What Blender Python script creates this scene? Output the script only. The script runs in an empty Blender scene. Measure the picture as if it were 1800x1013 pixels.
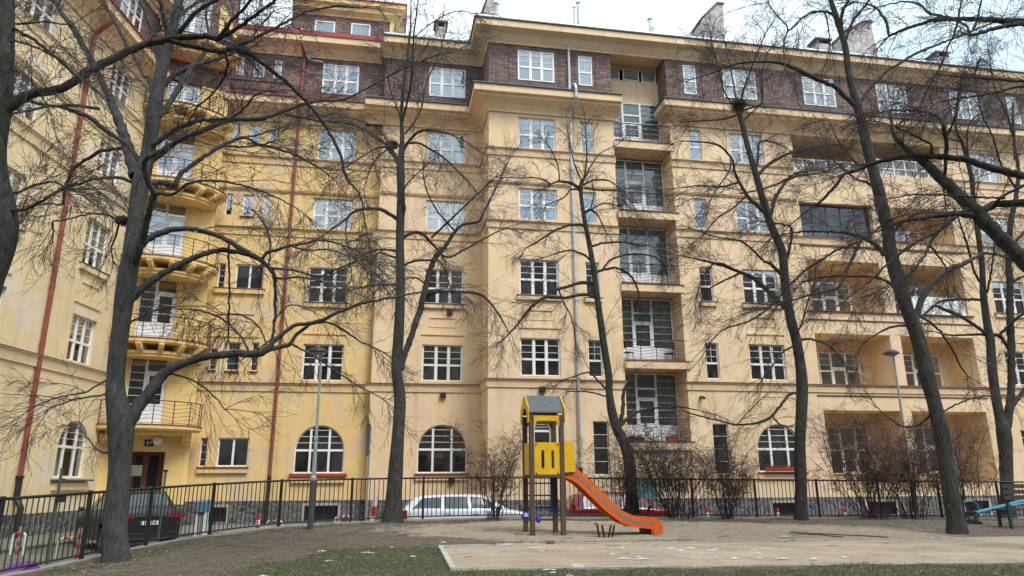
import bpy, bmesh, math, random
import numpy as np
from mathutils import Vector, Matrix
random.seed(7)
RS = np.random.RandomState(11)
SC = bpy.context.scene
COL = SC.collection
PI = math.pi
R = math.radians

# ---------------------------------------------------------------- camera model (used to survey the place)
CF, CP, CR, AZ = 1256.0, R(15.2), R(-.31), R(10.0)
def ray(px, py):
    cr, sr = math.cos(CR), math.sin(CR); a = px-900; b = py-506.5
    u = (a*cr+b*sr)/CF; v = (-a*sr+b*cr)/CF
    c, s = math.cos(CP), math.sin(CP)
    return (u, c+s*v, s-c*v)
def aty(px, py, y):
    r = ray(px, py); t = y/r[1]
    return Vector((r[0]*t, y, r[2]*t))
def onwall(px, py, d):
    r = ray(px, py); t = d/(-math.sin(AZ)*r[0]+math.cos(AZ)*r[1])
    P = [t*k for k in r]
    return P[0]*math.cos(AZ)+P[1]*math.sin(AZ), P[2]

# ---------------------------------------------------------------- materials
MATS = {}
def nt(name):
    m = bpy.data.materials.new(name); m.use_nodes = True
    n = m.node_tree; b = n.nodes['Principled BSDF']
    return m, n, b
def N(n, t, **k):
    x = n.nodes.new(t)
    for a, v in k.items():
        if a.startswith('i_'):
            x.inputs[a[2:].replace('_', ' ')].default_value = v
        else: setattr(x, a, v)
    return x
def ramp(n, f, stops):
    r = n.nodes.new('ShaderNodeValToRGB'); e = r.color_ramp.elements
    e[0].position, e[0].color = stops[0][0], (*stops[0][1], 1)
    e[1].position, e[1].color = stops[-1][0], (*stops[-1][1], 1)
    for p, c in stops[1:-1]:
        q = e.new(p); q.color = (*c, 1)
    n.links.new(f, r.inputs[0]); return r.outputs[0]
def mixc(n, f, a, b, mode='MIX'):
    m = n.nodes.new('ShaderNodeMix'); m.data_type = 'RGBA'; m.blend_type = mode
    for s, v in ((0, f), (6, a), (7, b)):
        if hasattr(v, 'node'): n.links.new(v, m.inputs[s])
        else: m.inputs[s].default_value = v if s == 0 else (*v, 1)
    return m.outputs[2]
def coords(n, kind='Object', scale=(1, 1, 1)):
    tc = n.nodes.new('ShaderNodeTexCoord'); mp = n.nodes.new('ShaderNodeMapping')
    mp.inputs['Scale'].default_value = scale
    n.links.new(tc.outputs[kind], mp.inputs[0]); return mp.outputs[0]
def noise(n, co, scale, detail=4, rough=.55):
    x = n.nodes.new('ShaderNodeTexNoise'); x.inputs['Scale'].default_value = scale
    x.inputs['Detail'].default_value = detail; x.inputs['Roughness'].default_value = rough
    n.links.new(co, x.inputs['Vector']); return x.outputs['Fac']
def bump(n, b, h, strength=.3, dist=.02):
    x = n.nodes.new('ShaderNodeBump'); x.inputs['Strength'].default_value = strength
    x.inputs['Distance'].default_value = dist
    n.links.new(h, x.inputs['Height']); n.links.new(x.outputs[0], b.inputs['Normal'])
def plain(name, c, rough=.6, metal=0, var=.12, scale=6, spec=.5, coat=0):
    if name in MATS: return MATS[name]
    m, n, b = nt(name); co = coords(n)
    f = noise(n, co, scale)
    lo = tuple(max(0, k*(1-var)) for k in c); hi = tuple(min(1, k*(1+var)) for k in c)
    n.links.new(ramp(n, f, [(.3, lo), (.7, hi)]), b.inputs['Base Color'])
    b.inputs['Roughness'].default_value = rough; b.inputs['Metallic'].default_value = metal
    b.inputs['Specular IOR Level'].default_value = spec
    if coat: b.inputs['Coat Weight'].default_value = coat; b.inputs['Coat Roughness'].default_value = .05
    MATS[name] = m; return m
def stucco(name, c, c2, patch=None, streak=.35):
    m, n, b = nt(name); co = coords(n)
    big = noise(n, co, .35, 5, .6); fine = noise(n, co, 30, 3); mid = noise(n, co, 2.2, 4)
    col = mixc(n, ramp(n, big, [(.38, (0, 0, 0)), (.62, (1, 1, 1))]), c, c2)
    if patch:
        pn = noise(n, coords(n, scale=(1, 1, 1)), .55, 2)
        col = mixc(n, ramp(n, pn, [(.565, (0, 0, 0)), (.59, (1, 1, 1))]), col, patch)
    # rain streaks (long thin vertical stains)
    st = noise(n, coords(n, scale=(2.6, 2.6, .12)), 1.0, 5, .7)
    dirt = ramp(n, st, [(.52, (1, 1, 1)), (.78, (1-streak, 1-streak, 1-streak))])
    col = mixc(n, .8, col, dirt, 'MULTIPLY')
    jt = n.nodes.new('ShaderNodeTexBrick'); jt.offset = .5; n.links.new(coords(n, 'UV'), jt.inputs['Vector'])
    for k_, v_ in (('Scale', 1), ('Brick Width', 1.35), ('Row Height', .36), ('Mortar Size', .012), ('Mortar Smooth', .6)): jt.inputs[k_].default_value = v_
    for k_, v_ in (('Color1', 1), ('Color2', .965), ('Mortar', .86)): jt.inputs[k_].default_value = (v_, v_, v_, 1)
    col = mixc(n, .45, col, jt.outputs['Color'], 'MULTIPLY')
    col = mixc(n, .55, col, ramp(n, mid, [(.3, (.86, .86, .86)), (.7, (1.08, 1.08, 1.08))]), 'MULTIPLY')
    # faint joints of the render coats
    col = mixc(n, .5, col, ramp(n, fine, [(.3, (.9, .9, .9)), (.7, (1.06, 1.06, 1.06))]), 'MULTIPLY')
    n.links.new(col, b.inputs['Base Color']); b.inputs['Roughness'].default_value = .92
    b.inputs['Specular IOR Level'].default_value = .15
    bump(n, b, fine, .35, .008); MATS[name] = m; return m
def brick(name, c1, c2, mortar, bw=.26, bh=.075, vertical=False):
    m, n, b = nt(name)
    sc = (1, 1, 1)
    co = coords(n, 'UV', sc)
    if vertical:
        mp = n.nodes.new('ShaderNodeMapping'); mp.inputs['Rotation'].default_value = (0, 0, PI/2)
        n.links.new(co, mp.inputs[0]); co = mp.outputs[0]
    br = n.nodes.new('ShaderNodeTexBrick'); br.offset = .5
    n.links.new(co, br.inputs['Vector'])
    br.inputs['Scale'].default_value = 1; br.inputs['Brick Width'].default_value = bw
    br.inputs['Row Height'].default_value = bh; br.inputs['Mortar Size'].default_value = bh*.13
    br.inputs['Mortar Smooth'].default_value = .3; br.inputs['Bias'].default_value = 0
    br.inputs['Color1'].default_value = (*c1, 1); br.inputs['Color2'].default_value = (*c2, 1)
    br.inputs['Mortar'].default_value = (*mortar, 1)
    f = noise(n, coords(n), 3, 5); f2 = noise(n, coords(n), 22, 3)
    col = mixc(n, .8, br.outputs['Color'], ramp(n, f, [(.25, (.6, .6, .6)), (.75, (1.35, 1.3, 1.3))]), 'MULTIPLY')
    col = mixc(n, .8, col, ramp(n, f2, [(.3, (.7, .7, .7)), (.7, (1.3, 1.3, 1.3))]), 'MULTIPLY')
    n.links.new(col, b.inputs['Base Color']); b.inputs['Roughness'].default_value = .9
    inv = n.nodes.new('ShaderNodeMath'); inv.operation = 'SUBTRACT'; inv.inputs[0].default_value = 1
    n.links.new(br.outputs['Fac'], inv.inputs[1]); bump(n, b, inv.outputs[0], .8, .02)
    MATS[name] = m; return m
def stone(name):
    m, n, b = nt(name); co = coords(n, scale=(1, 1, 1.15))
    wn = n.nodes.new('ShaderNodeTexNoise'); wn.inputs['Scale'].default_value = 2.5; n.links.new(co, wn.inputs['Vector'])
    add = n.nodes.new('ShaderNodeMix'); add.data_type = 'VECTOR'; add.inputs[0].default_value = .12
    n.links.new(co, add.inputs[4]); n.links.new(wn.outputs['Color'], add.inputs[5])
    v = n.nodes.new('ShaderNodeTexVoronoi'); v.feature = 'DISTANCE_TO_EDGE'; v.inputs['Scale'].default_value = 3.4
    v2 = n.nodes.new('ShaderNodeTexVoronoi'); v2.inputs['Scale'].default_value = 3.4
    n.links.new(add.outputs[1], v.inputs['Vector']); n.links.new(add.outputs[1], v2.inputs['Vector'])
    base = ramp(n, v2.outputs['Color'], [(.1, (.045, .045, .055)), (.5, (.085, .082, .09)), (.9, (.15, .14, .14))])
    col = mixc(n, ramp(n, v.outputs['Distance'], [(.02, (1, 1, 1)), (.06, (0, 0, 0))]), base, (.23, .225, .22))
    f = noise(n, co, 25, 4)
    col = mixc(n, .9, col, ramp(n, f, [(.3, (.6, .6, .6)), (.7, (1.3, 1.3, 1.3))]), 'MULTIPLY')
    n.links.new(col, b.inputs['Base Color']); b.inputs['Roughness'].default_value = .85
    bump(n, b, v.outputs['Distance'], .6, .05); MATS[name] = m; return m
def glass(name, tint, refl):
    m, n, b = nt(name); n.nodes.remove(b)
    out = n.nodes['Material Output']
    gl = n.nodes.new('ShaderNodeBsdfGlossy'); gl.inputs['Roughness'].default_value = .03
    gl.inputs['Color'].default_value = (.93, .96, 1, 1)
    tr = n.nodes.new('ShaderNodeBsdfTransparent'); tr.inputs['Color'].default_value = (*tint, 1)
    lw = n.nodes.new('ShaderNodeFresnel'); lw.inputs['IOR'].default_value = 1.6
    ad = n.nodes.new('ShaderNodeMath'); ad.operation = 'ADD'; ad.inputs[1].default_value = refl; ad.use_clamp = True
    n.links.new(lw.outputs[0], ad.inputs[0])
    wv = n.nodes.new('ShaderNodeBump'); wv.inputs['Strength'].default_value = .06; wv.inputs['Distance'].default_value = .05
    n.links.new(noise(n, coords(n), 1.3, 2), wv.inputs['Height']); n.links.new(wv.outputs[0], gl.inputs['Normal'])
    mx = n.nodes.new('ShaderNodeMixShader')
    n.links.new(ad.outputs[0], mx.inputs[0]); n.links.new(tr.outputs[0], mx.inputs[1]); n.links.new(gl.outputs[0], mx.inputs[2])
    n.links.new(mx.outputs[0], out.inputs[0]); MATS[name] = m; return m
def bark(name, c1, c2, green=.25):
    m, n, b = nt(name); co = coords(n, scale=(1, 1, .2))
    f = noise(n, co, 19, 7, .75); g = noise(n, coords(n), 1.6, 3)
    col = ramp(n, f, [(.3, c1), (.72, c2)])
    col = mixc(n, mathn(n, 'MULTIPLY', ramp(n, g, [(.45, (0, 0, 0)), (.7, (1, 1, 1))]), green), col, (.075, .085, .05))
    lich = noise(n, coords(n, scale=(1, 1, .7)), 7, 5, .65)
    col = mixc(n, ramp(n, lich, [(.54, (0, 0, 0)), (.66, (.42, .42, .42))]), col, (.15, .16, .14))
    n.links.new(col, b.inputs['Base Color']); b.inputs['Roughness'].default_value = .95
    b.inputs['Specular IOR Level'].default_value = .1
    bump(n, b, f, 1.0, .06); MATS[name] = m; return m
def mathn(n, op, a, b=None, c=None):
    x = n.nodes.new('ShaderNodeMath'); x.operation = op
    for i, v in enumerate((a, b, c)):
        if v is None: continue
        if hasattr(v, 'node'): n.links.new(v, x.inputs[i])
        else: x.inputs[i].default_value = v
    return x.outputs[0]

PEACH = stucco('peach_stucco', (.81, .62, .405), (.77, .57, .355), (.78, .57, .405), .34)
YELLOW = stucco('yellow_stucco', (.80, .585, .285), (.75, .535, .25), (.68, .52, .33), .34)
TOWER = stucco('warm_yellow_stucco', (.82, .59, .25), (.77, .545, .225), None, .2)
PALE = stucco('pale_stucco', (.81, .655, .41), (.76, .60, .36), (.76, .65, .49), .34)
ORANGE = stucco('ochre_stucco', (.78, .58, .37), (.71, .51, .31))
TRIM = stucco('cornice_stucco', (.80, .60, .39), (.73, .54, .34), None, .25)  # slightly deeper stucco tone for cornices, bands, aprons and slabs
BRICK = brick('clinker_brick', (.29, .185, .155), (.13, .098, .10), (.07, .056, .056), bw=.42, bh=.13)
BRICKV = brick('clinker_soldier', (.21, .15, .14), (.12, .095, .098), (.06, .05, .05), bw=.3, bh=.10, vertical=True)
LBRICK = brick('pale_chimney_brick', (.50, .44, .42), (.36, .31, .31), (.60, .57, .55), bw=.24, bh=.09)
STONE = stone('rubble_stone')
WHITE = plain('white_paint', (.80, .80, .80), .45, var=.07)
DARKWIN = glass('window_glass', (.75, .82, .85), .28)
DOORGL = glass('balcony_glass', (.88, .95, .95), .06)
DIMGL = glass('dim_glass', (.5, .55, .58), .03)
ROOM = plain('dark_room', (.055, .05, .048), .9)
CURT = plain('curtain_cloth', (.58, .57, .54), .9, var=.15, scale=2)
CURT2 = plain('blind_cloth', (.40, .44, .42), .9, var=.15, scale=2)
GREYM = plain('zinc_sheet', (.42, .46, .50), .45, .55, var=.2)
GREYD = plain('dark_zinc', (.10, .105, .12), .6, .3)
REDM = plain('red_sheet', (.34, .050, .045), .55, 0, var=.2)
REDB = plain('red_brown_sheet', (.17, .055, .045), .6, 0, var=.25)
PIPER = plain('red_pipe_paint', (.26, .062, .045), .5, 0, var=.2)
PIPEG = plain('galvanised_pipe', (.46, .50, .52), .4, .6, var=.2)
IRON = plain('black_iron', (.030, .026, .026), .55, .3, var=.3)
GREENIRON = plain('dark_green_iron', (.022, .030, .026), .6, .2, var=.3)
BLACK = plain('black_plastic', (.018, .018, .02), .5)
WOODR = plain('red_brown_wood', (.16, .050, .022), .45, var=.3, scale=9)
CONC = plain('concrete', (.34, .33, .30), .9, var=.2, scale=4)
TERRA = plain('roof_tile', (.36, .12, .075), .85, var=.3, scale=9)

# ---------------------------------------------------------------- mesh builder
class MB:
    def __init__(s): s.v = []; s.f = []; s.m = []; s.uv = []; s.T = None
    def P(s, p): return tuple(s.T(*p)) if s.T else tuple(p)
    def face(s, pts, mat=0, uv=None):
        i = len(s.v)
        for p in pts: s.v.append(s.P(p))
        s.f.append(tuple(range(i, i+len(pts)))); s.m.append(mat)
        s.uv.append(uv if uv else [(p[0]+p[1], p[2]) for p in pts])
    def box(s, x0, x1, y0, y1, z0, z1, mat=0, skip=''):
        a = [(x0, y0, z0), (x1, y0, z0), (x1, y1, z0), (x0, y1, z0), (x0, y0, z1), (x1, y0, z1), (x1, y1, z1), (x0, y1, z1)]
        for k, q in (('b', (3, 2, 1, 0)), ('t', (4, 5, 6, 7)), ('f', (0, 1, 5, 4)), ('r', (1, 2, 6, 5)), ('k', (2, 3, 7, 6)), ('l', (3, 0, 4, 7))):
            if k in skip: continue
            pts = [a[j] for j in q]
            if k in 'fk': uv = [(p[0], p[2]) for p in pts]
            elif k in 'rl': uv = [(p[1], p[2]) for p in pts]
            else: uv = [(p[0], p[1]) for p in pts]
            s.face(pts, mat, uv)
    def tube(s, pts, rad, n=8, mat=0, cap=True):
        pts = [Vector(s.P(p)) for p in pts]; T = s.T; s.T = None
        if not hasattr(rad, '__len__'): rad = [rad]*len(pts)
        rings = []; up = None
        for i, p in enumerate(pts):
            d = (pts[min(i+1, len(pts)-1)]-pts[max(i-1, 0)]).normalized()
            if up is None: up = Vector((0, 0, 1)) if abs(d.z) < .9 else Vector((1, 0, 0))
            a = d.cross(up).normalized(); up = a.cross(d).normalized()
            base = len(s.v)
            for k in range(n):
                t = 2*PI*k/n; s.v.append(tuple(p+(a*math.cos(t)+up*math.sin(t))*rad[i]))
            rings.append(base)
        for a, b in zip(rings, rings[1:]):
            for k in range(n):
                q = (k+1) % n
                s.f.append((a+k, b+k, b+q, a+q)); s.m.append(mat); s.uv.append([(0, 0)]*4)
        if cap:
            s.f.append(tuple(rings[0]+k for k in range(n))); s.m.append(mat); s.uv.append([(0, 0)]*n)
            s.f.append(tuple(rings[-1]+k for k in reversed(range(n)))); s.m.append(mat); s.uv.append([(0, 0)]*n)
        s.T = T
    def bar(s, p, q, w, mat=0):
        s.tube([p, q], w*.7, 4, mat)
    def prism(s, pts, axis, a, b, mat=0):
        """closed 2-D outline extruded along an axis ('x': outline is (y,z); 'y': (x,z); 'z': (x,y))"""
        def mk(p, t): return {'x': (t, p[0], p[1]), 'y': (p[0], t, p[1]), 'z': (p[0], p[1], t)}[axis]
        n = len(pts)
        s.face([mk(p, a) for p in pts], mat, [(p[0], p[1]) for p in pts])
        s.face([mk(p, b) for p in reversed(pts)], mat, [(p[0], p[1]) for p in reversed(pts)])
        L = 0
        for i in range(n):
            p, q = pts[i], pts[(i+1) % n]; l = math.dist(p, q)
            s.face([mk(p, b), mk(q, b), mk(q, a), mk(p, a)], mat, [(b, L), (b, L+l), (a, L+l), (a, L)]); L += l
    def lathe(s, prof, n=20, mat=0, c=(0, 0)):
        for (r0, z0), (r1, z1) in zip(prof, prof[1:]):
            for k in range(n):
                a, b = 2*PI*k/n, 2*PI*(k+1)/n
                q = [(c[0]+r0*math.cos(a), c[1]+r0*math.sin(a), z0), (c[0]+r0*math.cos(b), c[1]+r0*math.sin(b), z0),
                     (c[0]+r1*math.cos(b), c[1]+r1*math.sin(b), z1), (c[0]+r1*math.cos(a), c[1]+r1*math.sin(a), z1)]
                if r0 < 1e-6: q = [q[0], q[2], q[3]]
                elif r1 < 1e-6: q = q[:3]
                s.face(q, mat)
    def sweep(s, path, prof, mat=0, closed_ends=True, mats=None):
        """path: (x,y) corners left to right, outward is -y; prof: closed outline of (out,z)"""
        n = len(path); offs = []
        for i in range(n):
            def nrm(a, b):
                d = Vector((b[0]-a[0], b[1]-a[1])).normalized(); return Vector((d.y, -d.x))
            if i == 0: m = nrm(path[0], path[1])
            elif i == n-1: m = nrm(path[-2], path[-1])
            else:
                n1, n2 = nrm(path[i-1], path[i]), nrm(path[i], path[i+1])
                m = (n1+n2)
                m = m/max(.3, m.dot(n1))
            offs.append(m)
        k = len(prof); L = 0
        for i in range(n-1):
            l = math.dist(path[i], path[i+1])
            for j in range(k):
                p, q = prof[j], prof[(j+1) % k]
                def at(ii, o): return (path[ii][0]+offs[ii].x*o[0], path[ii][1]+offs[ii].y*o[0], o[1])
                s.face([at(i, p), at(i, q), at(i+1, q), at(i+1, p)], mats[j] if mats else mat,
                       [(L, p[1]-p[0]), (L, q[1]-q[0]), (L+l, q[1]-q[0]), (L+l, p[1]-p[0])])
            L += l
        if closed_ends:
            for ii, rev in ((0, 1), (n-1, 0)):
                pts = [(path[ii][0]+offs[ii].x*o[0], path[ii][1]+offs[ii].y*o[0], o[1]) for o in prof]
                s.face(pts[::-1] if rev else pts, mat)
    def mesh(s, name, mats, smooth=False):
        me = bpy.data.meshes.new(name); me.from_pydata(s.v, [], s.f)
        for m in mats: me.materials.append(m)
        me.polygons.foreach_set('material_index', s.m)
        if smooth: me.polygons.foreach_set('use_smooth', [True]*len(s.f))
        u = me.uv_layers.new(name='UVMap')
        flat = [c for f in s.uv for p in f for c in p]
        u.data.foreach_set('uv', flat); me.update(); return me
    def obj(s, name, mats, parent=None, smooth=False, loc=None, rz=0, weld=False, fixn=False):
        if not isinstance(mats, (list, tuple)): mats = [mats]
        me = s.mesh(name, mats, smooth)
        if weld or fixn:
            bm = bmesh.new(); bm.from_mesh(me)
            if weld: bmesh.ops.remove_doubles(bm, verts=bm.verts, dist=1e-4)
            bmesh.ops.recalc_face_normals(bm, faces=bm.faces); bm.to_mesh(me); bm.free()
        return link(name, me, parent, loc, rz)
def clusters(mb, gap):
    n_ = len(mb.f); bb = []
    for f in mb.f:
        P = np.array([mb.v[i] for i in f]); bb.append(np.concatenate([P.min(0)-gap/2, P.max(0)+gap/2]))
    bb = np.array(bb); par = list(range(n_))
    def find(a):
        while par[a] != a: par[a] = par[par[a]]; a = par[a]
        return a
    for i in range(n_):
        hit = np.where(np.all(bb[i+1:, :3] <= bb[i, 3:], 1) & np.all(bb[i+1:, 3:] >= bb[i, :3], 1))[0]
        for j in hit: par[find(i)] = find(i+1+int(j))
    g = {}
    for i in range(n_): g.setdefault(find(i), []).append(i)
    return list(g.values())
def objs(mb, name, mats, parent, gap=.06):
    out = []
    for grp in clusters(mb, gap):
        q = MB()
        for i in grp:
            b0 = len(q.v); q.v += [mb.v[k] for k in mb.f[i]]; q.f.append(tuple(range(b0, b0+len(mb.f[i])))); q.m.append(mb.m[i]); q.uv.append(mb.uv[i])
        out.append(q.obj(name, mats, parent))
    return out
def link(name, me, parent=None, loc=None, rz=0):
    o = bpy.data.objects.new(name, me); COL.objects.link(o)
    if parent:
        o.parent = parent
        if loc is None: loc = parent.get('_off', None) and tuple(-k for k in parent['_off']) or (0, 0, 0)
        elif parent.get('_off', None): loc = tuple(a-b for a, b in zip(loc, parent['_off']))
    o.location = loc or (0, 0, 0); o.rotation_euler = (0, 0, rz); return o
def tag(o, label, cat, group=None, kind=None):
    if kind: o['kind'] = kind
    if label: o['label'] = label
    if cat: o['category'] = cat
    if group: o['group'] = group
    return o
def empty(name, loc=(0, 0, 0), rz=0, label=None, cat=None, group=None, off=None):
    o = bpy.data.objects.new(name, None); COL.objects.link(o); o.location = loc; o.rotation_euler = (0, 0, rz)
    o.empty_display_size = .2
    if off: o['_off'] = off
    return tag(o, label, cat, group)
def copy_tree(o, loc=None, rz=None, label=None, parent=None):
    c = o.copy(); COL.objects.link(c)
    if parent: c.parent = parent
    if loc is not None: c.location = loc
    if rz is not None: c.rotation_euler = (0, 0, rz)
    if label: c['label'] = label
    for ch in list(o.children): copy_tree(ch, parent=c)
    return c

# ---------------------------------------------------------------- sky, light, camera
SUN_EL, SUN_AZ = R(53), R(142)
w = bpy.data.worlds.new('World'); SC.world = w; w.use_nodes = True
n = w.node_tree; bg = n.nodes['Background']
sky = n.nodes.new('ShaderNodeTexSky'); sky.sky_type = 'NISHITA'; sky.sun_disc = False
sky.sun_elevation = SUN_EL; sky.sun_rotation = SUN_AZ; sky.air_density = 1.0; sky.dust_density = 2.0
tc = n.nodes.new('ShaderNodeTexCoord')
mp = n.nodes.new('ShaderNodeMapping'); mp.inputs['Scale'].default_value = (1, 1, 2.2)
n.links.new(tc.outputs['Generated'], mp.inputs[0])
cn = n.nodes.new('ShaderNodeTexNoise'); cn.inputs['Scale'].default_value = 2.1; cn.inputs['Detail'].default_value = 5
n.links.new(mp.outputs[0], cn.inputs['Vector'])
cl = ramp(n, cn.outputs['Fac'], [(.35, (.74, .74, .74)), (.62, (.95, .95, .95))])
cc = ramp(n, cn.outputs['Fac'], [(.36, (5.9, 7.8, 8.9)), (.62, (9.6, 10.6, 11.2))])
mx = mixc(n, cl, sky.outputs[0], cc)
n.links.new(mx, bg.inputs['Color']); bg.inputs['Strength'].default_value = .085
sl = bpy.data.lights.new('sun', 'SUN'); sl.energy = 1.5; sl.angle = R(22); sl.color = (1, .96, .90)
so = bpy.data.objects.new('sun', sl); COL.objects.link(so)
# light travels from the sun towards the scene: high, from behind and right of the viewer
dv = Vector((math.sin(SUN_AZ)*math.cos(SUN_EL), math.cos(SUN_AZ)*math.cos(SUN_EL), math.sin(SUN_EL)))
so.rotation_euler = dv.to_track_quat('Z', 'Y').to_euler(); so.location = (0, 0, 60)
cam = bpy.data.cameras.new('camera'); co_ = bpy.data.objects.new('camera', cam); COL.objects.link(co_)
cam.sensor_width = 36; cam.lens = CF/1800*36; cam.clip_end = 2000; cam.clip_start = .05
co_.rotation_mode = 'QUATERNION'
_q = Matrix.Rotation(PI/2+CP, 4, 'X') @ Matrix.Rotation(CR, 4, 'Z')
co_.rotation_quaternion = _q.to_quaternion(); SC.camera = co_
SC.view_settings.view_transform = 'Standard'; SC.view_settings.look = 'None'
SC.view_settings.exposure = 1.0; SC.view_settings.gamma = 1
# ================================================================= the houses
def arc_pts(x0, x1, zs, zt, k=16):
    cx, rx, rz = (x0+x1)/2, (x1-x0)/2, zt-zs
    return [(cx-rx*math.cos(PI*i/k), zs+rz*math.sin(PI*i/k)) for i in range(k+1)]
def facade(mb, x0, x1, z0, z1, y, ops, mat=0, depth=.2, rmat=None, xf=None):
    """flat wall with real openings; ops: (x0,x1,z0,z1[,spring z for an arch])"""
    rmat = mat if rmat is None else rmat
    xs = sorted({x0, x1, *[o[0] for o in ops], *[o[1] for o in ops]}); xs = [x for x in xs if x0 <= x <= x1]
    zs = sorted({z0, z1, *[o[2] for o in ops], *[o[3] for o in ops]}); zs = [z for z in zs if z0 <= z <= z1]
    for xa, xb in zip(xs, xs[1:]):
        run = None
        for za, zb in list(zip(zs, zs[1:]))+[(None, None)]:
            solid = za is not None and not any(o[0] <= (xa+xb)/2 <= o[1] and o[2] <= (za+zb)/2 <= o[3] for o in ops)
            if solid: run = [run[0] if run else za, zb]
            if (not solid) and run:
                mb.face([(xa, y, run[0]), (xb, y, run[0]), (xb, y, run[1]), (xa, y, run[1])], mat,
                        [(xa, run[0]), (xb, run[0]), (xb, run[1]), (xa, run[1])]); run = None
    for o in ops:
        a, b, c, d = o[:4]; e = y+(o[5] if len(o) > 5 else depth)
        sp = o[4] if len(o) > 4 and o[4] is not None else None
        def q(p, r): mb.face([(p[0], y, p[1]), (r[0], y, r[1]), (r[0], e, r[1]), (p[0], e, p[1])], rmat,
                             [(p[0]+p[1], 0), (r[0]+r[1], 0), (r[0]+r[1], .2), (p[0]+p[1], .2)])
        q((b, c), (a, c))
        if sp is None: q((a, c), (a, d)); q((a, d), (b, d)); q((b, d), (b, c))
        else:
            q((a, c), (a, sp)); q((b, sp), (b, c))
            ar = arc_pts(a, b, sp, d)
            for p, r in zip(ar, ar[1:]):
                q(p, r)
                mb.face([(p[0], y, p[1]), (r[0], y, r[1]), (r[0], y, d+1e-4), (p[0], y, d+1e-4)], mat,
                        [p, r, (r[0], d), (p[0], d)])
WC = {}
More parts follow.
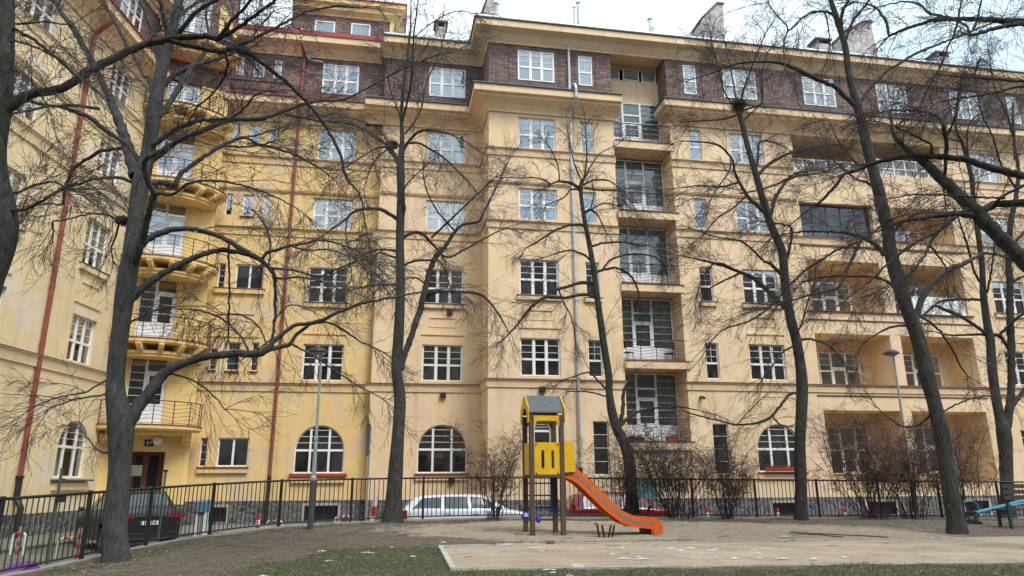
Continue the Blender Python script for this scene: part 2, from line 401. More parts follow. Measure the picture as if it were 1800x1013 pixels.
def win_mesh(kind, w, h, spring=None):
    key = (kind, round(w, 2), round(h, 2), spring and round(spring, 2))
    if key in WC: return WC[key]
    f = MB(); g = MB(); F = .055; D = .065
    def V(x, a, b, t=.05, y=0): f.box(x-t/2, x+t/2, -D-y, 0, a, b)
    def H(z, a, b, t=.05, y=0): f.box(a, b, -D+y, -.004, z-t/2, z+t/2)
    def rim(x0, x1, z0, z1, t=F, y=0):
        f.box(x0, x0+t, -D-y, 0, z0, z1); f.box(x1-t, x1, -D-y, 0, z0, z1)
        f.box(x0+t, x1-t, -D-y+.002, 0, z1-t, z1); f.box(x0+t, x1-t, -D-y+.002, 0, z0, z0+t)
    def pane(x0, x1, z0, z1): g.face([(x0, -.03, z0), (x1, -.03, z0), (x1, -.03, z1), (x0, -.03, z1)])
    if kind in ('tri', 'tri_plain'):
        rim(0, w, 0, h); a, b = w*.345, w*.655; zt = h*.44
        V(a, F, h-F, .105, .01); V(b, F, h-F, .105, .01); 
        for x0, x1 in ((F, a-.05), (a+.05, b-.05), (b+.05, w-F)):
            H(zt, x0, x1, .095, -.004)
            # sash rims
            f.box(x0, x0+.025, -D+.012, -.01, F, h-F); f.box(x1-.025, x1, -D+.012, -.01, F, h-F)
            if kind == 'tri':
                for k in (1, 2): H(zt+(h-zt)*k/3, x0, x1, .022, .012)
        pane(F/2, w-F/2, F/2, h-F/2)
    elif kind == 'one':
        rim(0, w, 0, h); zt = h*.44; H(zt, F, w-F, .09, -.004)
        for k in (1, 2): H(zt+(h-zt)*k/3, F, w-F, .02, .012)
        V(w/2, zt+.05, h-F, .018, -.03)
        pane(F/2, w-F/2, F/2, h-F/2)
    elif kind == 'tall':
        rim(0, w, 0, h, .045)
        for k in range(1, 4): H(h*k/4, .045, w-.045, .02, .012)
        pane(.02, w-.02, .02, h-.02)
    elif kind == 'slot':
        rim(0, w, 0, h, .04)
        for k in (1, 2, 3): H(h*k/4, .04, w-.04, .015, .012)
        pane(.02, w-.02, .02, h-.02)
    elif kind == 'two':
        rim(0, w, 0, h, .06); V(w*.5, .06, h-.06, .09, .006); pane(.03, w-.03, .03, h-.03)
    elif kind == 'sq':
        rim(0, w, 0, h, .07); pane(.03, w-.03, .03, h-.03)
    elif kind == 'arch':
        zs = spring; ar = arc_pts(0, w, zs, h, 18)
        f.box(0, F, -D, 0, 0, zs); f.box(w-F, w, -D, 0, 0, zs); f.box(F, w-F, -D+.002, 0, 0, F)
        inn = [(w/2+(p[0]-w/2)*(1-F/(w/2)), zs+(p[1]-zs)*(1-F/(h-zs))) for p in ar]
        for p, q, r, s_ in zip(ar, ar[1:], inn[1:], inn):
            f.face([(p[0], -D, p[1]), (q[0], -D, q[1]), (r[0], -D, r[1]), (s_[0], -D, s_[1])])
            f.face([(s_[0], -D, s_[1]), (r[0], -D, r[1]), (r[0], 0, r[1]), (s_[0], 0, s_[1])])
        rx, rz = w/2-F, h-zs-F
        def ztop(x): return zs+rz*math.sqrt(max(0, 1-((x-w/2)/rx)**2))
        zt = zs-.02
        cols = ((F, w*.31), (w*.31, w*.69), (w*.69, w-F)) if w > 1.3 else ((F, w-F),)
        if w > 1.3:
            for x in (w*.31, w*.69): V(x, F, ztop(x), .10, .008)
        for x0, x1 in cols:
            e0 = x0 if x0 == F else x0+.05; e1 = x1 if x1 == w-F else x1-.05
            H(zt, e0, e1, .10, -.004)
            for k in range(1, 4):
                z = zt+.05+(h-zt)*k/4.0; half = rx*math.sqrt(max(0, 1-((z-zs)/rz)**2)) if z > zs else rx
                a, b = max(e0, w/2-half), min(e1, w/2+half)
                if b-a > .08: H(z, a, b, .022, .012)
        pl = [(.02, 0.02), (w-.02, .02)]+[(p[0], p[1]) for p in reversed(inn)]
        g.face([(p[0], -.03, p[1]) for p in pl])
    elif kind == 'screen':        # recessed balcony glazing: three bays, a door in the middle
        a, b = w*.30, w*.63; zl = .82
        rim(0, w, 0, h, .07); V(a, .07, h-.07, .10, .01); V(b, .07, h-.07, .10, .01)
        for x0, x1 in ((.07, a-.05), (b+.05, w-.07)):
            f.box(x0, x1, -D+.01, -.006, .07, zl)          # solid lower panel
            for k in range(1, 7): H(zl+(h-zl)*k/7, x0, x1, .02, .012)
        x0, x1 = a+.05, b-.05
        f.box(x0, x1, -D+.012, -.006, .07, zl)
        H(h-.75, x0, x1, .09, -.004); H(h-1.22, x0, x1, .10, -.004)
        rim(x0, x1, zl, h-1.27, .075, -.004)
        for k in (1, 2): H(zl+(h-1.3-zl)*k/3, x0+.07, x1-.07, .02, .012)
        pane(.035, w-.035, zl-.02, h-.035)
    elif kind == 'bdoor':         # tower balcony: narrow light at the left, white glazed door at the right
        a = w*.44; rim(0, w, 0, h, .06); V(a, .06, h-.06, .11, .01)
        for k in range(1, 6): H(.95+(h-.95)*k/6, .06, a-.055, .025, .012)
        f.box(.06, a-.055, -D+.01, -.006, .06, .93)
        x0, x1 = a+.055, w-.06
        H(h-.62, x0, x1, .10, -.004)
        f.box(x0, x1, -D+.012, -.006, .06, .85)
        rim(x0, x1, .85, h-.67, .10, -.004)
        for k in (1, 2): H(.95+(h-1.7)*k/3, x0+.1, x1-.1, .022, .012)
        pane(.03, w-.03, .8, h-.03)
    elif kind == 'back':          # loggia back-wall window with a door leaf
        rim(0, w, 0, h); a, b = w*.3, w*.66; V(a, F, h-F, .10, .01); V(b, F, h-F, .10, .01)
        H(h*.5, F, a-.05, .08, -.004); H(h*.58, a+.05, b-.05, .10, -.004); H(h*.5, b+.05, w-F, .08, -.004)
        for x0, x1 in ((F, a-.05), (b+.05, w-F)):
            for k in (1, 2): H(h*.5+h*.5*k/3, x0, x1, .02, .012)
        rim(a+.05, b-.05, F, h*.55, .07, -.004)
        pane(F/2, w-F/2, F/2, h-F/2)
    fm = f.mesh('window_frame', [WHITE]); gm = g.mesh('pane', [DOORGL if kind == 'screen' else DARKWIN])
    WC[key] = (fm, gm); return WC[key]
CC = {}
def curtain_mesh(w, h, mode):
    key = (round(w, 1), round(h, 1), mode)
    if key in CC: return CC[key]
    out = []; rng = random.Random(str(key))
    spans = {0: [(0.02, .98)], 1: [(.02, .3), (.72, .98)], 2: [(.02, .62)], 3: [(.4, .98)], 4: [(.02, .98)]}[mode]
    z0, z1 = (.03, h-.05) if mode != 4 else (h*.5, h-.05)
    for a, b in spans:
        c = MB(); k = max(4, int((b-a)*w*22)); P = []
        for i in range(k+1):
            x = (a+(b-a)*i/k)*w; P.append((x, .10+.022*math.sin(i*1.7+rng.random())))
        for p, q in zip(P, P[1:]):
            c.face([(p[0], p[1], z0), (q[0], q[1], z0), (q[0], q[1], z1), (p[0], p[1], z1)])
        out.append(c.mesh('curtain', [CURT if mode != 0 else CURT2]))
    CC[key] = out; return out
wrng = random.Random(5)
def window(parent, kind, x0, x1, z0, z1, y, depth=.16, spring=None, name='window', rz=0, tf=None, curt=None):
    w, h = x1-x0, z1-z0
    fm, gm = win_mesh(kind, w, h, None if spring is None else spring-z0)
    loc = (x0, y+depth, z0)
    if tf: loc = tf(*loc)
    o = link(name, fm, parent, loc, rz)
    p = link('pane', gm, None); p.parent = o
    mode = wrng.choice([None, 0, 0, 1, 1, 2, 3, 4]) if curt is None else curt
    if kind == 'screen': mode = 0
    if mode is not None and mode >= 0 and kind not in ('bdoor',):
        for cm_ in curtain_mesh(w, h, mode): c = link('curtain', cm_, None); c.parent = o
    return o

# --- profiles (out, z)
def band(z, h=.38, o=.10):   # string course with a dark metal drip on top
    return [(0, z-h), (o*.55, z-h), (o*.55, z-h+.04), (o*.8, z-.10), (o*1.3, z-.07), (o*1.3, z-.03), (0, z-.03)]
def cap(z, o=.16): return [(0.0, z-.028), (o, z-.03), (o, z-.012), (0, z+.03)]
CORN = [(0, 17.82), (.10, 17.82), (.10, 17.90), (.14, 17.98), (.30, 18.15), (.62, 18.34), (.66, 18.36), (.66, 18.46), (.84, 18.50), (.84, 18.84), (0, 18.84)]
GUT = [(0, 18.845), (.90, 18.845), (.92, 18.86), (.92, 18.91), (.86, 18.94), (0, 19.18)]
TOP = [(0, 21.72), (.06, 21.72), (.10, 21.80), (.42, 22.10), (.80, 22.22), (.80, 22.56), (0, 22.56)]
TOPG = [(0, 22.565), (.86, 22.565), (.88, 22.58), (.88, 22.64), (.74, 22.72), (.70, 22.84), (0, 22.95)]
PZ = -.75; SZ = -1.85
ROWS = [(4.66, 6.40), (8.45, 10.20), (12.22, 13.84), (15.97, 17.66)]
BR = (19.74, 21.44)

# ---------------------------------------------------------------- the peach house (B, C, D)
bo = (14, 31.65, SZ)
ca, sa = math.cos(AZ), math.sin(AZ)
def wl(s, d, z): return (s*ca-d*sa, s*sa+d*ca, z)
peach = empty('apartment_building', wl(*bo), AZ, 'peach plastered apartment house with dark brick top storey and recessed balconies', 'building', 'courtyard apartment houses', off=bo)
XB, XC, XR0, XR1, XE = -.72, 4.47, 10.9, 13.9, 37.5
YB, YC, YD = 34.0, 31.7, 31.6
wins = []   # (kind,x0,x1,z0,z1,y,spring)
opsB, opsC, opsD = [], [], []
for z0, z1 in ROWS:
    opsB.append((1.62, 3.56, z0, z1)); opsC.append((5.95, 7.85, z0, z1)); opsC.append((9.17, 9.85, z0, z1))
    opsD.append((14.93, 15.60, z0, z1)); opsD.append((17.18, 19.05, z0, z1))
    opsD.append((31.40, 33.35, z0, z1)); opsD.append((35.2, 36.9, z0, z1))
kinds = lambda o: 'one' if o[1]-o[0] < .8 else 'tri'
lg = [(3.27, -.05), (7.05, 4.45), (10.86, 8.22), (14.02, 12.10), (17.95, 15.93)]
for zt, zb in lg:
    opsD.append((20.75, 24.90, zb, zt, None, 0)); opsD.append((25.50, 29.70, zb, zt, None, 0))
arB = (1.52, 3.82, .42, 2.62, 1.50); arC = (6.54, 7.32, .35, 2.66, 2.22); arD = (17.16, 19.42, .40, 2.58, 1.45)
opsB.append(arB); opsC.append(arC); opsD.append(arD)
opsC.append((9.27, 10.01, .28, 2.65)); opsD.append((15.0, 15.77, .30, 2.58)); opsD.append((31.5, 33.4, .4, 2.4))
m = MB()
facade(m, XB, XC, PZ, 18.0, YB, opsB)
facade(m, XC, XR0, PZ, 18.0, YC, opsC)
facade(m, XR1, XE, PZ, 18.0, YD, opsD)
# returns of the bay
m.face([(XC, YB, PZ), (XC, YC, PZ), (XC, YC, 18.0), (XC, YB, 18.0)], 0, [(0, PZ), (2.3, PZ), (2.3, 18), (0, 18)])
m.face([(XB, 34.62, PZ), (XB, YB, PZ), (XB, YB, 18.0), (XB, 34.62, 18.0)], 0)
m.face([(XE, YD, PZ), (XE, 42, PZ), (XE, 42, 22), (XE, YD, 22)], 0)
# recess side walls + panel above the glazing, slabs
YR = 32.85
m.face([(XR0, YC, PZ), (XR0, YR, PZ), (XR0, YR, 18.85), (XR0, YC, 18.85)], 0)
m.face([(XR1, YR, PZ), (XR1, YD, PZ), (XR1, YD, 18.85), (XR1, YR, 18.85)], 0)
m.box(XR0, XR1, YR-.02, YR+.12, 19.62, 20.86)
m.box(XR0, XR1, YC+.004, YC+.2, PZ, 1.36, skip='')      # parapet wall under the lowest balcony
m.obj('wall', [PEACH], peach)
# loggia linings
lm = MB(); lm2 = MB()
for i, (zt, zb) in enumerate(lg):
    for k, (a, b) in enumerate(((20.75, 24.90), (25.50, 29.70))):
        q = lm if not (i == 1 and k == 0) else lm2
        e = YD+1.65
        q.face([(a, e, zb), (b, e, zb), (b, e, zt), (a, e, zt)]); q.face([(a, YD, zb), (a, e, zb), (a, e, zt), (a, YD, zt)])
        q.face([(b, e, zb), (b, YD, zb), (b, YD, zt), (b, e, zt)]); q.face([(a, e, zt), (b, e, zt), (b, YD, zt), (a, YD, zt)])
        lm2.face([(a, YD, zb), (b, YD, zb), (b, e, zb-.02), (a, e, zb-.02)])
        window(peach, 'back', a+1.08, a+3.38, zb+(.0 if zb > 0 else .35), zt-.66, e-.12, .1, name='loggia_window')
objs(lm, 'loggia_lining', [ORANGE], peach, .12); objs(lm2, 'loggia_lining', [PEACH], peach, .12)
def glazing(x0, x1, z0, z1, y, nb, fmat, gmat, low):
    f = MB(); g = MB(); k = (x1-x0)/nb
    for i in range(nb+1): f.box(max(x0, x0+i*k-.035), min(x1, x0+i*k+.035), y-.04, y+.02, z0, z1)
    for z in (z0+.03, z0+low, z1-.03): 
        for i in range(nb): f.box(x0+i*k+.035, x0+(i+1)*k-.035, y-.037, y+.018, z-.03, z+.03)
    o = f.obj('loggia_glazing', [fmat], peach); g.face([(x0, y-.01, z0), (x1, y-.01, z0), (x1, y-.01, z1), (x0, y-.01, z1)]); p = g.obj('pane', [gmat], peach); p.parent = o; p.location = (0, 0, 0)
glazing(20.76, 24.89, 12.11, 14.01, YD+.30, 5, plain('dark_frame', (.06, .06, .065), .6), DIMGL, .75)
glazing(25.51, 29.69, 15.94, 17.0, YD+.35, 6, WHITE, DOORGL, .5)
glazing(20.76, 24.89, 15.94, 16.65, YD+.35, 6, WHITE, DOORGL, .35)
pm = MB()
for i, (zt, zb) in enumerate(lg[1:4]):
    pm.box(20.5, 29.95, YD-.05, YD+.14, zb-.5, zb-.46); pm.sweep([(20.5, YD), (29.95, YD)], [(0, zb-.06), (.10, zb-.06), (.10, zb-.02), (0, zb)])
objs(pm, 'loggia_coping', [REDB], peach)
for o in opsB+opsC+opsD:
    if len(o) > 5: continue
    y = YB if o[0] < XC else (YC if o[0] < XR0 else YD)
    if len(o) > 4: window(peach, 'arch', o[0], o[1], o[2], o[3], y, .16, spring=o[4]); continue
    k = kinds(o) if o[3]-o[2] < 2 or o[1]-o[0] > 1 else 'tall'
    window(peach, k, o[0], o[1], o[2], o[3], y)
# string courses
bands = MB(); caps = MB()
pB = [(XB-.25, YB), (XC, YB), (XC, YC), (XR0+.02, YC)]; pD = [(XR1, YR-.4), (XR1, YD), (XE, YD)]
pD3 = [[(XR1, YR-.4), (XR1, YD), (20.6, YD)], [(29.85, YD), (XE, YD)]]
for z in (4.50, 12.08, 15.86):
    for p in (pB, pD):
        if z > 12.05 and p is pD and z != 12.08:
            for q in pD3: bands.sweep(q, band(z)); caps.sweep(q, cap(z))
        else: bands.sweep(p, band(z)); caps.sweep(p, cap(z))
for z in (14.12,):
    for p in [pB]+pD3: bands.sweep(p, band(z, .14, .07)); caps.sweep(p, cap(z, .10))
objs(bands, 'string_course', [TRIM], peach); objs(caps, 'string_course_flashing', [REDB], peach)
# sills of the second row, drip moulds and apron panels above the first
ap = MB(); sl_ = MB()
for (a, b, y) in ((1.62, 3.56, YB), (5.95, 7.85, YC), (17.18, 19.05, YD), (31.4, 33.35, YD), (35.2, 36.9, YD)):
    ap.box(a-.12, b+.12, y-.12, y, 8.20, 8.40); ap.box(a-.06, b+.06, y-.05, y, 6.86, 6.93); ap.box(a+.30, b-.35, y-.045, y, 7.70, 7.74)
    ap.box(a+.30, a+.34, y-.03, y, 7.25, 7.70); ap.box(b-.39, b-.35, y-.03, y, 7.25, 7.70); ap.box(a+.34, b-.39, y-.02, y, 7.25, 7.28)
    sl_.box(a-.15, b+.15, y-.16, y+.05, 8.405, 8.43)
for (a, b, y) in ((9.17, 9.85, YC), (14.93, 15.60, YD)):
    ap.box(a-.1, b+.1, y-.12, y, 8.20, 8.40); sl_.box(a-.12, b+.12, y-.15, y+.05, 8.405, 8.43)
for o in (arB, arD, (31.5, 33.4, .4, 2.4)):
    y = YB if o[0] < XC else YD
    ap.box(o[0]-.1, o[1]+.1, y-.10, y, o[2]-.32, o[2]-.10); sl_.box(o[0]-.1, o[1]+.1, y-.15, y+.08, o[2]-.09, o[2]-.02)
objs(ap, 'window_apron', [TRIM], peach); objs(sl_, 'window_sill', [REDB], peach)
# main cornice and gutters
pBc = [(XB-.9, YB), (XC, YB), (XC, YC), (XR0+.25, YC)]; pDc = [(XR1+.3, YD+.6), (XR1+.3, YD), (XE, YD)]
cm = MB(); gm_ = MB()
for p in (pBc, pDc): cm.sweep(p, CORN); gm_.sweep(p, GUT)
pT = [(XB-.15, YB), (XC, YB), (XC, YC), (XE, YC-.05)]
cm.sweep(pT, TOP); gm_.sweep(pT, TOPG, mats=[0, 0, 0, 1, 1, 1, 0])
objs(cm, 'cornice', [TRIM], peach); objs(gm_, 'gutter', [GREYD, GREYM], peach)
# brick storey
bk = MB(); bb = [(1.60, 3.52, *BR)]; bc_ = [(5.95, 7.85, *BR), (9.15, 9.87, *BR)]
bd = [(14.88, 15.56, *BR), (17.12, 19.0, *BR), (21.8, 23.7, *BR), (26.3, 28.15, *BR), (30.95, 32.8, *BR), (34.7, 35.4, *BR)]
facade(bk, XB, XC, 19.0, 21.9, YB+.02, bb, depth=.12); facade(bk, XC, XR0+.0, 19.0, 21.9, YC+.02, bc_, depth=.12)
facade(bk, XR1, XE, 19.0, 21.9, YD+.02, bd, depth=.12)
bk.face([(XC, YB, 19.0), (XC, YC+.02, 19.0), (XC, YC+.02, 21.9), (XC, YB, 21.9)], 0, [(0, 19), (2.3, 19), (2.3, 21.9), (0, 21.9)])
bk.face([(XR1, YR, 18.85), (XR1, YD+.02, 18.85), (XR1, YD+.02, 22), (XR1, YR, 22)], 0, [(0, 19), (1.3, 19), (1.3, 22), (0, 22)])
bk.face([(XR0, YC+.02, 18.85), (XR0, YR, 18.85), (XR0, YR, 22), (XR0, YC+.02, 22)], 0, [(0, 19), (1.3, 19), (1.3, 22), (0, 22)])
# projecting brick piers beside the windows
for a in (.75, 1.25, 3.75, 4.2): bk.box(a, a+.04, YB-.02, YB+.03, 19.5, 21.8)
for a in (5.5, 8.1, 8.95, 10.05): bk.box(a, a+.04, YC-.02, YC+.03, 19.5, 21.8)
for a in (14.6, 15.9, 16.8, 19.3, 21.4, 24.1, 25.9, 28.5): bk.box(a, a+.04, YD-.02, YD+.03, 19.5, 21.8)
objs(bk, 'brick_storey', [BRICK], peach)
bv = MB()
bv.sweep([(XB, YB), (XC, YB), (XC, YC), (XR0+.0, YC)], [(0, 19.0), (.06, 19.0), (.06, 19.52), (0, 19.52)])
bv.sweep([(XR1, YR), (XR1, YD), (XE, YD)], [(0, 19.0), (.06, 19.0), (.06, 19.52), (0, 19.52)])
objs(bv, 'brick_plinth_course', [BRICKV], peach)
for o in bb+bc_+bd:
    y = YB if o[0] < XC else (YC if o[0] < XR0 else YD)
    window(peach, kinds(o), o[0], o[1], o[2], o[3], y+.02, .03)
# stone base with cellar gratings
st = MB()
cel = [(6.6, 7.9, -1.55, -1.0), (17.6, 18.9, -1.55, -.98), (22.4, 23.9, -1.55, -.98), (27.6, 28.9, -1.55, -.98)]
facade(st, XB, XC, SZ-.1, PZ, YB-.04, [(1.4, 2.7, -1.55, -1.0)], depth=.2)
facade(st, XC, XR0, SZ-.1, PZ, YC-.04, [], depth=.2)
facade(st, XR0, XE, SZ-.1, PZ, YD-.05, cel[1:], depth=.2)
st.face([(XC-.04, YB, SZ), (XC-.04, YC-.04, SZ), (XC-.04, YC-.04, PZ), (XC-.04, YB, PZ)])
for a, b, y in ((XB, XC, YB-.04), (XC-.04, XR0, YC-.04), (XR0, XE, YD-.05)): st.face([(a, y, PZ), (b, y, PZ), (b, y+.1, PZ+.02), (a, y+.1, PZ+.02)])
st.obj('plinth', [STONE], peach)
def grate(parent, a, b, z0, z1, y):
    g = MB(); k = int((b-a)/.11)
    for i in range(k+1): g.box(a+(b-a)*i/k-.009, a+(b-a)*i/k+.009, y+.01, y+.03, z0, z1)
    g.box(a, b, y+.032, y+.045, z0+.1, z0+.13); g.box(a, b, y+.032, y+.045, z1-.13, z1-.1)
    g.box(a, b, y+.18, y+.19, z0, z1); g.obj('cellar_grating', [IRON], parent)
    f = MB(); f.box(a-.12, a, y-.02, y+.05, z0-.1, z1+.12); f.box(b, b+.12, y-.02, y+.05, z0-.1, z1+.12); f.box(a, b, y-.018, y+.05, z1, z1+.12)
    objs(f, 'cellar_window_surround', [CONC], parent)
grate(peach, 1.4, 2.7, -1.55, -1.0, YB-.04)
for c in cel[1:]: grate(peach, *c, YD-.05)
# recessed balconies
for i, zf in enumerate((1.75, 5.47, 9.20, 12.94, 16.72)):
    s = MB(); s.box(XR0-.0+.003, XR1+.16, YC-.14, YR+.1, zf-.38, zf); s.obj('balcony_slab', [TRIM], peach)
    s = MB(); s.box(XR0+.003, XR1+.19, YC-.18, YC-.14, zf-.02, zf+.015); s.box(XR0+.003, XR1+.17, YC-.14, YR, zf+.001, zf+.012); objs(s, 'balcony_edge', [REDB], peach)
    top = zf+3.30 if i < 4 else 19.62
    window(peach, 'screen', XR0+.02, XR1-.02, zf+.01, top, YR-.1, .1, name='balcony_glazing')
    rl = MB(); y = YC-.08; xs = [XR0+.03, XR0+.80, XR0+1.58, XR0+2.36, XR1+.12]; z1 = zf+.98
    rl.box(XR0+.0, XR1+.14, y-.02, y+.02, z1, z1+.035); rl.box(XR0, XR1+.14, y-.012, y+.012, zf+.05, zf+.075)
    rl.box(XR1+.10, XR1+.135, y+.021, YD-.01, z1, z1+.03)
    for x in xs[1:]: rl.box(x-.013, x+.013, y-.014, y+.014, zf+.0, z1)
    for k in range(4):
        a, b = xs[k], xs[k+1]; sg = 1 if k % 2 == 0 else -1
        for j in range(6):
            za = zf+.13+j*.145; dz = .11
            p = (a, y, za+(dz if sg > 0 else 0)); q = (b, y, za+(0 if sg > 0 else dz))
            if k in (1, 2): p, q = ((a, y, za), (b, y, za+dz)) if k == 1 else ((a, y, za+dz), (b, y, za))
            rl.bar(p, q, .012)
    rl.obj('balcony_railing', [IRON], peach)
for a, b in ((10.98, 11.75), (11.95, 12.85), (13.02, 13.82)):
    window(peach, 'slot', a, b, 20.98, 21.62, YR-.1, .1)
s = MB(); s.box(XR0, XR1, YR-.02, YR+.1, 20.86, 20.97); s.box(XR0, XR1, YR-.02, YR+.1, 21.63, 22); s.face([(XR0, YC, 21.9), (XR1, YC, 21.9), (XR1, YR, 21.9), (XR0, YR, 21.9)]); objs(s, 'recess_soffit', [PEACH], peach)
# dark rooms behind the glass, roof
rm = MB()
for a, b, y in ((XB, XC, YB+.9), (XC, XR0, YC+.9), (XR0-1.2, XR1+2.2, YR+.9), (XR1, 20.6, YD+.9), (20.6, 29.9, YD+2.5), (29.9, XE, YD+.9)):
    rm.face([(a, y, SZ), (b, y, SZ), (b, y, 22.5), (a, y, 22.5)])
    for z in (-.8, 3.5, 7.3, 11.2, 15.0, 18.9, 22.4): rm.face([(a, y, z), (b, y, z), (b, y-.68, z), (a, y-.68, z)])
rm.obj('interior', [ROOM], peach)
rf = MB()
rf.face([(XB-.1, YB-.6, 22.9), (XC-.6, YB-.6, 22.9), (XC-.6, 42, 25.4), (XB-.1, 42, 25.4)], 0)
rf.face([(XC-.75, YC-.65, 22.9), (XE, YC-.7, 22.9), (XE, 41.7, 25.4), (XC-.75, 42, 25.5)], 0)
objs(rf, 'roof', [GREYM], peach)
# drainpipe on the bay, little wall boxes
def pipe(parent, pts, r, mat, clamps, y, name='drainpipe'):
    p = MB(); p.tube(pts, r, 10)
    for c in clamps: p.lathe([(r, c-.03), (r+.012, c-.03), (r+.012, c+.03), (r, c+.03)], 10, 0, (pts[-1][0], pts[-1][1]))
    return p.obj(name, [mat], parent, smooth=False)
YP = YC-.10
pipe(peach, [(8.62, YP, 21.9), (8.62, YP, 19.4), (8.66, YP-.1, 19.25), (8.68, YC-.95, 19.15), (8.72, YC-.98, 18.9), (8.72, YC-.95, 18.5), (8.66, YP-.12, 17.75), (8.62, YP, 17.5), (8.62, YP, 14.0), (8.62, YP-.05, 12.2), (8.62, YP, 11.6), (8.62, YP, .6)], .07, PIPEG, (16.6, 14.9, 13.0, 10.8, 9.3, 7.6, 5.6, 3.6, 2.2), 0)
s = MB(); s.tube([(8.62, YP, .6), (8.62, YP, SZ)], .085, 10); s.obj('drainpipe_foot', [IRON], peach)
s = MB()
for x, z, y in ((2.65, 4.0, YB), (6.95, 4.05, YC), (2.9, 8.03, YB), (3.1, .1, YB)): s.box(x-.13, x+.13, y-.16, y, z-.14, z+.1); s.box(x-.1, x+.1, y-.17, y-.16, z-.11, z+.04)
objs(s, 'ventilation_box', [IRON], peach)
s = MB(); s.box(14.45, 14.6, YD-.2, YD, 3.75, 3.83); s.tube([(14.62, YD-.3, 3.72), (14.5, YD-.25, 3.72)], .06, 8); s.obj('wall_camera', [BLACK], peach)
s = MB(); s.box(XR0+.35, XR0+1.25, YC-.03, YC+.02, SZ, .15); s.obj('cellar_door', [plain('teal_paint', (.10, .20, .22), .6)], peach)

# chimneys and pipes on the roof
def chimney(parent, px0, px1, pyb, pyt, d, depth=.9, capw=.08, name='chimney', holes=True, slant=0):
    s0, zb = onwall(px0, pyb, d); s1, zt = onwall(px1, pyt, d)
    c = MB(); zb -= .5
    if slant: c.prism([(s0, zb), (s1, zb), (s1, zt+slant), (s0+(s1-s0)*.75, zt+slant), (s0, zt)], 'y', d, d+depth)
    else: c.box(s0, s1, d, d+depth, zb, zt)
    o = c.obj(name, [LBRICK], parent)
    c = MB()
    if slant: m_ = s0+(s1-s0)*.75; c.prism([(s0-capw, zt-.04), (m_, zt+slant+.004), (s1+capw, zt+slant+.004), (s1+capw, zt+slant+.12), (m_-.03, zt+slant+.12), (s0-capw, zt+.09)], 'y', d-capw, d+depth+capw)
    else:
        c.box(s0-.02, s0+.12, d-.02, d+depth+.02, zt, zt+.3); c.box(s1-.12, s1+.02, d-.02, d+depth+.02, zt, zt+.3)
        c.box(s0-capw*1.6, s1+capw*1.6, d-capw, d+depth+capw, zt+.3, zt+.4)
    q = c.obj('chimney_cap', [GREYD], None); q.parent = o
    return o
chimney(peach, 766, 784, 74, 48, 38.0)
chimney(peach, 849, 869, 60, 24, 36.5, 2.2, .1, slant=1.9)
chimney(peach, 1236, 1273, 72, 40, 37.0, 1.6, .1, slant=1.35)
chimney(peach, 1440, 1460, 100, 78, 37.0)
chimney(peach, 1494, 1535, 108, 62, 37.0, 1.6, .1, slant=.95)
chimney(peach, 1652, 1668, 122, 101, 37.0)
fl = MB()
for px, pt, r in ((1009, 14, .07), (1016, 6, .10), (1142, 35, .11), (1147, 50, .07), (872, 8, .12)):
    s0, zt = onwall(px, pt, 35.5); fl.tube([(s0, 35.5, 22.8), (s0, 35.5, zt)], r, 8); fl.lathe([(0.0, zt+.12), (r*1.6, zt+.04), (r*1.6, zt), (0, zt)], 8, 0, (s0, 35.5))
for px, pt in ((925, -20), (1195, -10), (1112, 20)):
    s0, zt = onwall(px, pt, 34.0); fl.tube([(s0, 34, 22.7), (s0, 34, zt)], .016, 5)
objs(fl, 'roof_flue', [PIPEG], peach)
sk = MB()
for a, b in ((1020, 1060), (1085, 1130), (1290, 1330), (1580, 1620)):
    s0, z0 = onwall(a, 60, 33.5); s1, _ = onwall(b, 60, 33.5)
    sk.prism([(33.2, 22.9), (34.4, 23.45), (34.4, 23.5), (33.2, 23.05)], 'x', s0, s1)
objs(sk, 'roof_tile_patch', [TERRA], peach)

# ---------------------------------------------------------------- the yellow house (A) with the round-balcony corner
ao = (-6, 34.6, SZ)
yel = empty('apartment_building', wl(*ao), AZ, 'deep yellow apartment house in the corner with round balconies and brown entrance door', 'building', 'courtyard apartment houses', off=ao)
YA = 34.62; XA0 = -8.6; XA1 = XB-.003
W5 = [(-3.98, -2.08), ]
opsA = []
specA = []
def addA(kind, *o): opsA.append(o); specA.append((kind, o))
for z0, z1 in ROWS: addA('tri', -3.96, -2.06, z0, z1)
addA('arch', -4.02, -1.80, .44, 2.60, 1.48)
addA('two', -7.36, -6.02, .74, 2.0); addA('slot', -8.10, -7.80, .74, 2.0)
addA('slot', -8.10, -7.78, 5.08, 6.05); addA('slot', -7.36, -6.80, 5.06, 6.38); addA('slot', -6.28, -5.96, 5.06, 6.40)
addA('slot', -8.12, -7.80, 8.98, 10.2); addA('two', -7.33, -6.03, 8.98, 10.2)
for z0, z1 in ((12.68, 13.80), (16.62, 17.64)):
    addA('slot', -8.12, -7.80, z0, z1); addA('sq', -7.34, -6.80, z0, z1); addA('slot', -6.36, -6.04, z0, z1)
m = MB(); facade(m, XA0, XA1, PZ, 18.0, YA, opsA)
m.obj('wall', [YELLOW], yel)
for k, o in specA: window(yel, k, o[0], o[1], o[2], o[3], YA, spring=o[4] if len(o) > 4 else None, curt=0 if (k == 'two' and o[2] < 1) else None)
bands = MB(); caps = MB(); pA = [(XA0+.1, YA), (XA1, YA)]
for z in (4.50, 12.08, 15.86): bands.sweep(pA, band(z)); caps.sweep(pA, cap(z))
bands.sweep(pA, band(14.12, .14, .07)); caps.sweep(pA, cap(14.12, .1))
objs(bands, 'string_course', [YELLOW], yel); objs(caps, 'string_course_flashing', [REDB], yel)
ap = MB(); s_ = MB(); s2 = MB()
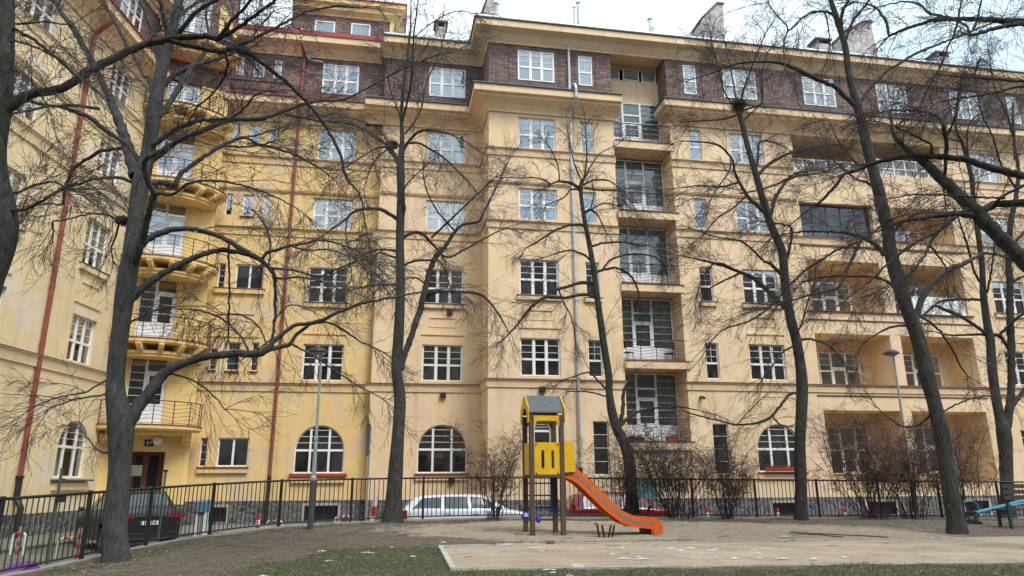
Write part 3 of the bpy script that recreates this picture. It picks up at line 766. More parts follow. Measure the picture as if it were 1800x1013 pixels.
a, b = -3.96, -2.06
ap.box(a-.12, b+.12, YA-.12, YA, 8.2, 8.4); s_.box(a-.15, b+.15, YA-.16, YA+.05, 8.405, 8.43); ap.box(a-.06, b+.06, YA-.05, YA, 6.86, 6.93)
ap.box(-8.2, -5.93, YA-.13, YA, 8.72, 8.94); s_.box(-8.22, -5.9, YA-.16, YA+.05, 8.945, 8.97)
ap.box(-7.95, -6.3, YA-.05, YA, 7.72, 7.77); ap.box(-8.3, -6.0, YA-.05, YA, 6.62, 6.68)
ap.box(-8.12, -5.98, YA-.13, YA, .46, .66); s2.box(-8.14, -5.95, YA-.17, YA+.05, .665, .73)
ap.box(-4.1, -1.7, YA-.13, YA, .02, .20); s2.box(-4.16, -1.62, YA-.17, YA+.08, .30, .42)
for p, q, z in ((-8.12, -7.76, 5.03), (-7.4, -6.76, 5.01), (-6.3, -5.93, 5.01), (-7.4, -6.75, 12.63), (-7.4, -6.75, 16.57)): s_.box(p, q, YA-.07, YA+.04, z-.04, z+.02)
objs(ap, 'window_apron', [YELLOW], yel); objs(s_, 'window_sill', [REDB], yel); objs(s2, 'window_sill', [REDM], yel)
pAc = [(XA0+.1, YA), (XB-.9, YA)]
cm = MB(); cm.sweep(pAc, CORN); cm.sweep([(XA0+.1, YA), (XB-.2, YA)], TOP); objs(cm, 'cornice', [TRIM], yel)
gm_ = MB(); gm_.sweep(pAc, GUT); gm_.sweep([(XA0+.1, YA), (XB-.2, YA)], [(0, 22.565), (.86, 22.565), (.88, 22.8), (.5, 22.95), (0, 23.0)]); objs(gm_, 'gutter', [REDM], yel)
bk = MB(); ba = [(-3.96, -2.1, *BR), (-8.3, -7.95, 20.35, 21.4), (-7.42, -6.92, 20.33, 21.38), (-6.42, -6.06, 20.33, 21.38)]
facade(bk, XA0, XA1, 19.0, 22.0, YA+.02, ba, depth=.12)
for z in (20.1, 19.6): bk.box(-8.5, -5.7, YA-.03, YA+.02, z, z+.06)
up = [(-4.62, -3.56, 23.48, 24.38), (-2.70, -1.66, 23.52, 24.42)]
facade(bk, -5.85, -.33, 22.6, 24.75, YA+.5, up, depth=.1)
bk.face([(-.33, YA+.5, 22.6), (-.33, YA+5, 22.6), (-.33, YA+5, 24.75), (-.33, YA+.5, 24.75)], 0, [(0, 0), (4.5, 0), (4.5, 2.15), (0, 2.15)])
objs(bk, 'brick_storey', [BRICK], yel)
window(yel, 'tri', *ba[0], YA+.02, .03)
for o in ba[1:]: window(yel, 'slot', *o, YA+.02, .03)
for o in up: window(yel, 'sq', *o, YA+.5, .03)
cm = MB(); cm.sweep([(-5.85, YA+.5), (-.33, YA+.5), (-.33, YA+5)], [(0, 24.7), (.06, 24.7), (.1, 24.8), (.35, 24.95), (.35, 25.15), (.55, 25.25), (.55, 25.5), (0, 25.5)])
cm.box(-.62, -.36, YA+.42, YA+.5, 22.9, 24.7)
objs(cm, 'attic_cornice', [YELLOW], yel)
gm_ = MB(); gm_.sweep([(-5.95, YA+.5), (-.33, YA+.5), (-.33, YA+5)], [(0, 25.505), (.62, 25.505), (.62, 25.58), (0, 25.75)]); gm_.box(-5.85, -.33, YA+1.1, YA+5, 25.5, 25.7); objs(gm_, 'attic_roof', [REDM], yel)
st = MB(); facade(st, XA0, XB, SZ-.1, PZ, YA-.05, [(-3.4, -1.95, -1.6, -.98), (-7.6, -6.7, -1.6, -1.0)], depth=.2); st.face([(XA0, YA-.05, PZ), (XB, YA-.05, PZ), (XB, YA+.1, PZ+.02), (XA0, YA+.1, PZ+.02)])
st.obj('plinth', [STONE], yel); grate(yel, -3.4, -1.95, -1.6, -.98, YA-.05); grate(yel, -7.6, -6.7, -1.6, -1.0, YA-.05)
YP = YA-.10
pipe(yel, [(-5.05, YP-.6, 22.4), (-5.05, YP-.5, 22.2), (-4.95, YP, 21.6), (-4.98, YP, 19.3), (-4.98, YP-.8, 19.1), (-4.98, YP-.84, 18.5), (-4.98, YP, 17.6), (-5.0, YP, .35)], .075, PIPER, (16.8, 14.9, 13.2, 11.0, 9.2, 7.4, 5.6, 3.2, 1.6), 0)
s = MB(); s.tube([(-5.0, YP, .35), (-5.0, YP, -.3), (-5.0, YP-.12, -.75), (-5.0, YP-.12, SZ)], .085, 10); s.obj('drainpipe_foot', [IRON], yel)
pipe(yel, [(-5.1, YP-.6, 22.95), (-5.1, YP-.7, 22.4), (-4.7, YP-.1, 21.5), (-4.0, YP-.05, 21.45)], .05, PIPEG, (), 0, 'roof_drain')

# corner tower in its own frame: u along the wall, v outwards
P0 = Vector((-11.49, 32.74)); P1 = Vector((-8.35, 33.95)); tu = (P1-P0).normalized(); tv = Vector((tu.y, -tu.x)); TL = (P1-P0).length
TA = math.atan2(tu.y, tu.x)
def TT(u, v, z): q = P0+tu*u+tv*(-v); return (q.x, q.y, z)      # v>0 is inwards (like y)
FLO = [2.38, 5.98, 9.62, 13.28, 17.02, 20.72]
dx0, dx1 = .62, 2.12
m = MB(); m.T = TT
ent = (1.15, 2.42, -1.15, 1.34, None, .55)
tops = [(dx0, dx1, f+.02, f+2.98) for f in FLO]
facade(m, 0, TL, -.85, 18.9, 0, [(ent[0], ent[1], -.85, ent[3], None, .55)]+tops[:5], depth=.2)
m.face([(TL, 0, -.85), (TL, 1.2, -.85), (TL, 1.2, 19), (TL, 0, 19)], 0)
m2 = MB(); m2.T = TT; facade(m2, -.1, TL+.04, SZ-.1, -.85, -.04, [(ent[0], ent[1], SZ-.1, -.85, None, .5)]); m2.face([(TL+.04, -.04, SZ), (TL+.04, 1.2, SZ), (TL+.04, 1.2, -.85), (TL+.04, -.04, -.85)]); m2.obj('plinth', [STONE], yel)
m.obj('tower_wall', [TOWER], yel)
m = MB(); m.T = TT; facade(m, 0, TL, 18.9, 27.5, .02, [tops[5]], depth=.15); m.face([(TL, 0, 18.9), (TL, 3, 18.9), (TL, 3, 27.5), (TL, 0, 27.5)], 0, [(0, 0), (3, 0), (3, 8), (0, 8)]); m.obj('tower_brickwork', [BRICK], yel)
m = MB(); m.T = TT
m.box(-.1, .45, -.35, 0, 21.4, 22.0); m.box(.0, .4, -.25, 0, 20.3, 21.4); m.box(2.5, 2.75, -.2, 0, 21.0, 23.6)
m.prism([(2.6, 23.0), (3.3, 21.9), (3.45, 22.0), (2.8, 23.3)], 'y', -.25, 0)
objs(m, 'tower_pilaster', [TOWER], yel)
for f in FLO:
    lo = TT(dx0, .16, f+.02)
    window(yel, 'bdoor', 0, dx1-dx0, f+.02, f+2.96, 0, 0, name='balcony_door', rz=TA, tf=lambda x, y, z, lo=lo: lo)
# entrance door: brown wood with two glazed leaves
dr = MB(); dr.T = TT; a, b, z0, z1 = ent[:4]; y = .5
dr.box(a, a+.07, y-.03, y+.05, z0, z1); dr.box(b-.07, b, y-.03, y+.05, z0, z1); dr.box(a+.07, b-.07, y-.028, y+.05, z1-.06, z1)
mid = a+(b-a)*.46
for l, r in ((a+.07, mid), (mid+.003, b-.07)):
    dr.box(l, l+.11, y, y+.04, z0, z1-.06); dr.box(r-.11, r, y, y+.04, z0, z1-.06); dr.box(l+.11, r-.11, y+.002, y+.04, z0, z0+.25)
    dr.box(l+.11, r-.11, y+.002, y+.04, z0+.65, z0+.85); dr.box(l+.11, r-.11, y+.012, y+.03, z0+.25, z0+.65); dr.box(l+.11, r-.11, y+.002, y+.04, z1-.16, z1-.06)
door = dr.obj('entrance_door', [WOODR], yel)
g = MB(); g.T = TT
for l, r in ((a+.18, mid-.11), (mid+.113, b-.18)): g.face([(l, y+.02, z0+.85), (r, y+.02, z0+.85), (r, y+.02, z1-.16), (l, y+.02, z1-.16)])
def sub(o, p): o.parent = p; o.location = (0, 0, 0)
sub(g.obj('door_glass', [plain('dark_door_glass', (.02, .024, .026), .06, var=.3)]), door)
g = MB(); g.T = TT; g.tube([(mid-.02, y-.05, z0+.98), (mid+.12, y-.05, z0+.98)], .016, 6); g.box(mid-.04, mid-.0, y-.05, y, z0+.92, z0+1.04); g.box(mid-.04, mid+.02, y-.06, y, z0+.80, z0+.86); sub(g.obj('door_handle', [GREYM]), door)
g = MB(); g.T = TT; g.box(b-.42, b-.28, y-.006, y+.0, z0+.93, z0+1.05); sub(g.obj('small_notice', [WHITE]), door)
# notice sheet on the left leaf (lines of print)
g = MB(); g.T = TT; g.box(a-.04, mid-.12, y-.03, y-.02, .34, .78, 0)
for k, (l, r) in enumerate(((.06, .5), (.0, .42), (.06, .46), (.04, .4), (.04, .47))): g.box(a+l-.0, a+r-.02, y-.034, y-.03, .69-k*.075, .70-k*.075+.014, 1)
g.obj('notice', [plain('notice_paper', (.62, .68, .50), .7), plain('print_grey', (.22, .26, .2), .7)], yel)
g = MB(); g.T = TT; g.box(b+.0-.01, b+.005, .15, .40, -.28, .10); g.box(b-.03, b-.011, .18, .37, -.25, .07); g.obj('doorbell_panel', [BLACK], yel)
g = MB(); g.T = TT; g.box(a+.40, a+.75, -.035, 0, 1.56, 1.82, 0); g.obj('number_plate', [plain('enamel_blue', (.012, .018, .09), .3)], yel)
def text(txt, size, loc, rot, mat, parent, ext=.004, name='lettering'):
    cu = bpy.data.curves.new(name, 'FONT'); cu.body = txt; cu.size = size; cu.extrude = ext; cu.align_x = 'CENTER'; cu.align_y = 'CENTER'
    o = bpy.data.objects.new(name, cu); COL.objects.link(o); dg = bpy.context.evaluated_depsgraph_get()
    me = bpy.data.meshes.new_from_object(o.evaluated_get(dg)); bpy.data.objects.remove(o); me.materials.clear(); me.materials.append(mat)
    q = bpy.data.objects.new(name, me); COL.objects.link(q)
    if parent is not None:
        q.parent = parent
        if parent.get('_off', None): loc = tuple(x-y for x, y in zip(loc, parent['_off']))
    q.location = loc; q.rotation_euler = rot; return q
text('89', .21, TT(a+.575, -.042, 1.69), (PI/2, 0, TA), WHITE, yel, name='house_number')
g = MB(); g.T = TT; k = 10; rr = .185
for i in range(k):
    for j in range(16):
        t0, t1 = PI*i/k, PI*(i+1)/k; p0, p1 = 2*PI*j/16, 2*PI*(j+1)/16
        f_ = lambda t, p: (2.02+rr*math.sin(t)*math.cos(p), -.17+rr*math.sin(t)*math.sin(p), 1.78+rr*math.cos(t))
        g.face([f_(t0, p0), f_(t1, p0), f_(t1, p1), f_(t0, p1)])
g.obj('globe_lamp', [plain('opal_glass', (.80, .81, .84), .25, var=.03)], yel, smooth=True, weld=True)
# round balconies
BC = 1.62; BA_, BD = 2.12, 1.5      # centre along the wall, half width, projection
def el(t, k=1.0, o=0.0): return (BC-(BA_*k+o)*math.cos(t), -(BD*k+o)*math.sin(t))
def ellslab(mb, k, z0, z1, o=0.0, n=30, mat=0):
    P = [el(PI*i/n, k, o) for i in range(n+1)]
    mb.face([(p[0], p[1], z1) for p in P], mat); mb.face([(p[0], p[1], z0) for p in reversed(P)], mat)
    for p, q in zip(P, P[1:]): mb.face([(p[0], p[1], z0), (q[0], q[1], z0), (q[0], q[1], z1), (p[0], p[1], z1)], mat)
for i, f in enumerate(FLO):
    s = MB(); s.T = TT
    ellslab(s, 1, f-.16, f-.02); ellslab(s, .97, f-.22, f-.16)
    if i > 0:
        ellslab(s, .80, f-.62, f-.50); ellslab(s, .76, f-.74, f-.62)
        for j in range(7):
            t = PI*(j+.5)/7; c = el(t, .80); e = el(t, .97); d = Vector((e[0]-c[0], e[1]-c[1])); d = Vector((-(BA_)*math.cos(t)/BA_**1.2, -BD*math.sin(t)/BD**1.2)).normalized()
            nn = Vector((-d.y, d.x))*.10; L = .42 if abs(math.cos(t)) < .9 else .3
            prof = [(-.4, -.22), (L, -.22), (L, -.30), (L*.8, -.42), (L*.4, -.50), (-.4, -.60)]
            pp = [[(c[0]+d.x*o+sg*nn.x, c[1]+d.y*o+sg*nn.y, f+z) for o, z in prof] for sg in (-1, 1)]
            s.face(pp[0]); s.face(pp[1][::-1])
            for q in range(len(prof)):
                r = (q+1) % len(prof); s.face([pp[0][q], pp[1][q], pp[1][r], pp[0][r]])
    else:
        ellslab(s, .80, f-.38, f-.22)
        for u in (-.15, 2.95): s.box(u, u+.3, -.5, 0, f-.62, f-.38); s.box(u+.03, u+.27, -.35, 0, f-.74, f-.62)
    s.obj('balcony_slab', [TOWER], yel)
    s = MB(); s.T = TT; ellslab(s, 1, f-.018, f+.015, .03); objs(s, 'balcony_edge', [REDB], yel)
    rl = MB(); rl.T = TT; n_ = 24; R0 = [el(PI*j/n_, .97) for j in range(n_+1)]
    for z, r in ((f+.98, .022), (f+.07, .012)): rl.tube([(p[0], p[1], z) for p in R0], r, 6)
    for j in range(0, n_+1, 3): rl.bar((*R0[j], f), (*R0[j], f+.98), .028)
    for j in range(0, n_, 3):
        up_ = (j//3) % 2
        for q in range(5):
            za = f+.14+q*.165
            rl.tube([(*R0[j+t], za+.12*((t/3) if up_ else 1-t/3)) for t in range(4)], .008, 4)
    rl.obj('balcony_railing', [IRON], yel)
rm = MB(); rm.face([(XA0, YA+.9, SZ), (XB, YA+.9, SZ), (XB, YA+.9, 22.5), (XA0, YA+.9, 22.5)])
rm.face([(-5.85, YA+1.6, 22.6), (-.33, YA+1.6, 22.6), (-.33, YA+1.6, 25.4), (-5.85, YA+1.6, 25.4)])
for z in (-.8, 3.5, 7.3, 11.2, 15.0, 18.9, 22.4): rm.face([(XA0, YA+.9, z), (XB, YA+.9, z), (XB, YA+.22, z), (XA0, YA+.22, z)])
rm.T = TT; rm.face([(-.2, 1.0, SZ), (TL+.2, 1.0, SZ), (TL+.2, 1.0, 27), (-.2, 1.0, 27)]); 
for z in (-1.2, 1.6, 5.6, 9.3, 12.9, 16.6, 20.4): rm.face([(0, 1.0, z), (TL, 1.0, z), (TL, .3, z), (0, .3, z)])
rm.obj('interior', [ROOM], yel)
rf = MB(); rf.face([(XA0-1, YA-.6, 22.95), (-5.9, YA-.6, 22.95), (-5.9, 42, 25.3), (XA0-1, 42, 25.3)]); objs(rf, 'roof', [GREYD], yel)
s = MB()
for x in (-7.1, -6.6): s.tube([(x, YA+.3, 22.9), (x, YA+.3, 24.6)], .012, 5)
s.tube([(-7.1, YA+.3, 24.5), (-6.6, YA+.3, 24.5)], .012, 5); s.obj('roof_railing', [IRON], yel)
st = MB(); st.T = TT
for k in range(3): st.box(ent[0]-.2-.25*(2-k), ent[1]+.2+.25*(2-k), -.35*(3-k), 0 if k < 2 else .5, SZ+.233*k, SZ+.233*(k+1)-.002)
st.obj('entrance_step', [CONC], yel)

# ---------------------------------------------------------------- the pale left wing (its front looks along +x)
lo_ = (24, 17.0, SZ)
wing = empty('apartment_building', (-17.0, 24, SZ), PI/2, 'pale yellow apartment wing at left edge with red drainpipe', 'building', 'courtyard apartment houses', off=lo_)
YL = 17.0; XL0, XL1 = 12.0, 30.28
opsL = []; PL = -.98
LROWS = [(4.62, 6.42), (8.52, 10.42), (12.42, 13.92), (16.05, 17.62)]
cols_ = [(26.95, 28.6), (21.55, 23.2), (16.1, 17.75)]
for z0, z1 in LROWS:
    for a, b in cols_: opsL.append((a, b, z0, z1))
arL = [(27.3, 29.2, .26, 2.40, 1.42), (21.8, 23.7, .26, 2.40, 1.42)]
opsL += arL
m = MB(); facade(m, XL0, XL1, PL, 18.2, YL, opsL, depth=.22); m.face([(XL1, YL, PL), (XL1, YL+2, PL), (XL1, YL+2, 22), (XL1, YL, 22)], 0)
m.obj('wall', [PALE], wing)
for o in opsL: window(wing, 'arch' if len(o) > 4 else 'tri', *o[:4], YL, .2, spring=o[4] if len(o) > 4 else None, curt=1)
pLp = [(XL0, YL), (XL1, YL)]; bands = MB(); caps = MB()
for z in (4.50, 12.08): bands.sweep(pLp, band(z, .44, .12)); caps.sweep(pLp, cap(z, .18))
for z in (14.25,): bands.sweep(pLp, band(z, .18, .08)); caps.sweep(pLp, cap(z, .11))
bands.sweep(pLp, band(15.95, .38, .10)); caps.sweep(pLp, cap(15.95, .15))
objs(bands, 'string_course', [PALE], wing); objs(caps, 'string_course_flashing', [REDB], wing)
ap = MB(); s_ = MB()
for a, b in cols_:
    ap.box(a-.14, b+.14, YL-.13, YL, 8.20, 8.42); s_.box(a-.16, b+.16, YL-.16, YL+.06, 8.425, 8.46)
    ap.box(a-.08, b+.06, YL-.05, YL, 6.88, 6.96); ap.box(a+.25, b-.2, YL-.045, YL, 7.72, 7.77); ap.box(b-.24, b-.2, YL-.03, YL, 7.2, 7.72)
for o in arL: ap.box(o[0]-.05, o[1]+.15, YL-.15, YL, -.2, .06); s_.box(o[0]-.15, o[1]+.3, YL-.28, YL+.1, .12, .19)
objs(ap, 'window_apron', [PALE], wing); objs(s_, 'window_sill', [GREYD], wing)
cm = MB(); cm.sweep(pLp, CORN); cm.sweep(pLp, TOP); objs(cm, 'cornice', [TRIM], wing)
gm_ = MB(); gm_.sweep(pLp, GUT); gm_.sweep(pLp, TOPG); objs(gm_, 'gutter', [REDM], wing)
bk = MB(); bl = [(a-.1, b-.1, *BR) for a, b in cols_]; facade(bk, XL0, XL1, 19.0, 21.9, YL+.02, bl, depth=.12)
bk.obj('brick_storey', [BRICK], wing)
for o in bl: window(wing, 'tri', *o, YL+.02, .03)
st = MB(); facade(st, XL0, XL1, SZ-.1, PL, YL-.05, [], depth=.2); st.face([(XL0, YL-.05, PL), (XL1, YL-.05, PL), (XL1, YL+.1, PL+.02), (XL0, YL+.1, PL+.02)]); st.obj('plinth', [STONE], wing)
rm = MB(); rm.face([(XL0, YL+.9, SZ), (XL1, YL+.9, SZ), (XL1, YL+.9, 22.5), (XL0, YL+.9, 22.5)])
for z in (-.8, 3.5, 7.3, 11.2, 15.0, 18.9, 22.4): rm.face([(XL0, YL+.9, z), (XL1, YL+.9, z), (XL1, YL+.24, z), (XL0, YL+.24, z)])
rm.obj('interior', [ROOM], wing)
rf = MB(); rf.face([(XL0, YL-.7, 22.9), (XL1+1, YL-.7, 22.9), (XL1+1, YL+9, 26), (XL0, YL+9, 26)]); objs(rf, 'roof', [GREYD], wing)
YP = YL-.11
pipe(wing, [(25.3, YP-.7, 18.3), (25.3, YP-.05, 17.7), (25.3, YP, 17.4), (25.3, YP, .25)], .085, PIPER, (16, 13.6, 11, 9.0, 7.0, 4.9, 3.0, 1.2), 0)
s = MB(); s.tube([(25.3, YP, .25), (25.3, YP, -.45), (25.3, YP-.2, -.75), (25.3, YP-.2, SZ)], .10, 10); s.tube([(25.3, YP, .22), (25.3, YP, .30)], .13, 10); s.obj('drainpipe_foot', [IRON], wing)
s = MB(); s.box(XL0, XL1, YL+.3, YL+.5, 18, 18.9); s.obj('inner_wall', [ROOM], wing)
# small fish-like relief marks on the band
s = MB()
for a in (24.0, 27.4):
    for j in range(3): s.tube([(a+.1*math.cos(t*.7)*(1-.2*j), YL-.03, 11.5-.22*j+.08*math.sin(t*.7)) for t in range(8)], .02, 5)
objs(s, 'wall_ornament', [plain('ornament_paint', (.30, .20, .10), .8)], wing)
# flower boxes in front of two windows
def planter(name, loc, L, rz, lab, col, fl=None):
    e = empty(name, loc, rz, lab, 'planter'); p = MB(); p.prism([(-.09, 0), (.09, 0), (.11, .17), (-.11, .17)], 'x', -L/2, L/2)
    p.box(-L/2-.01, L/2+.01, -.12, .12, .171, .19); p.obj('box', [col], e)
    g = MB(); rg = random.Random(lab)
    for i in range(int(L*90)):
        x, y = rg.uniform(-L/2+.04, L/2-.04), rg.uniform(-.07, .07); h = rg.uniform(.05, .22); a = rg.random()*6
        g.face([(x-.02*math.cos(a), y-.02*math.sin(a), .17), (x+.02*math.cos(a), y+.02*math.sin(a), .17), (x+rg.uniform(-.05, .05), y+rg.uniform(-.05, .05), .17+h)])
    g.obj('plants', [fl or plain('dry_plants', (.10, .09, .045), .9, var=.4)], e); return e
planter('window_box', wl(18.3, YD-.22, .41), 1.9, AZ, 'long red window box under the arched window at right', plain('red_box', (.32, .045, .03), .6))
planter('window_box', wl(22.9, YD+.1, -.02), 1.4, AZ, 'brown flower box on the ground floor loggia parapet', plain('brown_box', (.10, .05, .03), .7))
planter('flower_pot_box', wl(13.0, YC-.02, 1.77), .55, AZ, 'red flower tub on the lowest recessed balcony', plain('red_tub', (.30, .04, .03), .6))
planter('flower_pot_box', wl(11.3, YC+.05, 1.77), .7, AZ, 'dark flower tub at left end of the lowest recessed balcony', BLACK)
e = empty('sheet_cover', wl(27.7, YD+.06, 8.22), AZ, 'white sheet hung along the second floor loggia parapet at right', 'sheet')
p = MB(); Pn = [(-1.95+3.9*i/40, .03*math.sin(i*1.3)) for i in range(41)]
for a_, b_ in zip(Pn, Pn[1:]): p.face([(a_[0], a_[1], .0), (b_[0], b_[1], .0), (b_[0], b_[1], .95), (a_[0], a_[1], .95)])
p.obj('cloth', [WHITE], e)
for sx, lab, rz in ((11.25, 'black balcony chair at the left end of the second balcony up', 1.9), (13.35, 'black balcony chair at the right end of the second balcony up', -2.2)):
    e = empty('balcony_chair', wl(sx, YC+.5, 5.49), AZ+rz, lab, 'chair', 'balcony chairs')
    c = MB(); c.box(-.21, .21, -.21, .21, .42, .45); c.obj('seat', [BLACK], e)
    c = MB(); c.box(-.2, .2, .2, .23, .62, .98); c.obj('backrest', [BLACK], e)
    for x in (-.18, .18):
        for y in (-.18, .21):
            c = MB(); c.tube([(x, y, 0), (x, y, .98 if y > 0 else .42)], .013, 6); c.obj('leg', [BLACK], e)
e = empty('balcony_stool', wl(11.2, YC+.45, 12.96), AZ, 'small black round stool on the fourth balcony up', 'stool')
c = MB(); c.lathe([(0, .46), (.2, .46), (.2, .43), (0, .43)], 16); c.obj('seat', [BLACK], e)
for k in range(3):
    c = MB(); t = k*2.1; c.tube([(.08*math.cos(t), .08*math.sin(t), .43), (.2*math.cos(t), .2*math.sin(t), 0)], .012, 6); c.obj('leg', [BLACK], e)
# unseen house added behind the viewer so the lower window panes reflect dark
bl_ = empty('apartment_building', (4, -13, SZ), R(188), 'plain dark brick house block added unseen behind the viewer to darken the window reflections', 'building', 'courtyard apartment houses')
m = MB(); ops = [(x, x+1.7, z, z+1.7) for x in range(-88, 38, 5) for z in (3.0, 6.7, 10.4, 14.1, 17.8, 21.5)]
facade(m, -90, 40, 0, 26.5, 0, ops, depth=.2); m.box(-90, 40, .9, 10, 0, 26.5, skip='f')
m.obj('wall', [plain('dull_brick_wall', (.16, .12, .09), .9, var=.3, scale=.6)], bl_)
m = MB()
for o in ops: m.face([(o[0], .18, o[2]), (o[1], .18, o[2]), (o[1], .18, o[3]), (o[0], .18, o[3])])
m.obj('window_panes', [ROOM], bl_)
# ================================================================= ground, street, railings, furniture
FP = [(-8.3, 4.0), (-7.75, 9.5), (-7.45, 13.0), (-7.32, 15.2), (-7.02, 16.6), (-6.35, 18.0), (-5.5, 19.15), (-4.4, 20.0), (-3.2, 20.6), (-1.8, 21.0), (0, 21.35), (6, 22.35), (12, 23.1), (18, 23.75), (30, 25.0)]
def hg(x, y):
    """height of the park ground"""
    x = np.asarray(x, float); y = np.asarray(y, float)
    yy = np.clip(y, -4, 21)
    return -1.38+.0292*(yy-8)-.013*np.clip(x, 0, 30)-.028*np.clip(-x-6, 0, 3)
def h1(x, y): return float(hg(x, y))
def resample(P, step):
    P = [Vector(p) for p in P]; out = [P[0]]; acc = 0
    for a, b in zip(P, P[1:]):
        L = (b-a).length; d = step-acc
        while d <= L: out.append(a.lerp(b, d/L)); d += step
        acc = (L-(d-step))
    return out
def catmull(P, k=6):
    P = [np.array(p, float) for p in P]; out = []
    for i in range(len(P)-1):
        p0 = P[max(i-1, 0)]; p1 = P[i]; p2 = P[i+1]; p3 = P[min(i+2, len(P)-1)]
        for t in np.linspace(0, 1, k, endpoint=False):
            out.append(.5*((2*p1)+(-p0+p2)*t+(2*p0-5*p1+4*p2-p3)*t*t+(-p0+3*p1-3*p2+p3)*t**3))
    out.append(P[-1]); return out
FS = [tuple(p) for p in catmull(FP, 8)]
fa = np.array(FS)
def fdist(X, Y):
    """signed distance to the railing line, positive on the park side"""
    best = np.full(X.shape, 1e9); sg = np.ones(X.shape)
    for (ax, ay), (bx, by) in zip(FS, FS[1:]):
        dx, dy = bx-ax, by-ay; L2 = dx*dx+dy*dy
        t = np.clip(((X-ax)*dx+(Y-ay)*dy)/L2, 0, 1); px, py = ax+t*dx, ay+t*dy
        d = np.hypot(X-px, Y-py); cr = dx*(Y-ay)-dy*(X-ax)
        u = d < best; best = np.where(u, d, best); sg = np.where(u, np.where(cr < 0, 1, -1), sg)
    return best*sg
xs = np.concatenate([np.arange(-12, -9, .6), np.arange(-9, 19, .14), np.arange(19, 44, .6)])
ys = np.concatenate([np.arange(-30, 5, 1.0), np.arange(5, 26.5, .14), np.arange(26.5, 30, .6)])
X, Y = np.meshgrid(xs, ys); D = fdist(X, Y)
verge = np.clip((X-(-3))/4, 0, 1)*1.35+.22
H = hg(X, Y)+.0

def vnoise(X, Y, s, seed):
    r = np.random.RandomState(seed); g = r.rand(64, 64); u = X/s; v = Y/s
    iu = np.floor(u).astype(int); iv = np.floor(v).astype(int); fu = u-iu; fv = v-iv
    fu = fu*fu*(3-2*fu); fv = fv*fv*(3-2*fv); g_ = lambda a, b: g[a % 64, b % 64]
    return (g_(iu, iv)*(1-fu)+g_(iu+1, iv)*fu)*(1-fv)+(g_(iu, iv+1)*(1-fu)+g_(iu+1, iv+1)*fu)*fv
def rough(X, Y): return (vnoise(X, Y, .7, 1)-.5)*.035+(vnoise(X, Y, .25, 2)-.5)*.018+(vnoise(X, Y, 3, 5)-.5)*.05
H += rough(X, Y)
def gz(x, y):
    x = np.asarray(x, float); y = np.asarray(y, float); return hg(x, y)+rough(x, y)
def pitch(x, y): return (y > 11.45+(x+.9)*.1375) & (y < 14.25+(x+1.36)*.191) & (x > -1.2)
def top_(x, y): return float(h1(x, y)+.06+.02*(float(vnoise(np.array(x), np.array(y), .6, 21))-.5)) if pitch(x, y) else float(gz(x, y))
t = np.clip((-D-verge)/.16, 0, 1); H = H*(1-t)+(-2.0)*t
# masks: sand, grass, leaves
nz = vnoise(X, Y, 1.3, 7)*.6+vnoise(X, Y, .4, 8)*.4
def sstep(a, b, v): q = np.clip((v-a)/(b-a), 0, 1); return q*q*(3-2*q)
sand = sstep(-.35, .35, 1-np.hypot((X-3.6)/(6.6+1.5*(nz-.5)), (Y-17.9)/(3.1+1.2*(nz-.5))))
grass = np.maximum(sstep(.0, .35, 1-np.hypot((X+1.9)/2.4, (Y-12.0)/3.4)+(nz-.5)*.7),
                   sstep(0, .5, 11.9+X*.12-Y+(nz-.5)*1.4)*sstep(-5.5, -2.5, X))
grass = np.maximum(grass, .55*sstep(.25, .6, 1-np.abs((Y-15.15-.12*X)/.55)+(nz-.5)*.6)*sstep(-1, 1.5, X))
grass = np.maximum(grass, .6*sstep(.2, .7, 1-np.abs(D-.55)/.7+(nz-.5)*.8))
leaf = np.maximum(sstep(.2, .7, 1-np.abs(D-.8)/1.3+(nz-.5)), sstep(8.5, 11.5, X)*sstep(.3, .7, nz)*sstep(19.6, 17.5, Y))
nv = len(xs); M_ = len(ys)
V = np.stack([X.ravel(), Y.ravel(), H.ravel()], 1)
idx = np.arange(nv*M_).reshape(M_, nv)
Fq = np.stack([idx[:-1, :-1], idx[:-1, 1:], idx[1:, 1:], idx[1:, :-1]], -1).reshape(-1, 4)
def npmesh(name, V, F, mats, smooth=True):
    me = bpy.data.meshes.new(name); me.vertices.add(len(V)); me.vertices.foreach_set('co', V.astype(np.float32).ravel())
    k = F.shape[1]; me.loops.add(F.size); me.loops.foreach_set('vertex_index', F.astype(np.int32).ravel())
    me.polygons.add(len(F)); me.polygons.foreach_set('loop_start', np.arange(0, F.size, k, dtype=np.int32))
    me.polygons.foreach_set('loop_total', np.full(len(F), k, np.int32))
    if smooth: me.polygons.foreach_set('use_smooth', np.ones(len(F), bool))
    for m in mats: me.materials.append(m)
    me.update(calc_edges=True); return me
m, n, b = nt('park_soil'); co = coords(n)
at_ = n.nodes.new('ShaderNodeVertexColor'); at_.layer_name = 'cover'; sp = n.nodes.new('ShaderNodeSeparateColor'); n.links.new(at_.outputs[0], sp.inputs[0])
f1 = noise(n, co, 5, 8, .7); f2 = noise(n, co, 34, 6, .75); f3 = noise(n, coords(n, scale=(1, 1, 1)), 1.2, 4)
soil = mixc(n, ramp(n, f2, [(.35, (0, 0, 0)), (.68, (1, 1, 1))]), (.105, .085, .070), (.275, .235, .20))
soil = mixc(n, .85, soil, ramp(n, f1, [(.32, (.55, .53, .53)), (.5, (1, 1, 1)), (.68, (1.4, 1.35, 1.3))]), 'MULTIPLY')
snd = mixc(n, ramp(n, f2, [(.3, (0, 0, 0)), (.7, (1, 1, 1))]), (.36, .29, .22), (.54, .445, .345))
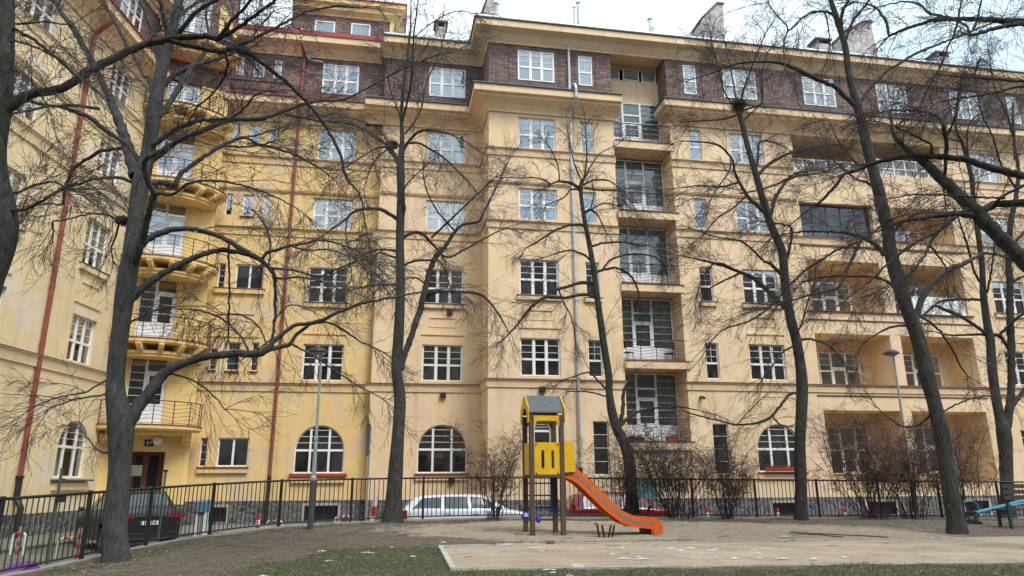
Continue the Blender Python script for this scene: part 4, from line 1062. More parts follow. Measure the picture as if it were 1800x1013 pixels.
snd = mixc(n, .85, snd, ramp(n, f1, [(.32, (.62, .60, .58)), (.5, (1, 1, 1)), (.7, (1.16, 1.15, 1.15))]), 'MULTIPLY')
gr = mixc(n, ramp(n, f2, [(.3, (0, 0, 0)), (.7, (1, 1, 1))]), (.05, .058, .03), (.16, .16, .09))
c1 = mixc(n, ramp(n, mathn(n, 'ADD', sp.outputs[0], mathn(n, 'MULTIPLY', mathn(n, 'SUBTRACT', f1, .5), 1.2)), [(.35, (0, 0, 0)), (.65, (1, 1, 1))]), soil, snd)
c2 = mixc(n, ramp(n, mathn(n, 'ADD', sp.outputs[1], mathn(n, 'MULTIPLY', mathn(n, 'SUBTRACT', f2, .5), 1.3)), [(.38, (0, 0, 0)), (.62, (1, 1, 1))]), c1, gr)
n.links.new(c2, b.inputs['Base Color']); b.inputs['Roughness'].default_value = .97; b.inputs['Specular IOR Level'].default_value = .1
bump(n, b, mathn(n, 'ADD', f2, mathn(n, 'MULTIPLY', f1, 1.5)), 1.0, .05); SOIL = m
me = npmesh('ground', V, Fq, [SOIL])
ca_ = me.color_attributes.new('cover', 'FLOAT_COLOR', 'POINT')
ca_.data.foreach_set('color', np.stack([sand.ravel(), grass.ravel(), leaf.ravel(), np.ones(sand.size)], 1).astype(np.float32).ravel())
g_ = link('ground', me); tag(g_, None, None, kind='structure')
def struct(o): o['kind'] = 'structure'; return o
def flat(name, P, z, mat):
    q = MB(); q.face([(p[0], p[1], z) for p in P]); return struct(q.obj(name, [mat]))
m, n, b = nt('asphalt'); co = coords(n); f = noise(n, co, 60, 4); f2 = noise(n, co, .6, 5)
c = ramp(n, f, [(.3, (.075, .073, .07)), (.7, (.15, .148, .14))]); c = mixc(n, .7, c, ramp(n, f2, [(.3, (.7, .7, .7)), (.7, (1.4, 1.4, 1.35))]), 'MULTIPLY')
n.links.new(c, b.inputs['Base Color']); b.inputs['Roughness'].default_value = .9; bump(n, b, f, .4, .01); ASPH = m
PAVE = brick('paving', (.30, .29, .26), (.23, .225, .20), (.12, .12, .10), bw=.3, bh=.15)
MOSSP = brick('mossy_paving', (.23, .24, .19), (.17, .185, .13), (.07, .09, .05), bw=.3, bh=.15)
flat('far_ground', [(-300, -300), (400, -300), (400, 400), (-300, 400)], -2.1, plain('far_soil', (.12, .11, .09), .9))
flat('street', [(-16, -20), (60, -20), (60, 42), (-16, 42)], SZ, ASPH)
q = MB(); kerb = MB()
sw = [wl(-11.2, 33.9, 0), wl(38, 33.9, 0), wl(38, 29.6, 0), wl(-3, 29.6, 0)]
q.prism([(p[0], p[1]) for p in (wl(-11.8, 34.6, 0), wl(38, 34.6, 0), wl(38, 29.4, 0), wl(-8.2, 29.4, 0))][::-1], 'z', SZ-.1, SZ+.12)
struct(q.obj('pavement', [PAVE]))
q = MB(); q.box(-17.02, -14.2, 2, 31.2, SZ-.1, SZ+.115); struct(q.obj('pavement', [MOSSP]))
q = MB(); q.box(-14.197, -8.3, 6, 20.5, SZ-.1, SZ+.03); struct(q.obj('paved_yard', [MOSSP]))
# kerb under the railing
q = MB(); O = [(p[0], p[1]) for p in FS]
nf = len(O)
def offs(P, d):
    out = []
    for i in range(len(P)):
        a = Vector(P[max(i-1, 0)]); b_ = Vector(P[min(i+1, len(P)-1)]); t_ = (b_-a).normalized(); out.append((P[i][0]+t_.y*d, P[i][1]-t_.x*d))
    return out
A1 = offs(O, -.10); A2 = offs(O, .08)
for i in range(nf-1):
    za, zb = h1(*O[i])+.03, h1(*O[i+1])+.03
    q.face([(*A2[i], za-.3), (*A2[i+1], zb-.3), (*A2[i+1], zb), (*A2[i], za)]); q.face([(*A2[i], za), (*A2[i+1], zb), (*A1[i+1], zb), (*A1[i], za)]); q.face([(*A1[i+1], zb-1), (*A1[i], za-1), (*A1[i], za), (*A1[i+1], zb)])
struct(q.obj('kerb', [CONC]))
# sand pitch (long-jump like bed) with its timber/stone edging
SP = [(-.90, 11.45), (8.6, 12.75), (17, 13.9), (19.5, 18.2), (11.4, 16.75), (-1.36, 14.25)]
q = MB(); nx, ny = 70, 26
def sq(u, v): # bilinear over the pitch
    a = Vector((-.90, 11.45)).lerp(Vector((19, 14.2)), u); b_ = Vector((-1.36, 14.25)).lerp(Vector((19, 18.15)), u); p = a.lerp(b_, v)
    e = min(u*20, (1-u)*20, v*3, (1-v)*3); z = h1(p.x, p.y)+.030+.03*min(1, e)+.02*(float(vnoise(np.array(p.x), np.array(p.y), .6, 21))-.5)
    return (p.x, p.y, z)
for i in range(nx):
    for j in range(ny): q.face([sq(i/nx, j/ny), sq((i+1)/nx, j/ny), sq((i+1)/nx, (j+1)/ny), sq(i/nx, (j+1)/ny)])
m, n, b = nt('pitch_sand'); co = coords(n); f1 = noise(n, coords(n, scale=(.8, 1.5, 1)), 1.1, 9, .7); f2 = noise(n, co, 60, 4, .7)
c = mixc(n, ramp(n, f1, [(.35, (0, 0, 0)), (.65, (1, 1, 1))]), (.42, .34, .25), (.60, .49, .375)); c = mixc(n, .6, c, ramp(n, f2, [(.3, (.75, .75, .75)), (.7, (1.2, 1.2, 1.2))]), 'MULTIPLY')
f3 = noise(n, coords(n, scale=(1, 1.4, 1)), 9, 6, .7); c = mixc(n, .75, c, ramp(n, f3, [(.32, (.72, .70, .68)), (.46, (.98, .98, .98)), (.7, (1.16, 1.15, 1.13))]), 'MULTIPLY')
wet = noise(n, coords(n, scale=(.35, 1.2, 1)), 1.0, 4, .6); c = mixc(n, ramp(n, wet, [(.58, (0, 0, 0)), (.70, (.5, .5, .5))]), c, (.33, .285, .235))
n.links.new(c, b.inputs['Base Color']); b.inputs['Roughness'].default_value = .97; b.inputs['Specular IOR Level'].default_value = .1; bump(n, b, mathn(n, 'ADD', f2, mathn(n, 'MULTIPLY', f3, 2.5)), .9, .035); PSAND = m
struct(q.obj('sand_bed', [PSAND], smooth=True, weld=True))
q = MB()
def edge(a, b_, w=.09, hgt=.055):
    a, b_ = Vector(a), Vector(b_); L = (b_-a).length; k = max(1, int(L/1.0)); d = (b_-a).normalized(); nn = Vector((d.y, -d.x))*w/2
    for i in range(k):
        p, r = a.lerp(b_, i/k)+d*.006, a.lerp(b_, (i+1)/k)-d*.006; c = [p-nn, r-nn, r+nn, p+nn]
        zz = [h1(v.x, v.y)+hgt for v in c]
        q.face([(c[j].x, c[j].y, zz[j]) for j in range(4)])
        for j in range(4): e = (j+1) % 4; q.face([(c[j].x, c[j].y, zz[j]-.2), (c[e].x, c[e].y, zz[e]-.2), (c[e].x, c[e].y, zz[e]), (c[j].x, c[j].y, zz[j])])
edge((-.90, 11.4), (-1.38, 14.3)); edge((-1.38, 14.3), (19, 18.2), .06, .05); edge((-.9, 11.4), (19, 14.15), .05, .03)
struct(q.obj('stone_edging', [plain('edging_stone', (.42, .40, .36), .9, var=.2)]))
# --- snow remnants, leaves, grass blades
def hp(x, y):
    """height with the pitch"""
    return h1(x, y)
SNOW = plain('old_snow', (.50, .52, .55), .7, var=.15, scale=14)
q = MB(); rg = random.Random(3)
def snow(px, py, w, l):
    g0 = ray(px, py); y = 14.0
    for _ in range(12): y = (h1(g0[0]/g0[1]*y, y)+.03)/(g0[2]/g0[1])
    x = g0[0]/g0[1]*y
    for k in range(max(1, int(w*2.6))):
        cx, cy = x+rg.uniform(-.5, .5)*w, y+rg.uniform(-.5, .5)*l; r = rg.uniform(.02, .075)
        n_ = 11; P = [(cx+r*2.2*rg.uniform(.35, 1.3)*math.cos(2*PI*i/n_), cy+r*.8*rg.uniform(.35, 1.3)*math.sin(2*PI*i/n_)) for i in range(n_)]
        z = top_(cx, cy)+.022
        for i in range(n_):
            a, b_ = P[i], P[(i+1) % n_]
            q.face([(cx, cy, z), (*a, top_(*a)+.004), (*b_, top_(*b_)+.004)])
for a in ((795, 950, .7, .15), (912, 962, .5, .2), (928, 968, .7, .15), (958, 972, .15, .1), (962, 957, .4, .1), (1005, 966, .7, .08), (1100, 980, .9, .45), (1120, 985, .8, .3), (1150, 968, 1.4, .12), (1215, 968, 1.0, .1), (1240, 972, .9, .12), (965, 999, .7, .12), (968, 1004, .7, .15), (1000, 996, .6, .1), (1340, 970, .5, .12), (1340, 976, .4, .1), (1377, 985, .1, .1), (1432, 987, .3, .1), (1458, 991, .2, .1), (1298, 985, .3, .1), (1378, 940, .1, .1), (1485, 983, .5, .06), (575, 966, .15, .12), (700, 960, .3, .25), (717, 975, .4, .2), (645, 970, .1, .1), (583, 985, .12, .1), (475, 1010, .2, .1), (580, 1012, .3, .1), (1000, 1010, .2, .1), (1330, 985, .3, .05), (1180, 1012, .2, .05)): snow(*a)
tag(q.obj('snow_patches', [SNOW]), 'thin white patches of old snow melting on the sand', 'snow', kind='stuff')
def scatter_faces(name, P, mats, label, cat):
    me = npmesh(name, P.reshape(-1, 3), np.arange(len(P)*P.shape[1]).reshape(-1, P.shape[1]), mats, False)
    return me
gx = RS.uniform(-8, 16, 260000); gy = RS.uniform(9.2, 24, 260000)
keep = []
def grassmask(X, Y):
    nz = vnoise(X, Y, 1.3, 7)*.6+vnoise(X, Y, .4, 8)*.4; D = fdist(X, Y)
    g = np.maximum(sstep(.0, .35, 1-np.hypot((X+1.9)/2.4, (Y-12.0)/3.4)+(nz-.5)*.7), sstep(0, .5, 11.9+X*.12-Y+(nz-.5)*1.4)*sstep(-5.5, -2.5, X))
    g = np.maximum(g, .35*sstep(.25, .6, 1-np.abs((Y-15.15-.12*X)/.55)+(nz-.5)*.6)*sstep(-1, 1.5, X))
    g = np.maximum(g, .35*sstep(.2, .7, 1-np.abs(D-.55)/.7+(nz-.5)*.8))
    lf = np.maximum(sstep(.2, .7, 1-np.abs(D-.8)/1.3+(nz-.5)), sstep(8.5, 11.5, X)*sstep(.3, .7, nz)*sstep(19.6, 17.5, Y))
    return g*(D > -.1), lf, D
gm, lfm, Dd = grassmask(gx, gy)
insand = (gy > 11.45+(gx+.9)*.1375) & (gy < 14.25+(gx+1.36)*.191) & (gx > -1.2)
k = (RS.rand(len(gx)) < gm*.5) & ~insand & (np.abs(gx) < gy*.75)
x, y = gx[k], gy[k]; z = gz(x, y); a = RS.rand(len(x))*6.28; hh = RS.uniform(.02, .055, len(x)); ww = .0045+.00025*y
P = np.zeros((len(x), 3, 3)); P[:, 0] = np.stack([x-ww*np.cos(a), y-ww*np.sin(a), z-.01], 1); P[:, 1] = np.stack([x+ww*np.cos(a), y+ww*np.sin(a), z-.01], 1)
P[:, 2] = np.stack([x+RS.uniform(-.03, .03, len(x)), y+RS.uniform(-.03, .03, len(x)), z+hh], 1)
me = scatter_faces('grass', P, [plain('grass_blade', (.115, .145, .065), .8, var=.45, scale=5)], '', '')
tag(link('grass', me), 'short green winter grass beside the sand bed', 'grass', kind='stuff')
# fallen leaves and bark crumbs
lx = RS.uniform(-9, 17, 420000); ly = RS.uniform(9.2, 24, 420000); gm, lfm, Dd = grassmask(lx, ly)
insand = (ly > 11.45+(lx+.9)*.1375) & (ly < 14.25+(lx+1.36)*.191) & (lx > -1.2)
zone = sstep(-.35, .35, 1-np.hypot((lx-3.6)/6.6, (ly-17.9)/3.1))
pr = (.16+.25*lfm)*(1-.93*zone); pr = np.where(insand, .012, pr); pr = np.where(Dd < -.1, 0, pr)
k = (RS.rand(len(lx)) < pr) & (np.abs(lx) < ly*.75+1); x, y = lx[k], ly[k]; z = np.where(insand[k], hg(x, y)+.075, gz(x, y)+.012)
s = RS.uniform(.006, .024, len(x))*np.where(RS.rand(len(x)) < .12, 1.6, 1)*np.where(insand[k], .7, 1); a = RS.rand(len(x))*6.28; ti = RS.uniform(-.6, .6, (len(x), 2))
P = np.zeros((len(x), 4, 3))
for j, (u, v) in enumerate(((-1, 0), (0, -.6), (1, 0), (0, .6))):
    dx = (u*np.cos(a)-v*np.sin(a))*s; dy = (u*np.sin(a)+v*np.cos(a))*s
    P[:, j] = np.stack([x+dx, y+dy, z+np.abs(dx*ti[:, 0]+dy*ti[:, 1])], 1)
m, n, b = nt('dead_leaf'); cc_ = noise(n, coords(n), 70, 2)
n.links.new(ramp(n, cc_, [(.3, (.07, .05, .038)), (.45, (.17, .12, .085)), (.55, (.34, .28, .21)), (.7, (.12, .085, .06))]), b.inputs['Base Color']); b.inputs['Roughness'].default_value = .9
me = scatter_faces('fallen_leaves', P, [m], '', ''); tag(link('fallen_leaves', me), 'brown dead leaves lying over the bare soil by the railing', 'leaves', kind='stuff')
# twigs on the ground
q = MB()
for i in range(70):
    x, y = rg.uniform(-7, 13), rg.uniform(12, 21)
    if -1.2 < x and 11.4+(x+.9)*.1375 < y < 14.3+(x+1.36)*.191 and rg.random() < .7: continue
    a = rg.uniform(-.7, .7); L = rg.uniform(.1, .5); p = [(x+math.cos(a)*L*t+rg.uniform(-.02, .02), y+math.sin(a)*L*t, h1(x, y)+.06 if t else h1(x, y)+.04) for t in (0, .5, 1)]
    q.tube(p, .0045, 4)
for (px, py, qx, qy) in ((1385, 933, 1480, 945), (1395, 941, 1560, 955)):
    A_, B_ = Vector(aty(px, py, 17.2)), Vector(aty(qx, qy, 16.4))
    q.tube([(lambda v: (v.x, v.y, h1(v.x, v.y)+.05))(A_.lerp(B_, t)+Vector((0, rg.uniform(-.1, .1), 0))) for t in (0, .2, .4, .6, .8, 1)], .012, 5)
tag(q.obj('fallen_twigs', [plain('twig_brown', (.07, .05, .04), .9)]), 'dark fallen twigs scattered over the sandy ground', 'twigs', kind='stuff')

# ---------------------------------------------------------------- railing
rl = empty('iron_railing', (FP[9][0], FP[9][1], h1(*FP[9])), 0, 'long black iron bar railing curving round the edge of the park', 'fence', off=(FP[9][0], FP[9][1], h1(*FP[9])))
pts = resample(catmull(FP, 14), .125)
pts = [p for p in pts if p.y > 7.0]
HF = 1.13; step = 16
for s0 in range(0, len(pts)-1, step):
    seg = pts[s0:s0+step+1]
    if len(seg) < 3: continue
    m = MB(); mat = GREENIRON if seg[0].x < -6.2 and seg[0].y < 18.5 else IRON
    P3 = [(p.x, p.y, h1(p.x, p.y)) for p in seg]
    m.tube([(a, b_, c+HF) for a, b_, c in P3[::4]+([P3[-1]] if (len(P3)-1) % 4 else [])], .024, 4)
    m.tube([(a, b_, c+.10) for a, b_, c in P3[::4]+([P3[-1]] if (len(P3)-1) % 4 else [])], .018, 4)
    for a, b_, c in P3[1:-1]: m.tube([(a, b_, c+.10), (a, b_, c+HF)], .0115, 4, cap=False)
    m.obj('bar_panel', [mat], rl)
    m = MB(); a, b_, c = P3[0]; m.box(a-.03, a+.03, b_-.03, b_+.03, c-.1, c+HF+.04); m.obj('post', [mat], rl)

# ---------------------------------------------------------------- play tower with slide
tb = Vector((.42, 16.45, 0)); tb.z = h1(tb.x, tb.y); ta = R(12)
pt = empty('play_tower', tb, ta, 'yellow and brown wooden play tower with small grey roof', 'play tower')
BRN = plain('brown_stained_wood', (.085, .058, .045), .75, var=.25, scale=12)
YLW = plain('yellow_board', (.72, .44, .012), .42, var=.10, scale=5)
ORG = plain('orange_plastic', (.74, .13, .018), .38, var=.08, scale=4)
BLU = plain('blue_plastic', (.02, .06, .30), .4)
W_, DP = .70, .66; tz = 3.08
def up_(v): return v
for x, y, h in ((0, 0, 2.62), (W_, 0, 2.62), (0, DP, 2.62), (W_, DP, 2.62)):
    m = MB(); m.box(x-.05, x+.05, y-.05, y+.05, -.15, h); m.box(x-.06, x+.06, y-.06, y+.06, -.02, .05); m.obj('post', [BRN], pt)
m = MB(); m.box(-.05, W_+.05, -.04, DP+.04, 1.24, 1.30); m.obj('platform', [BRN], pt)
# front panel with two round-ended slots
def slotted(mb, x0, x1, z0, z1, y0, y1, slots):
    def outl(cx, w, a, b_): 
        k = 8; return [(cx+w*math.cos(PI*i/k), b_+w*math.sin(PI*i/k)) for i in range(k+1)]+[(cx+w*math.cos(PI+PI*i/k), a+w*math.sin(PI+PI*i/k)) for i in range(k+1)]
    bm = bmesh.new(); edges = []
    def loop(P):
        vs = [bm.verts.new((p[0], y0, p[1])) for p in P]; return [bm.edges.new((vs[i], vs[(i+1) % len(vs)])) for i in range(len(vs))]
    edges += loop([(x0, z0), (x1, z0), (x1, z1), (x0, z1)])
    for s in slots: edges += loop(outl(*s))
    bmesh.ops.triangle_fill(bm, use_beauty=True, edges=edges)
    ex = bmesh.ops.extrude_face_region(bm, geom=bm.faces[:]); bmesh.ops.translate(bm, verts=[v for v in ex['geom'] if isinstance(v, bmesh.types.BMVert)], vec=(0, y1-y0, 0))
    bmesh.ops.recalc_face_normals(bm, faces=bm.faces); off = len(mb.v)
    for v in bm.verts: v.index = v.index
    bm.verts.index_update()
    for v in bm.verts: mb.v.append(tuple(v.co))
    for f in bm.faces: mb.f.append(tuple(off+v.index for v in f.verts)); mb.m.append(0); mb.uv.append([(0, 0)]*len(f.verts))
    bm.free()
m = MB(); slotted(m, .052, W_-.052, 1.28, 2.0, -.03, -.005, [(W_*.36, .035, 1.46, 1.80), (W_*.69, .035, 1.46, 1.80)]); fp_ = m.obj('front_panel', [YLW], pt)
m = MB()
for x in (.10, W_-.10):
    for z in (1.32, 1.96): m.tube([(x, -.031, z), (x, -.045, z)], .018, 8)
for q_ in objs(m, 'bolt', [BLACK], None, .03): q_.parent = fp_

m = MB(); m.box(-.032, -.008, .055, DP-.055, 1.28, 2.0); m.obj('side_panel', [YLW], pt)
for y in (-.03, DP+.03):      # slide entrance cheeks
    m = MB(); m.prism([(W_+.052, 1.34), (W_+.30, 1.36), (W_+.30, 1.62), (W_+.25, 1.98), (W_+.22, 2.02), (W_+.052, 2.04)], 'y', y-.012, y+.012); m.obj('slide_cheek', [YLW], pt)
# gables: yellow pentagons on the left and right, arched opening cut in
for x in (-.075, W_+.075):
    m = MB(); P = [(-.07, 2.44), (-.07, 2.78), (DP/2-.02, 3.10), (DP/2+.02, 3.10), (DP+.07, 2.78), (DP+.07, 2.44), (DP-.05, 2.44), (DP-.05, 2.60), (DP*.7, 2.78), (DP*.3, 2.78), (.05, 2.60), (.05, 2.44)]
    L = [P[0], P[1], P[2], P[9], P[10], P[11]]; Rr = [P[8], P[3], P[4], P[5], P[6], P[7]]
    m.prism(L, 'x', x-.012, x+.012); m.prism(Rr, 'x', x-.012, x+.012); m.prism([P[9], P[2], P[3], P[8]], 'x', x-.012, x+.012); m.obj('gable_board', [YLW], pt)
for s in (0, 1):
    m = MB(); e = -.06 if s == 0 else DP+.06
    m.prism([(e, 2.66), (DP/2, 3.06), (DP/2, 3.09), (e, 2.69)], 'x', -.06, W_+.06); m.obj('roof_panel', [plain('grey_green_roof', (.085, .095, .10), .6, var=.2)], pt)
for y in (-.03, DP+.03):
    m = MB(); m.prism([(.05, 2.36), (.13, 2.48), (W_-.13, 2.48), (W_-.05, 2.36), (W_-.05, 2.60), (.05, 2.60)], 'y', y-.012, y+.012); m.obj('header_board', [YLW], pt)
for i in range(4):
    m = MB(); m.tube([(.05, DP+.02, .30+.27*i), (W_-.05, DP+.02, .30+.27*i)], .018, 6); m.obj('ladder_rung', [BLACK], pt)
m = MB(); m.box(W_-.13, W_-.05, DP-.09, DP-.07, .45, 1.24); m.obj('blue_side_board', [BLU], pt)
m = MB(); m.lathe([(0, .50), (.05, .49), (.105, .41), (.05, .33), (0, .32)], 6, 0, (-.15, .02)); m.lathe([(0, .44), (.05, .42), (.07, .35), (.04, .28), (0, .27)], 6, 0, (.13, -.03)); m.tube([(-.16, .02, .44), (.16, 0, .40)], .03, 8); m.obj('blue_spinner', [BLU], pt)
# slide
sd = empty('slide', tb+Vector((W_*math.cos(ta), W_*math.sin(ta), 0)), ta-R(1.5), 'orange slide running down from the play tower', 'slide')
top = [(.03, 1.42), (.22, 1.47), (.36, 1.42), (.60, 1.22), (1.0, .86), (1.36, .52), (1.62, .40), (1.95, .36), (2.12, .35), (2.24, .30), (2.32, .18), (2.33, .0)]
bot = [(.03, 1.24), (.22, 1.18), (.36, 1.10), (.60, .88), (1.0, .50), (1.36, .24), (1.62, .15), (1.95, .11), (2.05, .10), (2.10, .10), (2.10, .0), (2.10, -.02)]
for y in (.02, .50):
    m = MB()
    def mk(p, yy): return (p[0], yy, p[1])
    for i in range(len(top)-1):
        a, b_, c, d = bot[i], bot[i+1], top[i+1], top[i]
        m.face([mk(a, y), mk(b_, y), mk(c, y), mk(d, y)]); m.face([mk(d, y+.05), mk(c, y+.05), mk(b_, y+.05), mk(a, y+.05)])
        m.face([mk(d, y), mk(c, y), mk(c, y+.05), mk(d, y+.05)]); m.face([mk(b_, y), mk(a, y), mk(a, y+.05), mk(b_, y+.05)])
    m.face([mk(bot[0], y), mk(top[0], y), mk(top[0], y+.05), mk(bot[0], y+.05)])
    m.obj('side_wall', [ORG], sd, weld=True, fixn=True)
m = MB(); m2 = MB()
for i in range(9):
    f_ = .45; a = (top[i][0], top[i][1]*(1-f_)+bot[i][1]*f_); b_ = (top[i+1][0], top[i+1][1]*(1-f_)+bot[i+1][1]*f_)
    m.face([(a[0], .07, a[1]), (b_[0], .07, b_[1]), (b_[0], .50, b_[1]), (a[0], .50, a[1])]); m.face([(a[0], .50, a[1]-.02), (b_[0], .50, b_[1]-.02), (b_[0], .07, b_[1]-.02), (a[0], .07, a[1]-.02)])
    if i < 8:
        q0, q1, q2, q3 = [(t[0], .016, t[1]*(1-k)+s_[1]*k) for t, s_, k in ((top[i], bot[i], .62), (top[i+1], bot[i+1], .62), (top[i+1], bot[i+1], .36), (top[i], bot[i], .36))]
        m2.face([q0, q1, q2, q3])
m.obj('chute', [plain('worn_steel', (.30, .26, .23), .45, .4, var=.2)], sd, smooth=True); m2.obj('worn_side_strip', [plain('worn_grey_strip', (.24, .19, .165), .7, var=.2)], sd)
m = MB(); m.box(1.92, 2.08, .1, .46, -.05, .12); m.obj('foot_block', [BLACK], sd)
# low toy table: black legs leaning together
c0 = Vector((1.98, 16.35, 0)); c0.z = h1(c0.x, c0.y)
e = empty('toy_table', c0, R(8), 'small low play table with pale wooden top and four black slanting legs', 'toy table')
m = MB(); m.box(-.17, .22, -.10, .22, .25, .30); m.obj('tabletop', [plain('pale_wood', (.40, .33, .23), .8)], e)
for a_, b_, c_, d_ in ((-.18, -.08, -.12, .0), (-.07, -.05, 0.0, .02), (.14, -.06, .08, .02), (.22, -.04, .17, .04)):
    m = MB(); m.tube([(a_, b_, .27), (c_, d_, -.02)], .022, 8); m.obj('leg', [BLACK], e)

# ---------------------------------------------------------------- street lamps
def lamp(px, py, y, htop, wtilt, label, headrz):
    r = ray(px, py); x = r[0]/r[1]*y; z = h1(x, y)
    e = empty('street_lamp', (x, y, z), 0, label, 'street lamp', 'street lamps')
    m = MB(); m.lathe([(.070, -.05), (.070, 1.15), (.082, 1.16), (.082, 1.22), (.052, 1.26), (.047, 2.1), (.054, 2.12), (.054, 2.16), (.038, 2.18), (.030, htop), (0, htop)], 14)
    m.obj('pole', [plain('lamp_grey', (.36, .38, .39), .5, .3, var=.2)], e, smooth=False)
    m = MB(); m.lathe([(.074, -.04), (.074, 1.14)], 14); m.obj('pole_base', [plain('lamp_base_dark', (.07, .075, .08), .6, .2)], e)
    m = MB(); m.lathe([(0, .14), (.10, .12), (.24, .03), (.25, -.01), (.20, -.03), (0, -.03)], 18); h = m.obj('lamp_head', [plain('lamp_head_dark', (.045, .05, .055), .4, .3)], e, smooth=True, loc=(-.08, -.04, htop))
    m = MB(); m.lathe([(.19, -.032), (.13, -.08), (0, -.10)], 16); q = m.obj('lamp_lens', [plain('lens_grey', (.35, .36, .36), .2)], None, smooth=True); q.parent = h
    return e
lamp(545, 932, 18.1, 4.33, 0, 'tall grey street lamp standing in front of the yellow house', 0)
lamp(1612, 910, 22.6, 5.05, 0, 'tall grey street lamp among the bushes in front of the loggias', 0)

# ---------------------------------------------------------------- bollards, hoops, posts
RED = plain('signal_red', (.55, .03, .03), .5); WHT = plain('signal_white', (.72, .72, .72), .5)
def bollard(px, pyb, pyt, label, z=SZ, bands_=7, grey=False):
    r = ray(px, pyb); y = (z)/(r[2]/r[1]); 
    if y < 0 or y > 30: y = 27.5
    x = r[0]/r[1]*y; zt = aty(px, pyt, y).z-z
    e = empty('striped_post', (x, y, z), 0, label, 'bollard', 'red and white posts')
    m = MB(); m.tube([(0, 0, 0), (0, 0, zt)], .045, 12, 0)
    m.obj('pole', [PIPEG if grey else WHT], e)
    for k in range(3 if grey else 4):
        m = MB(); a = zt*(.16+.27*k) if grey else zt*(.04+.25*k); m.tube([(0, 0, a), (0, 0, a+zt*.12)], .047 if not grey else .05, 12); m.obj('red_band', [RED], e)
    return e
bollard(133, 993, 928, 'grey post with three red bands behind the left railing, beside a hoop', grey=True)
bollard(28, 984, 926, 'grey post with red bands at far left behind the railing', grey=True)
bollard(281, 962, 920, 'red and white post right behind the dark car', z=-1.85)
def post_at(px, pyt, y, h, label):
    P = aty(px, pyt, y); z = SZ if y < 29 else SZ
    e = empty('striped_post', (P.x, y, z), 0, label, 'bollard', 'red and white posts'); H_ = P.z-z
    for k in range(6):
        m = MB(); m.tube([(0, 0, H_*k/6), (0, 0, H_*(k+1)/6)], .055, 10); m.obj('red_band' if k % 2 == 1 else 'white_band', [RED if k % 2 == 1 else WHT], e)
post_at(455, 904, 22.5, 1, 'red and white post left of the tall lamp by the yellow house')
for px, t_ in ((1243, 'between two bare bushes'), (1366, 'left of the trunk by the cellar grating'), (1485, 'left of the large bush'), (1602, 'behind the second lamp'), (1722, 'near the seesaw')): post_at(px, 893, 27.0, 1, 'red and white post behind the railing '+t_)
def hoop(px0, px1, pyt, y, label):
    a, b_ = aty(px0, pyt, y), aty(px1, pyt, y); w = b_.x-a.x; H_ = a.z-SZ; r = min(.14, w*.3)
    e = empty('parking_hoop', ((a.x+b_.x)/2, y, SZ), 0, label, 'hoop', 'white and red steel hoops')
    P = [(-w/2, 0, 0), (-w/2, 0, H_-r)]+[(-w/2+r-r*math.cos(t), 0, H_-r+r*math.sin(t)) for t in (.4, .8, 1.2, PI/2)]
    Q = [(-x, 0, z) for x, _, z in reversed(P)]
    m = MB(); m.tube(P+Q, .03, 8); m.obj('frame', [WHT], e)
    for s in (-1, 1): m = MB(); m.tube([(s*w*.18-.06, 0, H_), (s*w*.18+.06, 0, H_)], .033, 8); m.obj('red_band', [RED], e)
hoop(104, 146, 946, 19.0, 'white hoop with red bands beside the banded post'); hoop(24, 46, 937, 20.5, 'white hoop at far left behind the grey post')
hoop(468, 498, 916, 25.0, 'white and red hoop left of the tall lamp pole'); hoop(589, 618, 908, 27.0, 'white and red hoop between the lamp and the striped board')
# leaning striped board
P = aty(650, 918, 27.0); e = empty('barrier_board', (P.x, 27.0, SZ), 0, 'red and white striped barrier board leaning on end', 'barrier board')
H_ = aty(655, 873, 27).z-SZ
for k in range(4):
    m = MB(); l, r_ = H_*k/4, H_*(k+1)/4; f_ = lambda z: z*.12
    m.prism([(f_(l)-.06, l), (f_(l)+.10, l), (f_(r_)+.10, r_), (f_(r_)-.06, r_)], 'y', -.02, .02); m.obj('white_band' if k % 2 else 'red_band', [WHT if k % 2 else RED], e)
# information post seen edge-on
x = aty(643, 918, 24.5).x; e = empty('sign_post', (x, 24.5, SZ), 0, 'grey sign post with a narrow sign seen edge on at the seam of the houses', 'sign')
zt = aty(648, 746, 24.5).z-SZ; zb = aty(648, 802, 24.5).z-SZ
m = MB(); m.tube([(0, 0, 0), (0, 0, zt)], .035, 10); m.obj('pole', [plain('lamp_grey', (.26, .28, .29), .5)], e)
m = MB(); m.box(-.055, -.03, -.3, .3, zb, zt+.02); m.obj('sign_board', [plain('sign_grey', (.09, .10, .11), .5)], e)
m = MB(); m.box(-.03, .05, -.04, .04, zb+.1, zb+.16); m.box(-.03, .05, -.04, .04, zt-.2, zt-.14); m.obj('clamp', [GREYM], e)
# two thin green posts by the left wing
for px, pt_, y, lab in ((97, 823, 17.5, 'short green pole with bent wires by the arched window at left'), (283, 826, 19.5, 'thin grey green pole in front of the entrance door')):
    x = aty(px, 900, y).x; zt = aty(px, pt_, y).z-SZ
    e = empty('thin_pole', (x, y, SZ), 0, lab, 'pole')
    m = MB(); m.tube([(0, 0, 0), (0, 0, zt)], .034, 8); m.obj('pole', [plain('faded_green', (.09, .13, .10), .6)], e)
    m = MB()
    if px < 200:
        m.tube([(-.1, 0, zt-.3), (.05, 0, zt-.25), (.2, 0, zt-.28)], .012, 5); m.box(.0, .17, -.06, .06, zt-.78, zt-.62)
    else: m.box(-.05, .05, -.04, .04, zt-.05, zt)
    m.obj('fitting', [BLACK], e)
